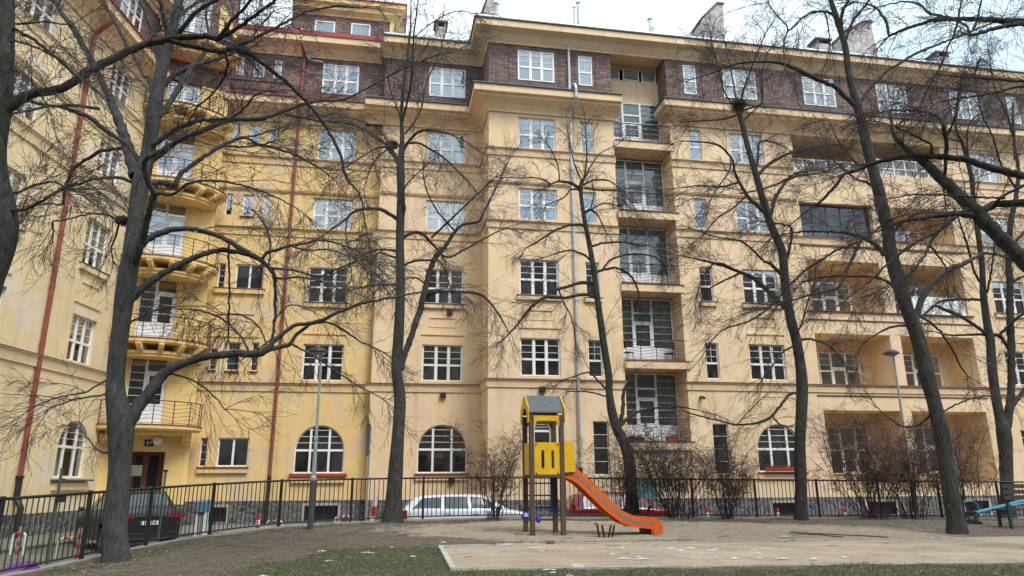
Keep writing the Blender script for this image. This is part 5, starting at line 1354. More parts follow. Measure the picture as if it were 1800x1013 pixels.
# small clothing/recycling box
P = aty(353, 930, 24.0); e = empty('utility_box', (P.x, 24.0, SZ), R(-5), 'blue topped utility box on white legs beside the dark car', 'utility box')
m = MB(); m.box(-.17, .17, -.15, .15, .98, 1.28); m.prism([(-.16, 1.28), (.16, 1.28), (.08, 1.35), (-.08, 1.35)], 'x', -.18, .18); m.obj('box', [plain('blue_grey_box', (.12, .22, .32), .5)], e)
for x in (-.13, .13): m = MB(); m.box(x-.03, x+.03, -.1, .1, 0, .98); m.obj('leg', [WHT], e)
for x in (-.03, .05): m = MB(); m.box(x-.02, x+.02, -.08, .08, .1, .98); m.obj('slat', [plain('pale_teal', (.30, .38, .38), .6)], e)
# purple ball
P = aty(37, 1008, 12.0)
e_ = MB(); rr = .33
x_ = P.x; e_.lathe([(rr*math.sin(PI*i/14), -rr*math.cos(PI*i/14)) for i in range(15)], 24)
o = e_.obj('play_ball', [plain('purple_rubber', (.16, .03, .24), .35)], smooth=True, weld=True, loc=(x_, 12.0, SZ+.035+rr)); tag(o, 'purple ball lying in the bottom left corner behind the railing', 'ball')
# hedge of ivy at the foot of the left wing / low green clump
# ---------------------------------------------------------------- bench and seesaw at the right edge
bx = Vector((12.75, 19.2, 0)); bx.z = h1(bx.x, bx.y)
e = empty('park_bench', bx, R(6), 'dark wooden park bench with steel legs cut by the right edge', 'bench')
BW = plain('dark_bench_wood', (.055, .042, .038), .7); TEAL = plain('bench_steel_green', (.02, .06, .065), .5)
for z in (.72, .86, 1.0): m = MB(); m.box(-.12, 1.75, -.02, .02, z, z+.10); m.obj('back_slat', [BW], e)
for y in (.10, .23, .36): m = MB(); m.box(-.12, 1.75, y, y+.11, .44, .48); m.obj('seat_slat', [BW], e)
for x in (.0, 1.6):
    m = MB(); m.box(x-.03, x+.03, .021, .09, -.05, 1.08); m.obj('leg', [TEAL], e)
    m = MB(); m.box(x-.03, x+.03, .40, .46, -.05, .44); m.box(x-.028, x+.028, .09, .40, .39, .438); m.obj('leg', [TEAL], e)
A_ = aty(1700, 906, 20.6); B_ = aty(1800, 881, 20.6); g0 = h1(A_.x, 20.6)
e = empty('seesaw', (A_.x+1.7, 20.6, h1(A_.x+1.7, 20.6)), 0, 'blue seesaw with its left seat down beside the leaning tree', 'seesaw', off=(A_.x+1.7, 20.6, h1(A_.x+1.7, 20.6)))
d = (B_-A_); BLS = plain('seesaw_blue', (.035, .24, .36), .35)
m = MB(); m.tube([A_, A_+d*2.3], .055, 12); m.obj('beam', [BLS], e)
m = MB(); q0 = A_+d*.32; m.tube([A_+d*.22+Vector((0, 0, .0)), A_+d*.20+Vector((0, 0, .22)), A_+d*.12+Vector((0, 0, .33)), A_+d*-.02+Vector((0, 0, .37))], .016, 8); m.obj('handle', [BLS], e)
m = MB(); m.tube([A_+d*1.05+Vector((0, 0, -.12)), A_+d*1.05+Vector((0, 0, -.65))], .04, 10); m.tube([A_+d*.75+Vector((0, -.05, -.03)), A_+d*1.6+Vector((0, -.05, -.10))], .03, 8); m.obj('pivot_frame', [BLS], e)
m = MB()
for i in range(12):
    a0, a1 = PI*i/12, PI*(i+1)/12; f_ = lambda a, r: (A_.x+.12+r*math.cos(a)*1.3, A_.z-.30+r*math.sin(a))
    for y0, y1 in ((-.14, .14),):
        p, q_, r_, s_ = f_(a0, .10), f_(a1, .10), f_(a1, .19), f_(a0, .19)
        m.face([(p[0], 20.6-.1, p[1]), (q_[0], 20.5, q_[1]), (r_[0], 20.5, r_[1]), (s_[0], 20.5, s_[1])]); m.face([(s_[0], 20.5, s_[1]), (r_[0], 20.5, r_[1]), (r_[0], 20.7, r_[1]), (s_[0], 20.7, s_[1])])
        m.face([(p[0], 20.7, p[1]), (q_[0], 20.7, q_[1]), (r_[0], 20.7, r_[1]), (s_[0], 20.7, s_[1])]); m.face([(p[0], 20.5, p[1]), (q_[0], 20.5, q_[1]), (q_[0], 20.7, q_[1]), (p[0], 20.7, p[1])])
m.obj('tyre_buffer', [BLACK], e)
m = MB(); m.box(A_.x-.18, A_.x+.22, 20.48, 20.72, A_.z+.055, A_.z+.10); m.obj('seat', [BLACK], e)
# ================================================================= cars
def smooth1(xs, ys, x):
    """monotone-ish cubic interpolation through stations"""
    i = int(np.searchsorted(xs, x)-1); i = max(0, min(len(xs)-2, i)); t = (x-xs[i])/(xs[i+1]-xs[i]); t = max(0, min(1, t))
    def sl(j):
        if j <= 0 or j >= len(xs)-1: return 0
        a = (ys[j]-ys[j-1])/(xs[j]-xs[j-1]); b = (ys[j+1]-ys[j])/(xs[j+1]-xs[j])
        return 0 if a*b <= 0 else 2*a*b/(a+b)
    h = xs[i+1]-xs[i]; m0, m1 = sl(i)*h, sl(i+1)*h
    return (2*t**3-3*t*t+1)*ys[i]+(t**3-2*t*t+t)*m0+(-2*t**3+3*t*t)*ys[i+1]+(t**3-t*t)*m1
def car(name, loc, rz, label, cat, paint, ST, wheels, side_windows, screens, lamps, wr=.31, plate=None, group='parked cars', rails=False, chrome=False):
    """ST: stations x, half width at belt, belt z, top z, half width at top, bottom z. v: 0 roof centre .. 1 sill"""
    e = empty(name, loc, rz, label, cat, group); A = np.array(ST, float); xs = A[:, 0]
    def S(x): return [smooth1(xs, A[:, k], x) for k in range(1, 6)]
    VC = [(0, 0), (.18, 1), (.34, 2), (.40, 3), (.62, 4), (.70, 5), (.86, 6), (.97, 7), (1, 8)]
    def surf(x, v, sgn, off=0):
        w, zb, zt, wt, z0 = S(x); hgt = max(zt-zb, .0)
        K = [(0, zt), (wt*.62, zt-.012), (wt*.93, zt-.045 if hgt > .2 else zt-.012), (wt, zt-.085 if hgt > .2 else zt-.03), (w*.965, zb+.02 if hgt > .2 else zb), (w*.995, zb-.05), (w, zb-.30), (w*.985, z0+.06), (w*.93, z0)]
        vs = [0, .2, .34, .40, .62, .70, .86, .97, 1]
        i = max(j for j in range(len(vs)-1) if vs[j] <= v+1e-9); t = (v-vs[i])/(vs[i+1]-vs[i]); y = K[i][0]*(1-t)+K[i+1][0]*t; z = K[i][1]*(1-t)+K[i+1][1]*t
        return (x, sgn*(y+off*(v > .3)), z+off*(v <= .5))
    vsamp = [1, .97, .86, .78, .70, .66, .62, .51, .40, .37, .34, .27, .2, .1, 0]
    prof = [(v, -1) for v in vsamp]+[(v, 1) for v in vsamp[-2::-1]]
    gx = np.unique(np.concatenate([np.linspace(xs[0], xs[-1], 64), xs]))
    m = MB(); G = [[surf(x, v, s) for v, s in prof] for x in gx]
    for i in range(len(gx)-1):
        xm = (gx[i]+gx[i+1])/2
        for j in range(len(prof)-1):
            lo = min(prof[j][0], prof[j+1][0])
            zc = (G[i][j][2]+G[i+1][j+1][2])/2
            if lo >= .66 and any(math.hypot(xm-wx, zc-wr) < wr*1.14 for wx in wheels): continue
            m.face([G[i][j], G[i+1][j], G[i+1][j+1], G[i][j+1]])
    m.face(G[0]); m.face(G[-1][::-1])
    body = m.obj('body', [paint], e, smooth=True, weld=True, fixn=True)
    bv = body.modifiers.new('b', 'BEVEL'); bv.width = .03; bv.segments = 2; bv.angle_limit = R(50)
    m = MB(); w = S(xs[len(xs)//2])[0]; m.box(xs[0]+.25, xs[-1]-.25, -w*.86, w*.86, S(1.5)[4]-.02, .62); m.obj('underbody', [BLACK], e)
    GL = plain('car_glass', (.085, .115, .125), .12, spec=.5)
    def patch(pts, sgn, off, mat, nm, parent=None, k=8):
        """pts: (x_low, x_high) along bottom and top: polygon in (x,v)"""
        mm = MB(); (a0, v0), (a1, v1), (b1, u1), (b0, u0) = pts
        def P(s, t): 
            xa, va = a0+(a1-a0)*s, v0+(v1-v0)*s; xb, vb = b0+(b1-b0)*s, u0+(u1-u0)*s
            return surf(xa+(xb-xa)*t, va+(vb-va)*t, sgn, off)
        for i in range(k):
            for j in range(4): mm.face([P(i/k, j/4), P((i+1)/k, j/4), P((i+1)/k, (j+1)/4), P(i/k, (j+1)/4)])
        o = mm.obj(nm, [mat], parent or e, smooth=True, weld=True)
        if parent: o.location = (0, 0, 0)
        return o
    for sgn in (-1, 1):
        for pts in side_windows:
            patch([(p[0], p[1]) for p in pts], sgn, .012, GL, 'side_window')
            xa, xb = pts[0][0], pts[1][0]
        for wx in wheels:
            yw = (S(wx)[0]-.10)*sgn
            m = MB(); m.T = lambda x, y, z, wx=wx, yw=yw: (wx+x, yw+z, wr+y)
            m.lathe([(wr*.64, -.10), (wr*.93, -.10), (wr, -.07), (wr, .07), (wr*.93, .10), (wr*.64, .10)], 28)
            ty = m.obj('wheel', [BLACK], e, smooth=True)
            m = MB(); m.T = lambda x, y, z, wx=wx, yw=yw: (wx+x, yw+z, wr+y)
            z = .075*sgn; m.lathe([(0, z), (wr*.2, z+.015*sgn), (wr*.24, z)], 20)
            for q in range(7):
                t = 2*PI*q/7; c, s_ = math.cos(t), math.sin(t); f_ = lambda r, o: (r*c-o*s_, r*s_+o*c, z)
                m.face([f_(wr*.18, -.03), f_(wr*.64, -.02), f_(wr*.64, .02), f_(wr*.18, .03)])
            m.lathe([(wr*.60, z), (wr*.66, z+.01*sgn), (wr*.66, -.05*sgn)], 28); m.lathe([(0, -.02*sgn), (wr*.62, -.02*sgn)], 20)
            q = m.obj('rim', [GREYM], None); q.parent = ty
        # mirror, handles
        mx = side_windows[-1][1][0]-.12; p = surf(mx, .60, sgn)
        m = MB(); n_ = 8
        m.T = lambda x, y, z, p=p: (p[0]+x, p[1]+y, p[2]+z)
        for i in range(n_):
            for j in range(12):
                f_ = lambda a, b_: (.055*math.sin(a)*math.cos(b_), sgn*.12+.10*math.cos(a)*sgn, .05+.07*math.sin(a)*math.sin(b_))
                a0, a1, b0, b1 = PI*i/n_, PI*(i+1)/n_, 2*PI*j/12, 2*PI*(j+1)/12
                m.face([f_(a0, b0), f_(a1, b0), f_(a1, b1), f_(a0, b1)])
        m.box(-.03, .03, min(0, sgn*.1), max(0, sgn*.1), 0, .04); m.obj('mirror', [BLACK], e, smooth=True)
        for pts in side_windows[-2:]:
            hx = pts[0][0]+.12; p = surf(hx, .74, sgn); m = MB(); m.tube([(hx-.09, p[1]+.012*sgn, p[2]), (hx-.07, p[1]+.035*sgn, p[2]), (hx+.07, p[1]+.035*sgn, p[2]), (hx+.09, p[1]+.012*sgn, p[2])], .013, 6); m.obj('door_handle', [BLACK], e)
        # door seams
        m = MB()
        for pts in side_windows:
            x = pts[0][0]-.03; m.tube([surf(x, v, sgn, .0015) for v in (.99, .9, .8, .72, .66)], .004, 4)
        m.obj('door_seam', [BLACK], e)
        if rails:
            m = MB(); x0, x1 = side_windows[0][0][0]+.15, side_windows[-1][0][0]+.45
            m.tube([(x, surf(x, .34, sgn)[1], surf(x, .34, sgn)[2]+(.04 if 0 < k < 8 else .0)) for k, x in enumerate(np.linspace(x0, x1, 9))], .014, 6); m.obj('roof_rail', [BLACK], e)
    for (x0, x1, va, vb) in screens:
        mm = MB(); vs = [(v, -1) for v in np.linspace(va, .0, 7)]+[(v, 1) for v in np.linspace(0, va, 7)[1:]]
        for i in range(6):
            xa, xb = x0+(x1-x0)*i/6, x0+(x1-x0)*(i+1)/6; ka = .93+.07*(0 if vb else i/6)
            for (v, s), (v2, s2) in zip(vs, vs[1:]):
                P = [Vector(surf(xx, vv, ss)) for xx, vv, ss in ((xa, v, s), (xb, v, s), (xb, v2, s2), (xa, v2, s2))]
                dirn = Vector((-1 if x0 < 2 else 1, 0, .5)).normalized()*.012
                mm.face([tuple(q+dirn) for q in P])
        mm.obj('rear_window' if x0 < 2 else 'windscreen', [GL], e, smooth=True, weld=True)
    for nm, boxes, mat in lamps:
        for (x0, x1, ya, yb, z0, z1) in boxes:
            for sgn in (-1, 1):
                m = MB(); y0, y1 = sorted((ya*sgn, yb*sgn)); m.box(x0, x1, y0, y1, z0, z1)
                o = m.obj(nm, [mat], e); b = o.modifiers.new('b', 'BEVEL'); b.width = .02; b.segments = 3
    for nm, (x0, x1, y0, y1, z0, z1), mat in [('front_bumper', (xs[-1]-.06, xs[-1]+.03, -.62, .62, .30, .42), BLACK), ('rear_bumper', (xs[0]-.03, xs[0]+.05, -.66, .66, .36, .50), BLACK)]:
        m = MB(); m.box(x0, x1, y0, y1, z0, z1); o = m.obj(nm, [mat], e); b = o.modifiers.new('b', 'BEVEL'); b.width = .025; b.segments = 3
    if plate:
        zp, txt = plate; m = MB(); m.box(xs[0]-.035, xs[0]-.02, -.26, .26, zp-.055, zp+.055); p = m.obj('number_plate', [WHT], e)
        m = MB(); m.box(xs[0]-.0365, xs[0]-.035, .215, .26, zp-.055, zp+.055); q = m.obj('plate_blue_strip', [plain('eu_blue', (.02, .07, .40), .4)], None); q.parent = p
        t_ = text(txt, .105, (xs[0]-.038, -.02, zp), (PI/2, 0, -PI/2), BLACK, None, .001, 'plate_lettering'); t_.parent = p
    return e
def taper(ST): return ST
REDL = plain('tail_lamp_red', (.28, .010, .010), .3, spec=.8); CLR = plain('head_lamp_clear', (.55, .57, .6), .1, spec=.9)
WP = plain('white_car_paint', (.74, .76, .80), .22, var=.02, coat=.6); RP = plain('wine_red_paint', (.24, .010, .022), .22, var=.05, coat=.6); DPNT = plain('black_grey_paint', (.014, .014, .016), .35, var=.1, coat=.15)
# x, half width belt, belt z, top z, half width top, bottom z
wagon = [(0, .70, .80, .86, .62, .36), (.06, .80, .90, .98, .66, .28), (.18, .85, .93, 1.14, .60, .24), (.42, .87, .94, 1.36, .57, .22), (.80, .885, .95, 1.45, .57, .20), (1.8, .89, .95, 1.475, .58, .19), (2.6, .89, .94, 1.46, .58, .19), (3.0, .885, .93, 1.36, .57, .20), (3.35, .88, .92, 1.14, .62, .20), (3.62, .875, .91, .965, .70, .20), (4.0, .86, .86, .90, .68, .22), (4.35, .80, .74, .80, .60, .24), (4.52, .68, .56, .64, .52, .28), (4.57, .55, .46, .50, .45, .34)]
car('station_wagon', (aty(706, 900, 25.7).x, 25.65, SZ), R(8.5), 'white estate car parked behind the railing beside the stone plinth', 'car', WP, wagon, (.92, 3.55),
    [[(.34, .585), (1.28, .59), (1.32, .41), (.66, .42)], [(1.42, .60), (2.24, .60), (2.18, .41), (1.42, .41)], [(2.36, .60), (3.38, .585), (2.95, .43), (2.30, .41)]],
    [(.14, .38, .30, 0), (3.52, 3.02, .30, 0)], [('tail_lamp', [(-.015, .19, .62, .862, .58, .96)], REDL), ('headlamp', [(4.28, 4.48, .52, .74, .54, .70)], CLR)], plate=(.72, '3A1 5027'))
mpv = [(0, .68, .80, .90, .60, .34), (.05, .78, .92, 1.15, .58, .27), (.16, .83, .94, 1.36, .55, .23), (.45, .855, .95, 1.49, .55, .21), (1.2, .86, .95, 1.53, .56, .19), (2.0, .86, .94, 1.52, .56, .19), (2.35, .86, .93, 1.44, .55, .19), (2.75, .855, .92, 1.22, .60, .20), (3.10, .85, .91, 1.00, .68, .20), (3.5, .82, .84, .90, .64, .22), (3.80, .74, .68, .76, .56, .25), (3.95, .60, .50, .56, .46, .32)]
car('hatchback', (aty(997, 900, 26.4).x, 26.3, SZ), R(8), 'wine red hatchback parked behind the slide', 'car', RP, mpv, (.72, 3.05),
    [[(.28, .59), (.85, .59), (.85, .43), (.42, .43)], [(.95, .60), (1.72, .60), (1.68, .42), (.98, .42)], [(1.84, .60), (2.85, .585), (2.35, .43), (1.80, .42)]],
    [(.04, .18, .30, 0), (3.0, 2.42, .30, 0)], [('tail_lamp', [(-.01, .12, .58, .79, .72, 1.10)], REDL), ('headlamp', [(3.66, 3.86, .46, .68, .56, .72)], CLR)], plate=(.62, '1S7 4415'), wr=.30)
suv = [(0, .74, .86, .96, .66, .42), (.06, .85, 1.02, 1.12, .68, .34), (.18, .90, 1.06, 1.30, .62, .32), (.42, .925, 1.07, 1.58, .58, .30), (.8, .94, 1.08, 1.67, .60, .30), (1.8, .945, 1.07, 1.70, .60, .30), (2.6, .945, 1.06, 1.68, .60, .30), (3.0, .94, 1.05, 1.54, .60, .30), (3.4, .93, 1.04, 1.26, .66, .30), (3.65, .925, 1.03, 1.09, .76, .30), (4.1, .90, .98, 1.04, .72, .32), (4.45, .84, .86, .94, .62, .34), (4.62, .72, .66, .76, .55, .38)]
rp = Vector((-10.22, 21.1)); ra = R(133)
q = car('suv', (rp.x, rp.y, SZ), ra, 'black off-road car seen from behind at the entrance, partly hidden by the big tree', 'car', DPNT, suv, (.95, 3.72),
    [[(.55, .585), (1.28, .585), (1.32, .43), (.85, .43)], [(1.42, .60), (2.30, .60), (2.25, .42), (1.42, .42)], [(2.42, .60), (3.42, .585), (3.0, .43), (2.38, .42)]],
    [(.15, .40, .30, 0), (3.55, 3.05, .30, 0)], [('tail_lamp', [(-.035, .14, .46, .93, .92, 1.02)], REDL), ('headlamp', [(4.36, 4.56, .52, .78, .66, .84)], CLR)], plate=(.80, '1CF 83'), wr=.36, rails=True)
m = MB(); m.box(-.045, -.0, -.72, .72, .50, .535); m.box(-.05, .0, -.80, .80, .36, .40); m.box(-.04, .0, -.5, .5, .96, .99); m.obj('chrome_trim', [plain('chrome', (.75, .77, .8), .12, 1.0, var=.02)], q)
# a grey van's tail further along, barely seen at the left edge of the suv: left out
# ================================================================= bare trees
BARK = bark('tree_bark', (.018, .018, .019), (.115, .109, .106), .4)
BARKG = bark('grey_bark', (.030, .031, .033), (.16, .16, .16), .3)
TWIG = plain('twig_bark', (.066, .055, .054), .9, var=.3)
class Tubes:
    def __init__(s): s.V = []; s.F = []; s.n = 0
    def add(s, P, Rr, k):
        """P (N,m,3), Rr (N,m)"""
        N_, m_, _ = P.shape
        T_ = np.gradient(P, axis=1); T_ /= np.linalg.norm(T_, axis=2, keepdims=True)+1e-9
        ref = np.broadcast_to(np.array([.07, .995, .05]), T_.shape)
        A = np.cross(T_, ref); A /= np.linalg.norm(A, axis=2, keepdims=True)+1e-9; B = np.cross(A, T_)
        th = np.arange(k)*2*np.pi/k
        ring = P[:, :, None, :]+(A[:, :, None, :]*np.cos(th)[None, None, :, None]+B[:, :, None, :]*np.sin(th)[None, None, :, None])*Rr[:, :, None, None]
        s.V.append(ring.reshape(-1, 3)); base = s.n+np.arange(N_)[:, None, None]*(m_*k)
        i = np.arange(m_-1)[None, :, None]*k; j = np.arange(k)[None, None, :]; j2 = (j+1) % k
        f = np.stack([base+i+j, base+i+k+j, base+i+k+j2, base+i+j2], -1).reshape(-1, 4); s.F.append(f); s.n += N_*m_*k
    def mesh(s, name, mat): return npmesh(name, np.concatenate(s.V), np.concatenate(s.F), [mat])
def unit(v): return v/(np.linalg.norm(v, axis=-1, keepdims=True)+1e-9)
def grow(rs, base, d, L, m_, wob, droop):
    """grow N wandering shoots"""
    N_ = len(base); P = np.zeros((N_, m_, 3)); P[:, 0] = base; d = unit(d); st = (L/(m_-1))[:, None]
    for i in range(1, m_):
        d = unit(d+rs.normal(0, wob, (N_, 3))+np.array([0, 0, droop])); P[:, i] = P[:, i-1]+d*st
    return P
def children(rs, P, per, tmin, spread, upb):
    """pick start points and directions on the polylines"""
    N_, m_, _ = P.shape; T_ = np.repeat(np.arange(N_), per); t = rs.uniform(tmin, 1, len(T_))*(m_-1.001)
    i = t.astype(int); f = (t-i)[:, None]; b = P[T_, i]*(1-f)+P[T_, i+1]*f; tan = unit(P[T_, i+1]-P[T_, i])
    rnd = unit(rs.normal(0, 1, (len(T_), 3))); side = unit(rnd-tan*np.sum(rnd*tan, 1, keepdims=True))
    return b, unit(tan*(1-spread)+side*spread+np.array([0, 0, upb])), t/(m_-1)
def curveres(P, W, step):
    P = np.array(P, float); seg = np.linalg.norm(np.diff(P, axis=0), axis=1); c = np.concatenate([[0], np.cumsum(seg)]); n_ = max(3, int(c[-1]/step)+1)
    u = np.linspace(0, c[-1], n_); return np.stack([np.interp(u, c, P[:, k]) for k in range(3)], 1), np.interp(u, c, W)
def tree(label, y0, limbs, seed, dens=1.0, mat=None, cat='tree', base=None, rmin=.0034, tscale=1.0, tips=True, twz=None, name='bare_tree'):
    """limbs: first is the trunk; each a list of (px,py[,width px]); a leading number gives the depth drift per metre"""
    mat = mat or BARK; rs = np.random.RandomState(seed); rnd = random.Random(seed)
    known = []   # (px,py,y)
    out = []
    for li, L in enumerate(limbs):
        k = None
        if not hasattr(L[0], '__len__'): k = L[0]; L = L[1:]
        W = [];  w = None
        ws = [(i, p[2]) for i, p in enumerate(L) if len(p) > 2]
        W = np.interp(range(len(L)), [i for i, _ in ws], [v for _, v in ws])
        if k is None: k = 0 if li == 0 else rnd.choice([-1, 1])*rnd.uniform(.15, .55)
        yst = y0 if not known else min(known, key=lambda q: (q[0]-L[0][0])**2+(q[1]-L[0][1])**2)[2]
        acc = 0; P = []; prev = None; yy = yst
        for (p, wpx) in zip(L, W):
            v = np.array(aty(p[0], p[1], yy))
            if prev is not None:
                d_ = float(np.linalg.norm(v[[0, 2]]-prev[[0, 2]])); yy += k*d_; v = np.array(aty(p[0], p[1], yy))
            prev = v; P.append(v); known.append((p[0], p[1], yy))
        yc = np.array([q[1]*math.cos(CP)+q[2]*math.sin(CP) for q in P]); Rr = W/2*yc/CF
        C_ = np.array(catmull([np.append(a, b) for a, b in zip(P, Rr)], 6)); Q, Rr = curveres(C_[:, :3], C_[:, 3], .10 if li == 0 else .07)
        if li == 0:     # bury the foot, flare it
            zf = h1(Q[0][0], Q[0][1]); 
            hh = np.clip((Q[:, 2]-zf)/.5, 0, 1); Rr = Rr*(.96+.14*(1-hh)**2)
            Q = np.concatenate([[Q[0]+np.array([0, 0, -.35])], Q]); Rr = np.concatenate([[Rr[0]*1.08], Rr])
        bumpy = 1+.035*np.interp(np.arange(len(Rr)), np.arange(0, len(Rr)+8, 8), rs.normal(0, 1, len(np.arange(0, len(Rr)+8, 8)))); Rr = np.maximum(Rr*(bumpy if li == 0 else 1+.05*rs.normal(0, 1, len(Rr))), .006)
        if li > 0: Q[1:-1] += rs.normal(0, .006, Q[1:-1].shape)+0
        out.append((Q, Rr))
    b0 = out[0][0][1]; e = empty(name, (float(b0[0]), float(b0[1]), float(h1(b0[0], b0[1]))), 0, label, cat, 'bare courtyard trees' if cat == 'tree' else None, off=(float(b0[0]), float(b0[1]), float(h1(b0[0], b0[1]))))
    T = Tubes(); Q, Rr = out[0]; T.add(Q[None], Rr[None], 14); link('trunk', T.mesh('trunk', mat), e)
    for Q, Rr in out[1:]:
        T = Tubes(); T.add(Q[None], Rr[None], 7); link('branch', T.mesh('branch', mat), e)
    # side shoots
    T = Tubes(); S0, D0, L0, R0 = [], [], [], []
    for li, (Q, Rr) in enumerate(out):
        Ls = np.concatenate([[0], np.cumsum(np.linalg.norm(np.diff(Q, axis=0), axis=1))])
        zlo = -99
        low = .25 if li and np.mean([p[1] for p in limbs[li] if hasattr(p, '__len__')]) > 560 else 1
        for _ in range(int(Ls[-1]*(3.4 if li else 1.6)*dens*low)+2):
            u = rs.uniform(.12 if li else .30, 1)*Ls[-1]; i = min(len(Q)-2, int(np.searchsorted(Ls, u)-1)); r = Rr[i]
            if li == 0 and Q[i][2] < (twz if twz is not None else 2.2): continue
            if li and r > .055 and rs.rand() < .5: continue
            tan = Q[i+1]-Q[i]; tan /= np.linalg.norm(tan)+1e-9; v = rs.normal(0, 1, 3); v -= tan*v.dot(tan); v /= np.linalg.norm(v)
            d = tan*.8+v*.65+np.array([0, 0, .2]); S0.append(Q[i]); D0.append(d); L0.append(rs.uniform(.6, 1.9)*tscale*(1.15 if r > .03 else .9)); R0.append(min(r*.55, rs.uniform(.005, .0105)))
        if tips and li:
            for _ in range(3):
                tan = Q[-1]-Q[-2]; tan /= np.linalg.norm(tan)+1e-9; S0.append(Q[-1]); D0.append(tan+rs.normal(0, .35, 3)); L0.append(rs.uniform(.6, 1.3)*tscale); R0.append(min(Rr[-1]*.8, .012))
    S0, D0, L0, R0 = map(np.array, (S0, D0, L0, R0))
    P1 = grow(rs, S0, D0, L0, 9, .10, -.05); R1 = R0[:, None]*np.linspace(1, .34, 9)[None]
    T.add(P1, np.maximum(R1, rmin), 4)
    b2, d2, t2 = children(rs, P1, 7, .08, .42, .0); L2 = rs.uniform(.25, .85, len(b2))*(1.15-.5*t2)*tscale
    P2 = grow(rs, b2, d2, L2, 6, .11, -.05); T.add(P2, np.maximum(.0052*np.linspace(1, .5, 6)[None]*np.ones((len(b2), 1)), rmin), 3)
    b3, d3, t3 = children(rs, P2, 4, .1, .42, 0); L3 = rs.uniform(.10, .36, len(b3))*tscale
    P3 = grow(rs, b3, d3, L3, 4, .13, -.05); T.add(P3, np.full((len(b3), 4), rmin*.85), 3)
    link('crown', T.mesh('crown', TWIG), e)
    return e, out
T1 = [[(-104, 1012, 80), (-90, 800, 70), (-60, 620, 62), (-25, 500, 58), (-8, 450, 56), (1, 410, 55), (0, 370, 52), (-7, 310, 40), (-8, 260, 36), (-2, 200, 38), (6, 150, 32), (9, 60, 30), (10, -40, 30), (12, -160, 26)],
 [.15, (8, 192, 24), (45, 170, 17), (65, 163), (100, 158, 15), (130, 143), (165, 120, 15), (200, 103), (250, 80, 13), (300, 68), (330, 65), (365, 64, 10), (378, 68, 9)],
 [.2, (300, 72, 9), (345, 83), (385, 91, 9), (410, 85, 9), (440, 95), (462, 113, 7), (487, 131), (502, 144), (533, 173, 7), (551, 193), (569, 218, 6), (587, 247), (600, 278, 5), (607, 309), (613, 320, 4), (627, 333), (638, 362, 3), (641, 390, 2)],
 [(379, 72, 7), (396, 52), (410, 32, 6), (432, 12), (450, -10, 5)], [(379, 72, 7), (427, 44), (440, 33, 6), (480, 4), (510, -20, 5)],
 [(410, 84, 7), (450, 66), (504, 39, 5), (540, 20), (593, 12, 4), (638, 14, 2.5)], [(395, 90, 5), (400, 120), (378, 160), (350, 185, 3)],
 [(10, 43, 6), (55, 67), (100, 103, 6), (135, 133), (150, 128, 5)], [(10, 70, 4), (50, 78), (80, 92), (110, 108), (125, 125, 3)], [(5, 40, 4), (40, 42), (75, 38), (105, 42), (125, 45, 2.5)],
 [(10, 120, 3), (40, 130), (65, 155), (80, 180, 2.5)], [(0, 340, 5), (30, 340), (60, 325), (95, 320), (115, 330, 3)], [(0, 370, 5), (40, 370), (62, 360), (84, 347), (115, 331, 4)]]
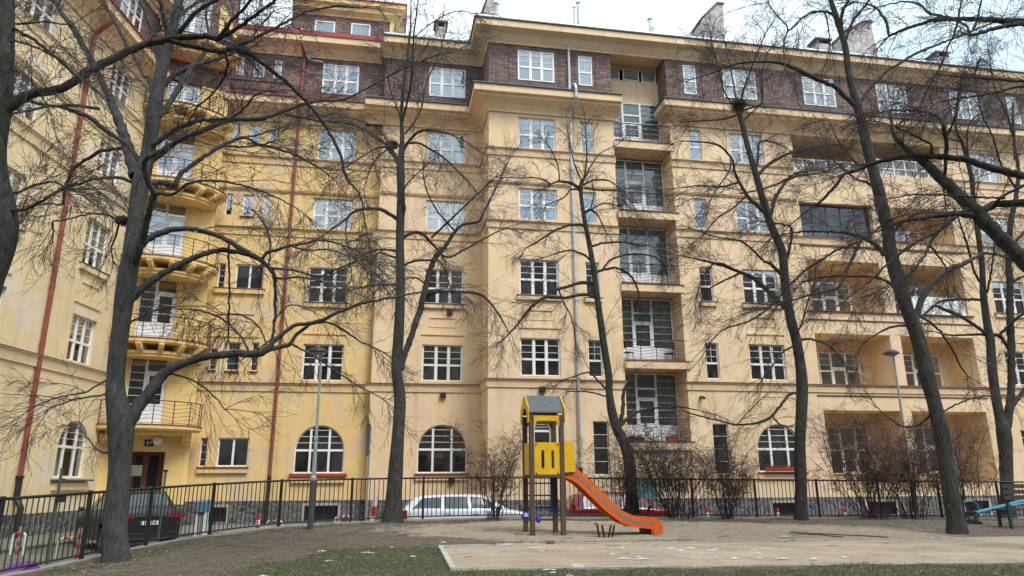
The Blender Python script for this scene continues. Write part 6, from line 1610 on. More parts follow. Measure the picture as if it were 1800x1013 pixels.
T2 = [[(205, 985, 50), (202, 950, 48), (203, 900, 46), (208, 850, 44), (212, 790, 46), (212, 740, 48), (203, 690, 38), (205, 640, 36), (212, 580, 34), (222, 500, 37), (232, 440, 34), (236, 400, 31), (243, 350, 33), (250, 310, 34), (260, 270, 27), (268, 220, 27), (275, 170, 25), (285, 120, 23), (298, 70, 21), (308, 30, 18), (314, 0, 17), (322, -60, 14), (335, -150, 9)],
 [.1, (238, 310, 22), (230, 280, 20), (218, 240, 18), (200, 190, 15), (180, 145, 12), (160, 105, 11), (143, 75, 10), (128, 48, 10), (107, 20, 8), (92, -10, 7), (70, -50, 5)],
 [-.1, (246, 285, 10), (222, 253, 9), (189, 231, 8), (160, 208, 8), (138, 198, 7), (107, 189, 6), (78, 184, 6), (49, 178, 5)], [(175, 192, 6), (150, 187), (120, 186), (80, 188, 5), (50, 195), (22, 200, 4)],
 [(270, 175, 8), (262, 140, 7), (253, 133, 6), (238, 104), (222, 78, 6), (209, 51), (191, 20, 5), (178, -5, 4)], [(281, 125, 9), (273, 78, 8), (264, 44, 8), (251, 9, 7), (246, -25, 6)], [(295, 75, 9), (289, 33, 8), (280, 0, 7), (272, -30, 6)],
 [(300, 70, 8), (315, 58, 9), (329, 40), (347, 20, 8), (373, 4), (395, -8, 6)], [(310, 35, 6), (325, 20), (347, 4), (370, -12, 5)],
 [(280, 205, 10), (289, 195, 10), (311, 160, 10), (329, 131, 9), (347, 107), (360, 91, 7), (366, 60), (362, 30, 4), (364, 0, 3)], [(290, 150, 9), (305, 133, 9), (329, 120, 8), (364, 109), (400, 98, 6), (430, 80), (455, 50, 4), (480, 20, 3)],
 [.1, (256, 290, 14), (270, 278, 13), (289, 264, 12), (318, 244, 11), (347, 233, 10), (375, 222, 9), (404, 211, 9), (435, 210, 8), (462, 208, 8), (498, 196, 7), (538, 182, 6), (560, 178, 5), (590, 177), (616, 171, 4), (660, 147), (700, 125, 3), (738, 109, 2.5), (770, 95, 2)],
 [(262, 262, 9), (278, 249, 9), (311, 227, 8), (347, 213, 8), (370, 210), (404, 208, 6), (430, 190, 4), (445, 170), (470, 160, 2.5)], [(498, 200, 4), (530, 206), (560, 213, 4), (590, 214), (616, 218, 3), (640, 228, 2.5)],
 [(262, 322, 9), (285, 321, 10), (306, 325, 10), (316, 308, 8), (330, 296), (347, 284, 8), (378, 264, 7), (395, 254), (427, 242, 6), (453, 253, 5), (487, 262), (520, 273, 4), (549, 289, 3.5), (575, 305, 2)],
 [(427, 242, 4), (460, 235), (500, 222, 3), (540, 205, 2)], [(392, 256, 4), (430, 258), (480, 250, 3)],
 [-.5, (234, 470, 13), (240, 455, 13), (249, 427, 12), (256, 400, 12), (263, 370, 12), (271, 342, 11), (262, 325, 10), (256, 311, 10), (252, 288, 9), (262, 276, 9), (285, 264, 9), (300, 256, 8), (316, 247, 7), (345, 232, 5)],
 [(271, 341, 8), (288, 341, 7), (304, 342, 5), (318, 330), (329, 324, 5), (345, 319), (360, 318, 4), (400, 320, 4), (440, 330), (480, 345, 3), (520, 365, 2)],
 [.25, (240, 440, 14), (256, 422, 13), (270, 415), (289, 407, 11), (310, 403), (338, 403, 9), (373, 411), (407, 427, 9), (440, 447, 9), (460, 458, 9), (480, 480, 7), (484, 500, 6), (484, 530), (483, 560, 5), (478, 596, 4)],
 [.3, (226, 530, 16), (240, 515, 15), (267, 493, 13), (307, 469, 12), (330, 458), (351, 449, 10), (370, 443), (391, 440, 9), (422, 444), (451, 453, 8), (462, 458, 7)],
 [(460, 456, 6), (471, 444, 6), (490, 438), (511, 432, 5), (540, 427), (564, 422, 4), (600, 430), (640, 445, 2.5)], [(478, 472, 5), (511, 475, 4), (547, 484, 4), (567, 484), (600, 469, 3), (630, 458, 2)], [(484, 489, 5), (505, 489), (530, 488, 4), (549, 491, 3), (580, 500, 2)],
 [(511, 432, 4), (540, 440), (580, 440), (620, 452, 2)], [(402, 429, 4), (402, 450), (403, 467, 3.5), (403, 533), (401, 596, 3)], [(472, 470, 4), (475, 430), (468, 400, 4), (455, 380, 3)],
 [.2, (216, 758, 30), (228, 738, 26), (240, 718, 24), (262, 690, 21), (290, 655, 18), (320, 640, 15), (360, 628, 14), (410, 622, 13), (450, 622, 13), (470, 614, 13), (482, 600, 9), (496, 587, 8), (520, 572, 7), (556, 566), (600, 547, 6), (640, 532), (693, 523, 4), (752, 511, 3)],
 [(462, 620, 9), (480, 612, 9), (507, 607, 8), (518, 591, 7), (535, 578), (550, 568, 5), (578, 568, 4), (600, 578, 4), (630, 598), (660, 612, 2)],
 [(436, 616, 4), (422, 591), (396, 564, 4), (369, 551), (344, 544, 3)], [(470, 609, 3), (453, 573), (422, 553, 3), (393, 553, 2)], [(480, 605, 4), (482, 570), (495, 548, 3), (515, 536), (550, 548, 2)], [(510, 603, 4), (560, 632), (620, 672, 3), (670, 700, 2)], [(290, 655, 4), (330, 665), (370, 690), (395, 720, 2)],
 [(232, 320, 6), (215, 314, 6), (200, 312), (175, 314, 5), (160, 316), (135, 325, 5), (116, 331), (84, 347, 5), (62, 361, 4)], [(232, 258, 7), (210, 262, 6), (187, 264, 6), (170, 270), (156, 278, 6), (131, 296), (118, 320, 5), (112, 345), (109, 360, 4), (90, 358), (67, 360, 3)],
 [(228, 392, 7), (210, 388, 6), (189, 378, 4), (160, 376), (124, 384, 3), (104, 388), (92, 390, 3), (92, 400, 3)], [(210, 392, 4), (205, 410), (195, 440, 3)], [(200, 663, 4), (170, 678), (150, 690), (110, 697), (75, 708, 2)], [(200, 690, 4), (165, 697), (130, 703, 3), (88, 718, 2)], [(195, 792, 4), (182, 796, 4), (165, 785, 3), (152, 768), (142, 755, 2)], [(212, 580, 4), (240, 560), (275, 545, 3), (300, 540, 2)]]
T3 = [[(690, 918, 36), (692, 880, 30), (696, 820, 27), (700, 760, 24), (703, 700, 22), (697, 650, 20), (700, 600, 20), (703, 540, 18), (704, 480, 17), (703, 430, 16), (704, 380, 15), (705, 330, 14), (704, 290, 14), (707, 250, 9), (706, 210, 7), (708, 160, 6), (716, 100, 4), (722, 40, 3), (722, -20, 2)],
 [.25, (703, 650, 14), (712, 622, 11), (725, 585, 11), (738, 545, 11), (747, 510, 11), (755, 478, 10), (764, 455, 10), (775, 442, 9), (785, 430, 7), (800, 407, 6), (815, 395, 5), (842, 389, 5), (850, 372, 4), (858, 358, 4), (884, 304, 3), (895, 280, 2)],
 [(800, 407, 3.5), (784, 389), (767, 369, 3), (751, 338), (744, 307, 2.5)], [(758, 418, 4), (789, 389), (827, 353, 3), (871, 311, 2)], [-.3, (748, 518, 8), (771, 513, 6), (804, 513, 5), (838, 516, 5), (853, 524), (875, 550, 4), (892, 580, 2.5)],
 [(772, 445, 5), (790, 452), (815, 440), (850, 420), (890, 400, 2)], [(752, 500, 4), (742, 495), (730, 488, 3), (715, 490, 2)], [(765, 452, 3), (780, 470), (790, 500), (800, 520, 2)],
 [-.3, (700, 386, 8), (684, 376, 7), (671, 369, 7), (649, 367, 6), (630, 370), (618, 376, 5), (605, 388), (580, 405, 3), (550, 430, 2)], [(612, 380, 3), (608, 410), (614, 450), (618, 490, 2)], [.3, (700, 442, 5), (671, 439, 4), (650, 443), (630, 455, 3), (610, 470), (580, 485, 2)], [(700, 455, 4), (680, 448), (665, 445), (650, 470, 3), (670, 490), (672, 501, 2)],
 [(700, 500, 5), (680, 501, 4), (655, 502), (638, 505, 3), (616, 511, 2)], [.4, (706, 420, 6), (724, 409, 6), (742, 411, 6), (760, 429, 5), (771, 442, 5)], [-.3, (706, 468, 5), (733, 458, 4), (764, 458, 4)], [(706, 395, 4), (712, 365), (708, 340, 3), (718, 320), (740, 300, 2)],
 [.2, (703, 292, 9), (694, 274, 8), (684, 262, 8), (678, 253, 6), (660, 240, 5), (640, 228, 4), (616, 218, 4), (585, 214), (560, 212, 3), (520, 206), (500, 204, 2)], [(682, 258, 4), (660, 262), (630, 280), (600, 300, 2)], [(684, 258, 3), (668, 230), (640, 215), (610, 205, 2)], [(684, 262, 3), (665, 275), (650, 300), (640, 330, 2)],
 [-.3, (705, 270, 7), (715, 253, 6), (724, 242, 5), (738, 231, 5), (760, 229, 4), (790, 235), (820, 250, 2)], [(714, 252, 5), (735, 251, 4), (752, 260), (778, 276, 4), (806, 302, 3), (840, 340, 2)], [(707, 215, 4), (722, 148), (727, 67, 3), (735, 0, 2)], [(712, 235, 4), (738, 198), (749, 148, 3), (765, 111), (782, 60, 2)], [(706, 210, 3), (690, 170), (678, 120, 2.5), (670, 80, 2)], [(727, 67, 2), (760, 40), (800, 20, 1.8), (840, 25, 1.5)], [(722, 120, 2.5), (760, 100), (800, 90), (840, 70, 1.6)]]
T4 = [[(1112, 905, 26), (1110, 860, 22), (1106, 810, 22), (1098, 780, 20), (1085, 755, 18), (1076, 725, 17), (1071, 690, 14), (1070, 660, 14), (1062, 610, 13), (1055, 560, 12), (1048, 510, 11), (1043, 470, 10), (1036, 430, 9), (1028, 390, 8), (1022, 350, 7), (1021, 328, 8), (1023, 315, 4)],
 [(1018, 330, 5), (1002, 322, 5), (984, 319, 4), (972, 322), (962, 327, 2.5)], [(968, 324, 3), (944, 313), (916, 313, 2), (890, 312, 1.5)], [(1024, 325, 3), (1031, 286), (1031, 252, 2.2), (1029, 220, 1.6)], [(1026, 325, 4), (1040, 318), (1060, 316, 3), (1075, 320), (1087, 332, 2), (1095, 350, 1.6)], [(1028, 330, 4), (1049, 334), (1082, 334, 2.5), (1110, 330, 1.6)], [(984, 319, 2.5), (981, 294), (971, 268, 2), (960, 252, 1.5)], [(1018, 334, 3), (1002, 334), (993, 346, 2.5), (975, 355), (960, 361, 1.6)],
 [(1024, 322, 3), (1012, 295), (1005, 270, 2), (1000, 245, 1.5)], [(1024, 322, 3), (1040, 290), (1055, 270, 2), (1085, 255, 1.5)], [(1026, 376, 5), (1032, 371, 5), (1040, 369, 5), (1051, 379, 3), (1060, 397), (1067, 412, 2)], [(1040, 368, 3), (1060, 358), (1085, 362, 2), (1100, 370, 1.5)], [(1038, 366, 2.5), (1044, 345), (1042, 330, 2)],
 [-.3, (1026, 396, 5), (1010, 395), (998, 397, 4.5), (980, 403), (967, 410, 4), (950, 422), (938, 429, 3.5), (925, 436, 2)], [.3, (1036, 434, 5), (1050, 430), (1064, 427, 4), (1096, 426, 3.5), (1127, 432, 3), (1147, 433, 2), (1160, 450, 1.5)], [(1096, 426, 2.5), (1110, 408), (1125, 395, 1.6)],
 [.35, (1043, 482, 6), (1055, 476, 5), (1064, 474, 5), (1082, 471, 4), (1102, 480), (1116, 496, 4), (1122, 515, 3), (1122, 530, 2)], [(1060, 473, 4), (1070, 460), (1082, 453, 3.5), (1109, 447), (1149, 451, 3), (1167, 467, 2)],
 [-.3, (1043, 498, 7), (1030, 497), (1016, 498, 6), (998, 504), (980, 509, 5), (960, 520, 3), (940, 530, 2)], [(982, 508, 3), (992, 535), (1005, 560), (1012, 600, 2)], [-.2, (1047, 523, 6), (1035, 519), (1024, 518, 6), (1005, 521), (993, 524, 5), (975, 524), (958, 524, 5), (940, 535), (925, 550, 4.5), (910, 570), (898, 584, 3.5), (880, 600, 2)],
 [(1040, 462, 4), (1030, 450), (1016, 444, 3.5), (1002, 440), (980, 445, 2.5), (960, 452, 1.6)], [(1070, 690, 4), (1050, 668), (1035, 655, 3), (1015, 660), (985, 670, 2)], [(1078, 728, 7), (1088, 745, 8), (1095, 720, 7), (1096, 690), (1104, 672, 5), (1110, 655, 3)], [(1090, 748, 8), (1105, 735, 6), (1120, 725, 5), (1150, 718, 4), (1190, 715, 3), (1230, 722, 1.8)], [(1072, 700, 3), (1040, 690), (1000, 688, 2)]]
T5 = [[(1408, 912, 24), (1408, 860, 21), (1406, 790, 19), (1408, 740, 20), (1410, 690, 20), (1408, 650, 19), (1400, 600, 18), (1392, 570, 18), (1388, 550, 17), (1380, 500, 16), (1376, 450, 16), (1368, 425, 14), (1355, 395, 14), (1347, 370, 13), (1335, 330, 12), (1327, 300, 12), (1315, 260, 10), (1305, 220, 9), (1300, 200, 10), (1296, 190, 8)],
 [(1298, 196, 4), (1290, 150, 3), (1282, 110), (1270, 60, 2)], [(1298, 194, 4), (1310, 150), (1325, 110, 2.5), (1345, 60, 1.8)], [(1298, 194, 3), (1275, 165), (1262, 120, 2), (1250, 70, 1.6)], [(1298, 196, 4), (1320, 190), (1340, 178, 3), (1339, 130), (1350, 90, 2)], [(1300, 200, 4), (1270, 210), (1240, 212, 2.5), (1200, 215, 1.8)], [(1305, 215, 4), (1320, 200), (1335, 185, 2.5)],
 [.3, (1386, 548, 10), (1375, 537, 9), (1356, 518, 9), (1340, 503), (1324, 489, 8), (1310, 483), (1296, 477, 6), (1267, 466, 5), (1233, 458, 3.5), (1200, 450, 2)], [(1300, 480, 4), (1280, 490), (1256, 502, 3), (1235, 515, 2)], [(1296, 477, 3), (1262, 462), (1240, 480), (1225, 520, 2)],
 [-.3, (1372, 482, 7), (1364, 473, 7), (1353, 463, 6), (1342, 459, 4), (1331, 447), (1318, 435, 4), (1307, 427), (1289, 421, 3), (1256, 416), (1222, 404, 2)], [.2, (1352, 385, 7), (1357, 370, 7), (1362, 350), (1369, 338, 6), (1384, 318, 5), (1400, 310), (1430, 306, 3), (1460, 300, 2)],
 [.4, (1330, 312, 6), (1340, 300), (1351, 289, 6), (1370, 278), (1389, 269, 5), (1405, 266), (1422, 260, 4), (1456, 253, 4), (1480, 256, 3), (1505, 265, 2)], [-.3, (1348, 378, 8), (1338, 368, 8), (1324, 356, 7), (1313, 344, 6), (1305, 330), (1298, 318, 5), (1291, 300), (1289, 287, 4), (1284, 276), (1267, 258, 4), (1250, 252), (1233, 250, 3), (1200, 248, 2)],
 [(1300, 320, 4), (1270, 328), (1230, 327, 3), (1195, 330, 2)], [(1313, 342, 3), (1290, 365), (1260, 385), (1240, 410, 2)], [(1284, 278, 3), (1282, 300), (1262, 330), (1250, 350, 2)], [(1331, 292, 5), (1333, 267, 4), (1336, 249, 4), (1360, 250, 3), (1385, 262, 2)], [(1300, 340, 3), (1330, 335), (1370, 322), (1400, 305, 3), (1430, 300, 2)],
 [(1384, 455, 5), (1388, 435, 5), (1392, 412, 4), (1388, 398), (1360, 392, 3), (1340, 390, 2)], [.3, (1402, 598, 5), (1420, 596), (1433, 598, 4), (1456, 607), (1471, 622, 2.5), (1485, 640, 1.8)], [(1404, 580, 3), (1412, 560), (1420, 530, 2.5), (1430, 500, 1.8)], [(1396, 608, 4), (1375, 620), (1360, 640, 3), (1340, 665, 2)],
 [-.35, (1405, 692, 6), (1393, 691, 5), (1382, 700, 5), (1370, 716, 5), (1357, 731, 5), (1345, 739, 5), (1325, 745, 4), (1295, 747, 3.5), (1270, 741, 3), (1245, 735), (1222, 729, 2.5), (1201, 722, 2)], [(1357, 731, 3), (1366, 742), (1375, 748, 3), (1390, 750, 2)], [(1295, 747, 2), (1310, 730), (1340, 700, 1.6)]]
T6 = [[(1683, 940, 34), (1680, 910, 30), (1672, 870, 28), (1665, 820, 27), (1660, 790, 27), (1655, 760, 29), (1650, 740, 27), (1640, 700, 26), (1632, 670, 26), (1625, 640, 25), (1615, 600, 24), (1605, 570, 24), (1593, 540, 24), (1582, 500, 24), (1575, 480, 24), (1565, 440, 22), (1560, 400, 20), (1550, 360, 20), (1543, 330, 20), (1532, 290, 18), (1522, 250, 17), (1515, 220, 15), (1508, 190, 15), (1498, 156, 12), (1491, 124, 11), (1487, 89, 11), (1480, 62, 10), (1471, 33, 10), (1460, 0, 8), (1448, -40, 7)],
 [-.2, (1502, 185, 9), (1485, 170, 9), (1467, 153, 8), (1433, 138, 8), (1400, 122, 8), (1378, 113, 6), (1356, 109, 5), (1330, 109), (1307, 110, 4), (1284, 116), (1256, 127, 3), (1216, 140, 2)], [.2, (1510, 185, 7), (1520, 168, 6), (1533, 151, 6), (1547, 138), (1560, 124, 5), (1580, 113), (1596, 102, 5), (1620, 90), (1658, 75, 4), (1692, 62), (1720, 50, 3), (1760, 35, 2)],
 [(1480, 55, 7), (1478, 36, 6), (1482, 18, 6), (1491, 0, 5), (1495, -25, 4)], [(1487, 70, 5), (1494, 50), (1502, 33, 5), (1515, 17), (1527, 2, 4), (1540, -20, 3)], [-.3, (1473, 36, 6), (1462, 24), (1449, 21, 4), (1431, 21, 4), (1415, 29), (1409, 33, 4), (1395, 47), (1384, 58, 3), (1378, 78, 3), (1379, 113, 2.5)], [(1384, 58, 3), (1383, 45), (1368, 30), (1350, 5, 2)], [(1449, 21, 3), (1456, 45), (1458, 75, 2)],
 [.1, (1555, 450, 10), (1545, 437, 9), (1529, 424, 8), (1515, 417), (1500, 413, 7), (1485, 409), (1467, 408, 5), (1422, 407, 4), (1390, 410), (1360, 415, 2)], [-.3, (1513, 424, 6), (1506, 438), (1500, 451, 6), (1487, 478, 6), (1480, 495), (1471, 507, 6), (1455, 512), (1433, 516, 4), (1410, 523), (1391, 528, 3), (1350, 540, 2)], [.3, (1513, 424, 5), (1485, 435), (1467, 442, 4), (1440, 460), (1422, 471, 4), (1389, 500, 4), (1364, 529, 4), (1342, 549, 3), (1311, 567, 3), (1273, 579, 2.5), (1250, 600, 1.8)],
 [(1570, 505, 6), (1564, 498, 6), (1547, 490, 5), (1530, 487), (1511, 486, 4.5), (1490, 486), (1467, 486, 4), (1440, 488), (1415, 495, 2.5)], [(1520, 420, 4), (1540, 405), (1560, 388), (1590, 378, 3)], [(1570, 410, 5), (1580, 398, 5), (1590, 388, 4), (1610, 376, 3)],
 [.3, (1608, 570, 13), (1612, 552, 11), (1620, 527, 11), (1633, 505, 10), (1647, 490, 9), (1663, 480, 8), (1670, 472, 8), (1692, 465, 8), (1717, 452, 6), (1730, 445, 4), (1760, 450), (1790, 465, 2)], [(1617, 557, 4), (1630, 563), (1650, 580, 4), (1667, 603, 4), (1677, 620, 3.5), (1688, 643, 3), (1700, 660, 2)], [(1593, 573, 5), (1580, 573, 4), (1560, 578, 4), (1545, 585, 3), (1520, 600, 2)],
 [(1635, 730, 5), (1615, 747, 4), (1590, 750), (1570, 740, 3), (1550, 725, 2)], [(1655, 725, 3), (1680, 712), (1710, 700), (1740, 697, 2)], [(1530, 285, 5), (1510, 290), (1490, 270, 3), (1470, 240), (1460, 215, 2)], [(1540, 330, 5), (1520, 320), (1500, 312), (1475, 290, 3), (1450, 270, 2)]]
T7 = [[(1773, 912, 24), (1770, 860, 22), (1768, 800, 22), (1765, 765, 25), (1758, 735, 18), (1750, 695, 16), (1743, 640, 16), (1741, 600, 15), (1737, 580, 13), (1732, 547, 12), (1728, 513, 11), (1727, 480, 10), (1723, 437, 9), (1717, 395, 9), (1710, 337, 8), (1707, 310, 8), (1692, 253, 6), (1680, 227, 5), (1685, 180, 3), (1700, 130, 2)],
 [.0, (1766, 762, 18), (1772, 730, 15), (1777, 690, 13), (1778, 650, 12), (1777, 597, 12), (1775, 547, 12), (1775, 497, 11), (1773, 470, 11), (1773, 437, 11), (1777, 387, 9), (1785, 350, 8), (1790, 300, 6), (1783, 250, 5), (1780, 180, 3)], [.2, (1780, 712, 9), (1788, 702, 8), (1795, 693, 8), (1808, 675, 7), (1830, 640, 5)],
 [-.2, (1740, 592, 7), (1732, 586, 7), (1717, 575, 6), (1692, 558, 6), (1667, 547, 6), (1655, 542), (1642, 538, 5), (1630, 548, 4), (1620, 556, 3)], [(1740, 590, 5), (1720, 588), (1700, 589, 4), (1667, 589, 3), (1642, 583, 2)], [.2, (1730, 533, 6), (1722, 527, 5), (1700, 527, 5), (1675, 527, 5), (1653, 530, 4), (1642, 538, 3)], [(1745, 588, 6), (1755, 590, 6), (1765, 600, 5), (1775, 618, 5)], [(1755, 590, 5), (1768, 578, 5), (1785, 562, 5), (1800, 550, 4)],
 [(1727, 500, 5), (1717, 488), (1710, 470, 4), (1700, 430, 4), (1690, 400, 3), (1680, 370, 2)], [(1735, 515, 4), (1740, 490), (1745, 460, 3), (1750, 420, 2)], [(1778, 497, 5), (1790, 490), (1810, 482, 4)], [(1776, 440, 5), (1785, 425), (1800, 410, 4)], [(1707, 300, 4), (1700, 260), (1705, 215), (1735, 195, 2)], [(1690, 250, 3), (1660, 240), (1640, 215, 2)], [(1785, 330, 4), (1760, 290), (1745, 240, 3), (1725, 200), (1715, 150, 2)], [(1780, 240, 3), (1770, 200), (1750, 160), (1740, 110, 2)]]
T8 = [[(1960, 1012, 60), (1945, 800, 50), (1920, 620, 46), (1900, 540, 42), (1896, 460, 36), (1902, 340, 32), (1906, 220, 30), (1900, 120, 26), (1890, 40, 20), (1880, -60, 14)],
 [.1, (1905, 545, 34), (1870, 512, 32), (1835, 487, 30), (1800, 460, 28), (1775, 435, 26), (1750, 410, 25), (1730, 390, 24), (1717, 373, 24), (1700, 357, 22), (1675, 333, 20), (1650, 310, 18), (1625, 287, 15), (1600, 268, 12), (1583, 253, 9), (1570, 235, 6), (1565, 200, 3)],
 [.0, (1722, 378, 14), (1742, 362, 13), (1767, 358, 13), (1800, 357, 14), (1840, 350, 14), (1895, 345, 16)], [-.3, (1717, 381, 12), (1692, 377, 11), (1667, 377, 10), (1645, 379), (1625, 383, 8), (1592, 388, 7), (1570, 395, 5), (1540, 408, 3)], [-.4, (1706, 366, 8), (1695, 372), (1683, 378, 8), (1663, 395, 7), (1647, 408, 6), (1617, 423, 5), (1583, 445, 5), (1557, 467, 4), (1537, 487, 4), (1500, 517, 3), (1470, 540, 2)], [(1647, 408, 5), (1638, 422, 5), (1634, 432, 4), (1622, 455), (1600, 480, 3), (1570, 500, 2)], [(1634, 430, 4), (1645, 445), (1660, 465, 3), (1665, 480, 2)],
 [(1720, 385, 5), (1737, 370, 5), (1750, 356), (1767, 343, 5), (1800, 326, 5), (1850, 305, 4)], [(1765, 348, 5), (1750, 348, 4), (1717, 347, 4), (1650, 343, 4), (1600, 343, 3), (1560, 350, 2)],
 [.1, (1898, 320, 16), (1850, 318, 15), (1800, 309, 14), (1767, 302, 14), (1733, 293, 13), (1700, 282, 12), (1667, 277, 11), (1633, 275, 10), (1592, 275, 9), (1567, 280, 8), (1533, 288, 7), (1500, 302, 6), (1484, 306, 6), (1471, 324, 6), (1456, 340), (1444, 353, 5), (1418, 371, 3), (1390, 395, 2)],
 [(1640, 276, 6), (1636, 265, 5), (1637, 255, 4), (1625, 248), (1600, 235, 4), (1570, 222, 3), (1540, 214, 2)], [(1662, 278, 8), (1664, 255, 7), (1661, 237, 7), (1655, 215, 6), (1645, 204, 5), (1620, 196, 4), (1583, 194, 3), (1540, 197, 2)], [(1662, 280, 6), (1661, 310, 6), (1659, 335, 4)], [(1662, 238, 5), (1672, 225), (1680, 200, 3), (1684, 170, 2)],
 [(1900, 60, 20), (1860, 50, 16), (1800, 39, 14), (1775, 38, 12), (1750, 36, 10), (1717, 34, 9), (1683, 34, 8), (1642, 36, 7), (1617, 43, 6), (1587, 53, 5), (1563, 64, 5)], [(1810, 40, 9), (1785, 43, 9), (1767, 46, 8), (1742, 52, 7), (1717, 60, 6), (1703, 63, 5)], [(1563, 63, 5), (1560, 50, 5), (1557, 37, 5), (1550, 27), (1543, 17, 4), (1530, 8, 3), (1510, 5, 2)], [(1705, 60, 4), (1700, 47, 4), (1690, 41), (1683, 38, 3)], [(1680, 34, 5), (1665, 30), (1650, 27, 5), (1638, 24), (1630, 21, 4), (1617, 8, 3), (1600, 3, 3), (1575, 5), (1545, 12, 2)],
 [(1683, 38, 4), (1678, 60), (1668, 78, 3), (1660, 100), (1650, 122, 3), (1635, 150), (1620, 180, 2)], [(1710, 52, 4), (1718, 35), (1722, 15, 3), (1728, -8, 3)], [(1685, 30, 4), (1688, 10), (1692, -10, 3)], [(1890, 150, 8), (1850, 140), (1800, 143, 5), (1760, 140), (1730, 138, 4), (1690, 135, 3), (1650, 132, 2)], [(1895, 190, 8), (1850, 165), (1800, 152, 5), (1750, 162), (1710, 170, 4), (1670, 175, 3), (1640, 185, 2)]]
tree('large grey trunked tree at left whose low limb arches to the right', 12.85, [[(a, b, c*.9) for a, b, c in T2[0]]]+T2[1:], 2, .55, BARKG, twz=1.2)
tree('dark tree cut by the left edge, with a thick limb reaching right near the top', 9.6, T1, 1, .55, rmin=.0036, tscale=.8)
tree('straight dark tree in front of the seam between yellow and peach houses', 20.2, T3, 3, .8)
tree('slender crooked tree behind the slide with a flat burst of twigs on top', 22.75, T4, 4, .8, tscale=.8)
tree('slim tree right of the balconies with a nest in its top', 21.9, T5, 5, 1.25, tscale=1.0)
tree('thick tree leaning left, standing at the edge of the sand bed', 17.9, T6, 6, .95)
tree('forked tree with two upright stems near the right edge', 24.1, T7, 7, 1.1)
tree('dark tree outside the right edge whose limbs reach far into view', 13.2, T8, 8, .7, rmin=.0038, tscale=.85)
# nests: tangles of twigs
def nest(px, py, y, r, label):
    P = aty(px, py, y); rs = np.random.RandomState(int(px)); N_ = 260
    d = unit(rs.normal(0, 1, (N_, 3))); b = d*r*rs.uniform(.2, .95, (N_, 1))*np.array([1, 1, .65]); t = unit(np.cross(d, rs.normal(0, 1, (N_, 3)))); Q = grow(rs, b-t*r*.4, t, np.full(N_, r*.9), 5, .25, 0)
    T = Tubes(); T.add(Q, np.full((N_, 5), .008), 3); o = link('bird_nest', T.mesh('bird_nest', TWIG), None, tuple(P)); tag(o, label, 'nest', 'nests in the trees')
nest(1298, 186, 21.9, .30, 'round dark nest at the top of the slim tree right of the balconies')
nest(690, 255, 20.2, .20, 'small dark nest in the straight tree in front of the seam')
nest(215, 388, 12.8, .13, 'small dark twig clump on the big left tree')
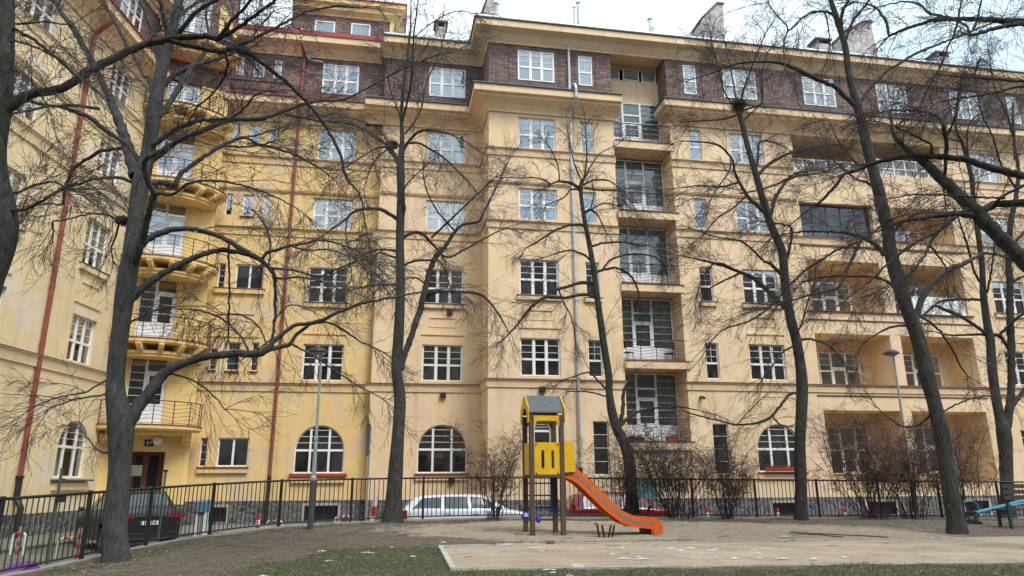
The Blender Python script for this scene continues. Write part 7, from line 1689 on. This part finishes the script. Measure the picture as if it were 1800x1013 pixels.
# bushes: many stems fanning from one foot
def bush(px, y, pxw, pyt, label, n_=60, seed=1, leafy=.5, col=None, foot=.25, h0=None):
    r = ray(px, 910); x = r[0]/r[1]*y; z = h1(x, y); top = aty(px, pyt, y).z-z; wd = pxw/2*y/CF*1.02
    rs = np.random.RandomState(seed); N_ = n_
    a = rs.uniform(0, 2*np.pi, N_); k = rs.uniform(0, 1, N_)**.7
    b = np.stack([np.cos(a)*foot*k, np.sin(a)*foot*k, np.full(N_, -.1)], 1); d = np.stack([np.cos(a)*k*wd/top*1.05, np.sin(a)*k*min(wd, .9)/top*.8, np.ones(N_)], 1)
    L = top*1.12*rs.uniform(.6, 1.0, N_)*np.sqrt(1+(k*wd/top)**2)
    P1 = grow(rs, b, d, L, 10, .12, .0); T = Tubes(); T.add(P1, .013*np.linspace(1, .35, 10)[None]*rs.uniform(.5, 1.3, (N_, 1)), 5)
    e = empty('bush', (x, y, z), 0, label, 'bush', 'bare bushes along the railing'); link('stems', T.mesh('stems', TWIG), e)
    T = Tubes(); b2, d2, t2 = children(rs, P1, 24, .36, .62, .10); P2 = grow(rs, b2, d2, rs.uniform(.2, .55, len(b2)), 5, .2, -.07); T.add(P2, np.full((len(b2), 5), .0046), 3)
    b3, d3, t3 = children(rs, P2, 4, .1, .6, 0); P3 = grow(rs, b3, d3, rs.uniform(.06, .22, len(b3)), 4, .25, -.04); T.add(P3, np.full((len(b3), 4), .003), 3)
    link('twigs', T.mesh('twigs', col or plain('reddish_twig', (.12, .075, .066), .9, var=.3)), e)
    pick = rs.rand(len(P3)) < .30*leafy; c = P3[pick, -1]; s = rs.uniform(.010, .024, len(c)); u = unit(rs.normal(0, 1, (len(c), 3))); v = unit(np.cross(u, rs.normal(0, 1, (len(c), 3))))
    Q = np.stack([c-u*s[:, None], c+v*s[:, None]*.6, c+u*s[:, None], c-v*s[:, None]*.6], 1)
    me = npmesh('dead_leaves', Q.reshape(-1, 3), np.arange(len(Q)*4).reshape(-1, 4), [plain('curled_leaf', (.20, .13, .10), .9, var=.5, scale=20)], False); o = link('dead_leaves', me, e)
bush(868, 21.0, 105, 742, 'bare reddish bush standing right of the white car', 26, 1, .5, foot=.18)
bush(1098, 22.1, 120, 752, 'bare dark bush round the foot of the slender tree', 24, 2, .3, plain('dark_twig', (.085, .066, .062), .9, var=.3))
bush(1192, 22.2, 185, 750, 'largest bare bush under the lowest recessed balcony', 58, 3, .5, plain('dark_twig', (.085, .066, .062), .9, var=.3), foot=.32)
bush(1278, 22.2, 110, 785, 'smaller bare bush with a narrow foot right of the largest one', 28, 4, .5, foot=.15)
bush(1535, 22.7, 195, 740, 'wide bush with pale curled leaves left of the second lamp', 50, 5, 1.8, foot=.35)
bush(1606, 22.9, 130, 730, 'tall leafy brown bush behind the second lamp', 34, 6, 1.8, foot=.3)
bush(1700, 23.0, 120, 742, 'brown bush between the leaning tree and the forked tree', 34, 7, 1.8, foot=.3)
# withered leaf bunches still hanging in the crowns
def bunch(px, py, y, label, n_=40, ln=.6):
    P = aty(px, py, y); rs = np.random.RandomState(int(px*3)); c = np.stack([rs.normal(0, .09, n_), rs.normal(0, .09, n_), rs.uniform(-ln, 0, n_)], 1); s = rs.uniform(.02, .04, n_)[:, None]
    u = unit(rs.normal(0, 1, (n_, 3))); v = unit(np.cross(u, rs.normal(0, 1, (n_, 3)))); Q = np.stack([c-u*s, c+v*s*.6, c+u*s, c-v*s*.6], 1)
    me = npmesh('withered_leaves', Q.reshape(-1, 3), np.arange(len(Q)*4).reshape(-1, 4), [plain('withered_leaf', (.17, .085, .05), .9, var=.4, scale=20)], False)
    tag(link('withered_leaves', me, None, tuple(P)), label, 'leaves', 'withered leaf bunches')
bunch(572, 303, 14.5, 'brown withered leaves hanging before the yellow house', 60, .55)
bunch(688, 108, 20.0, 'brown withered leaves hanging high beside the brick attic')
bunch(392, 110, 13.5, 'brown withered leaves hanging by the upper tower balcony', 26, .3)
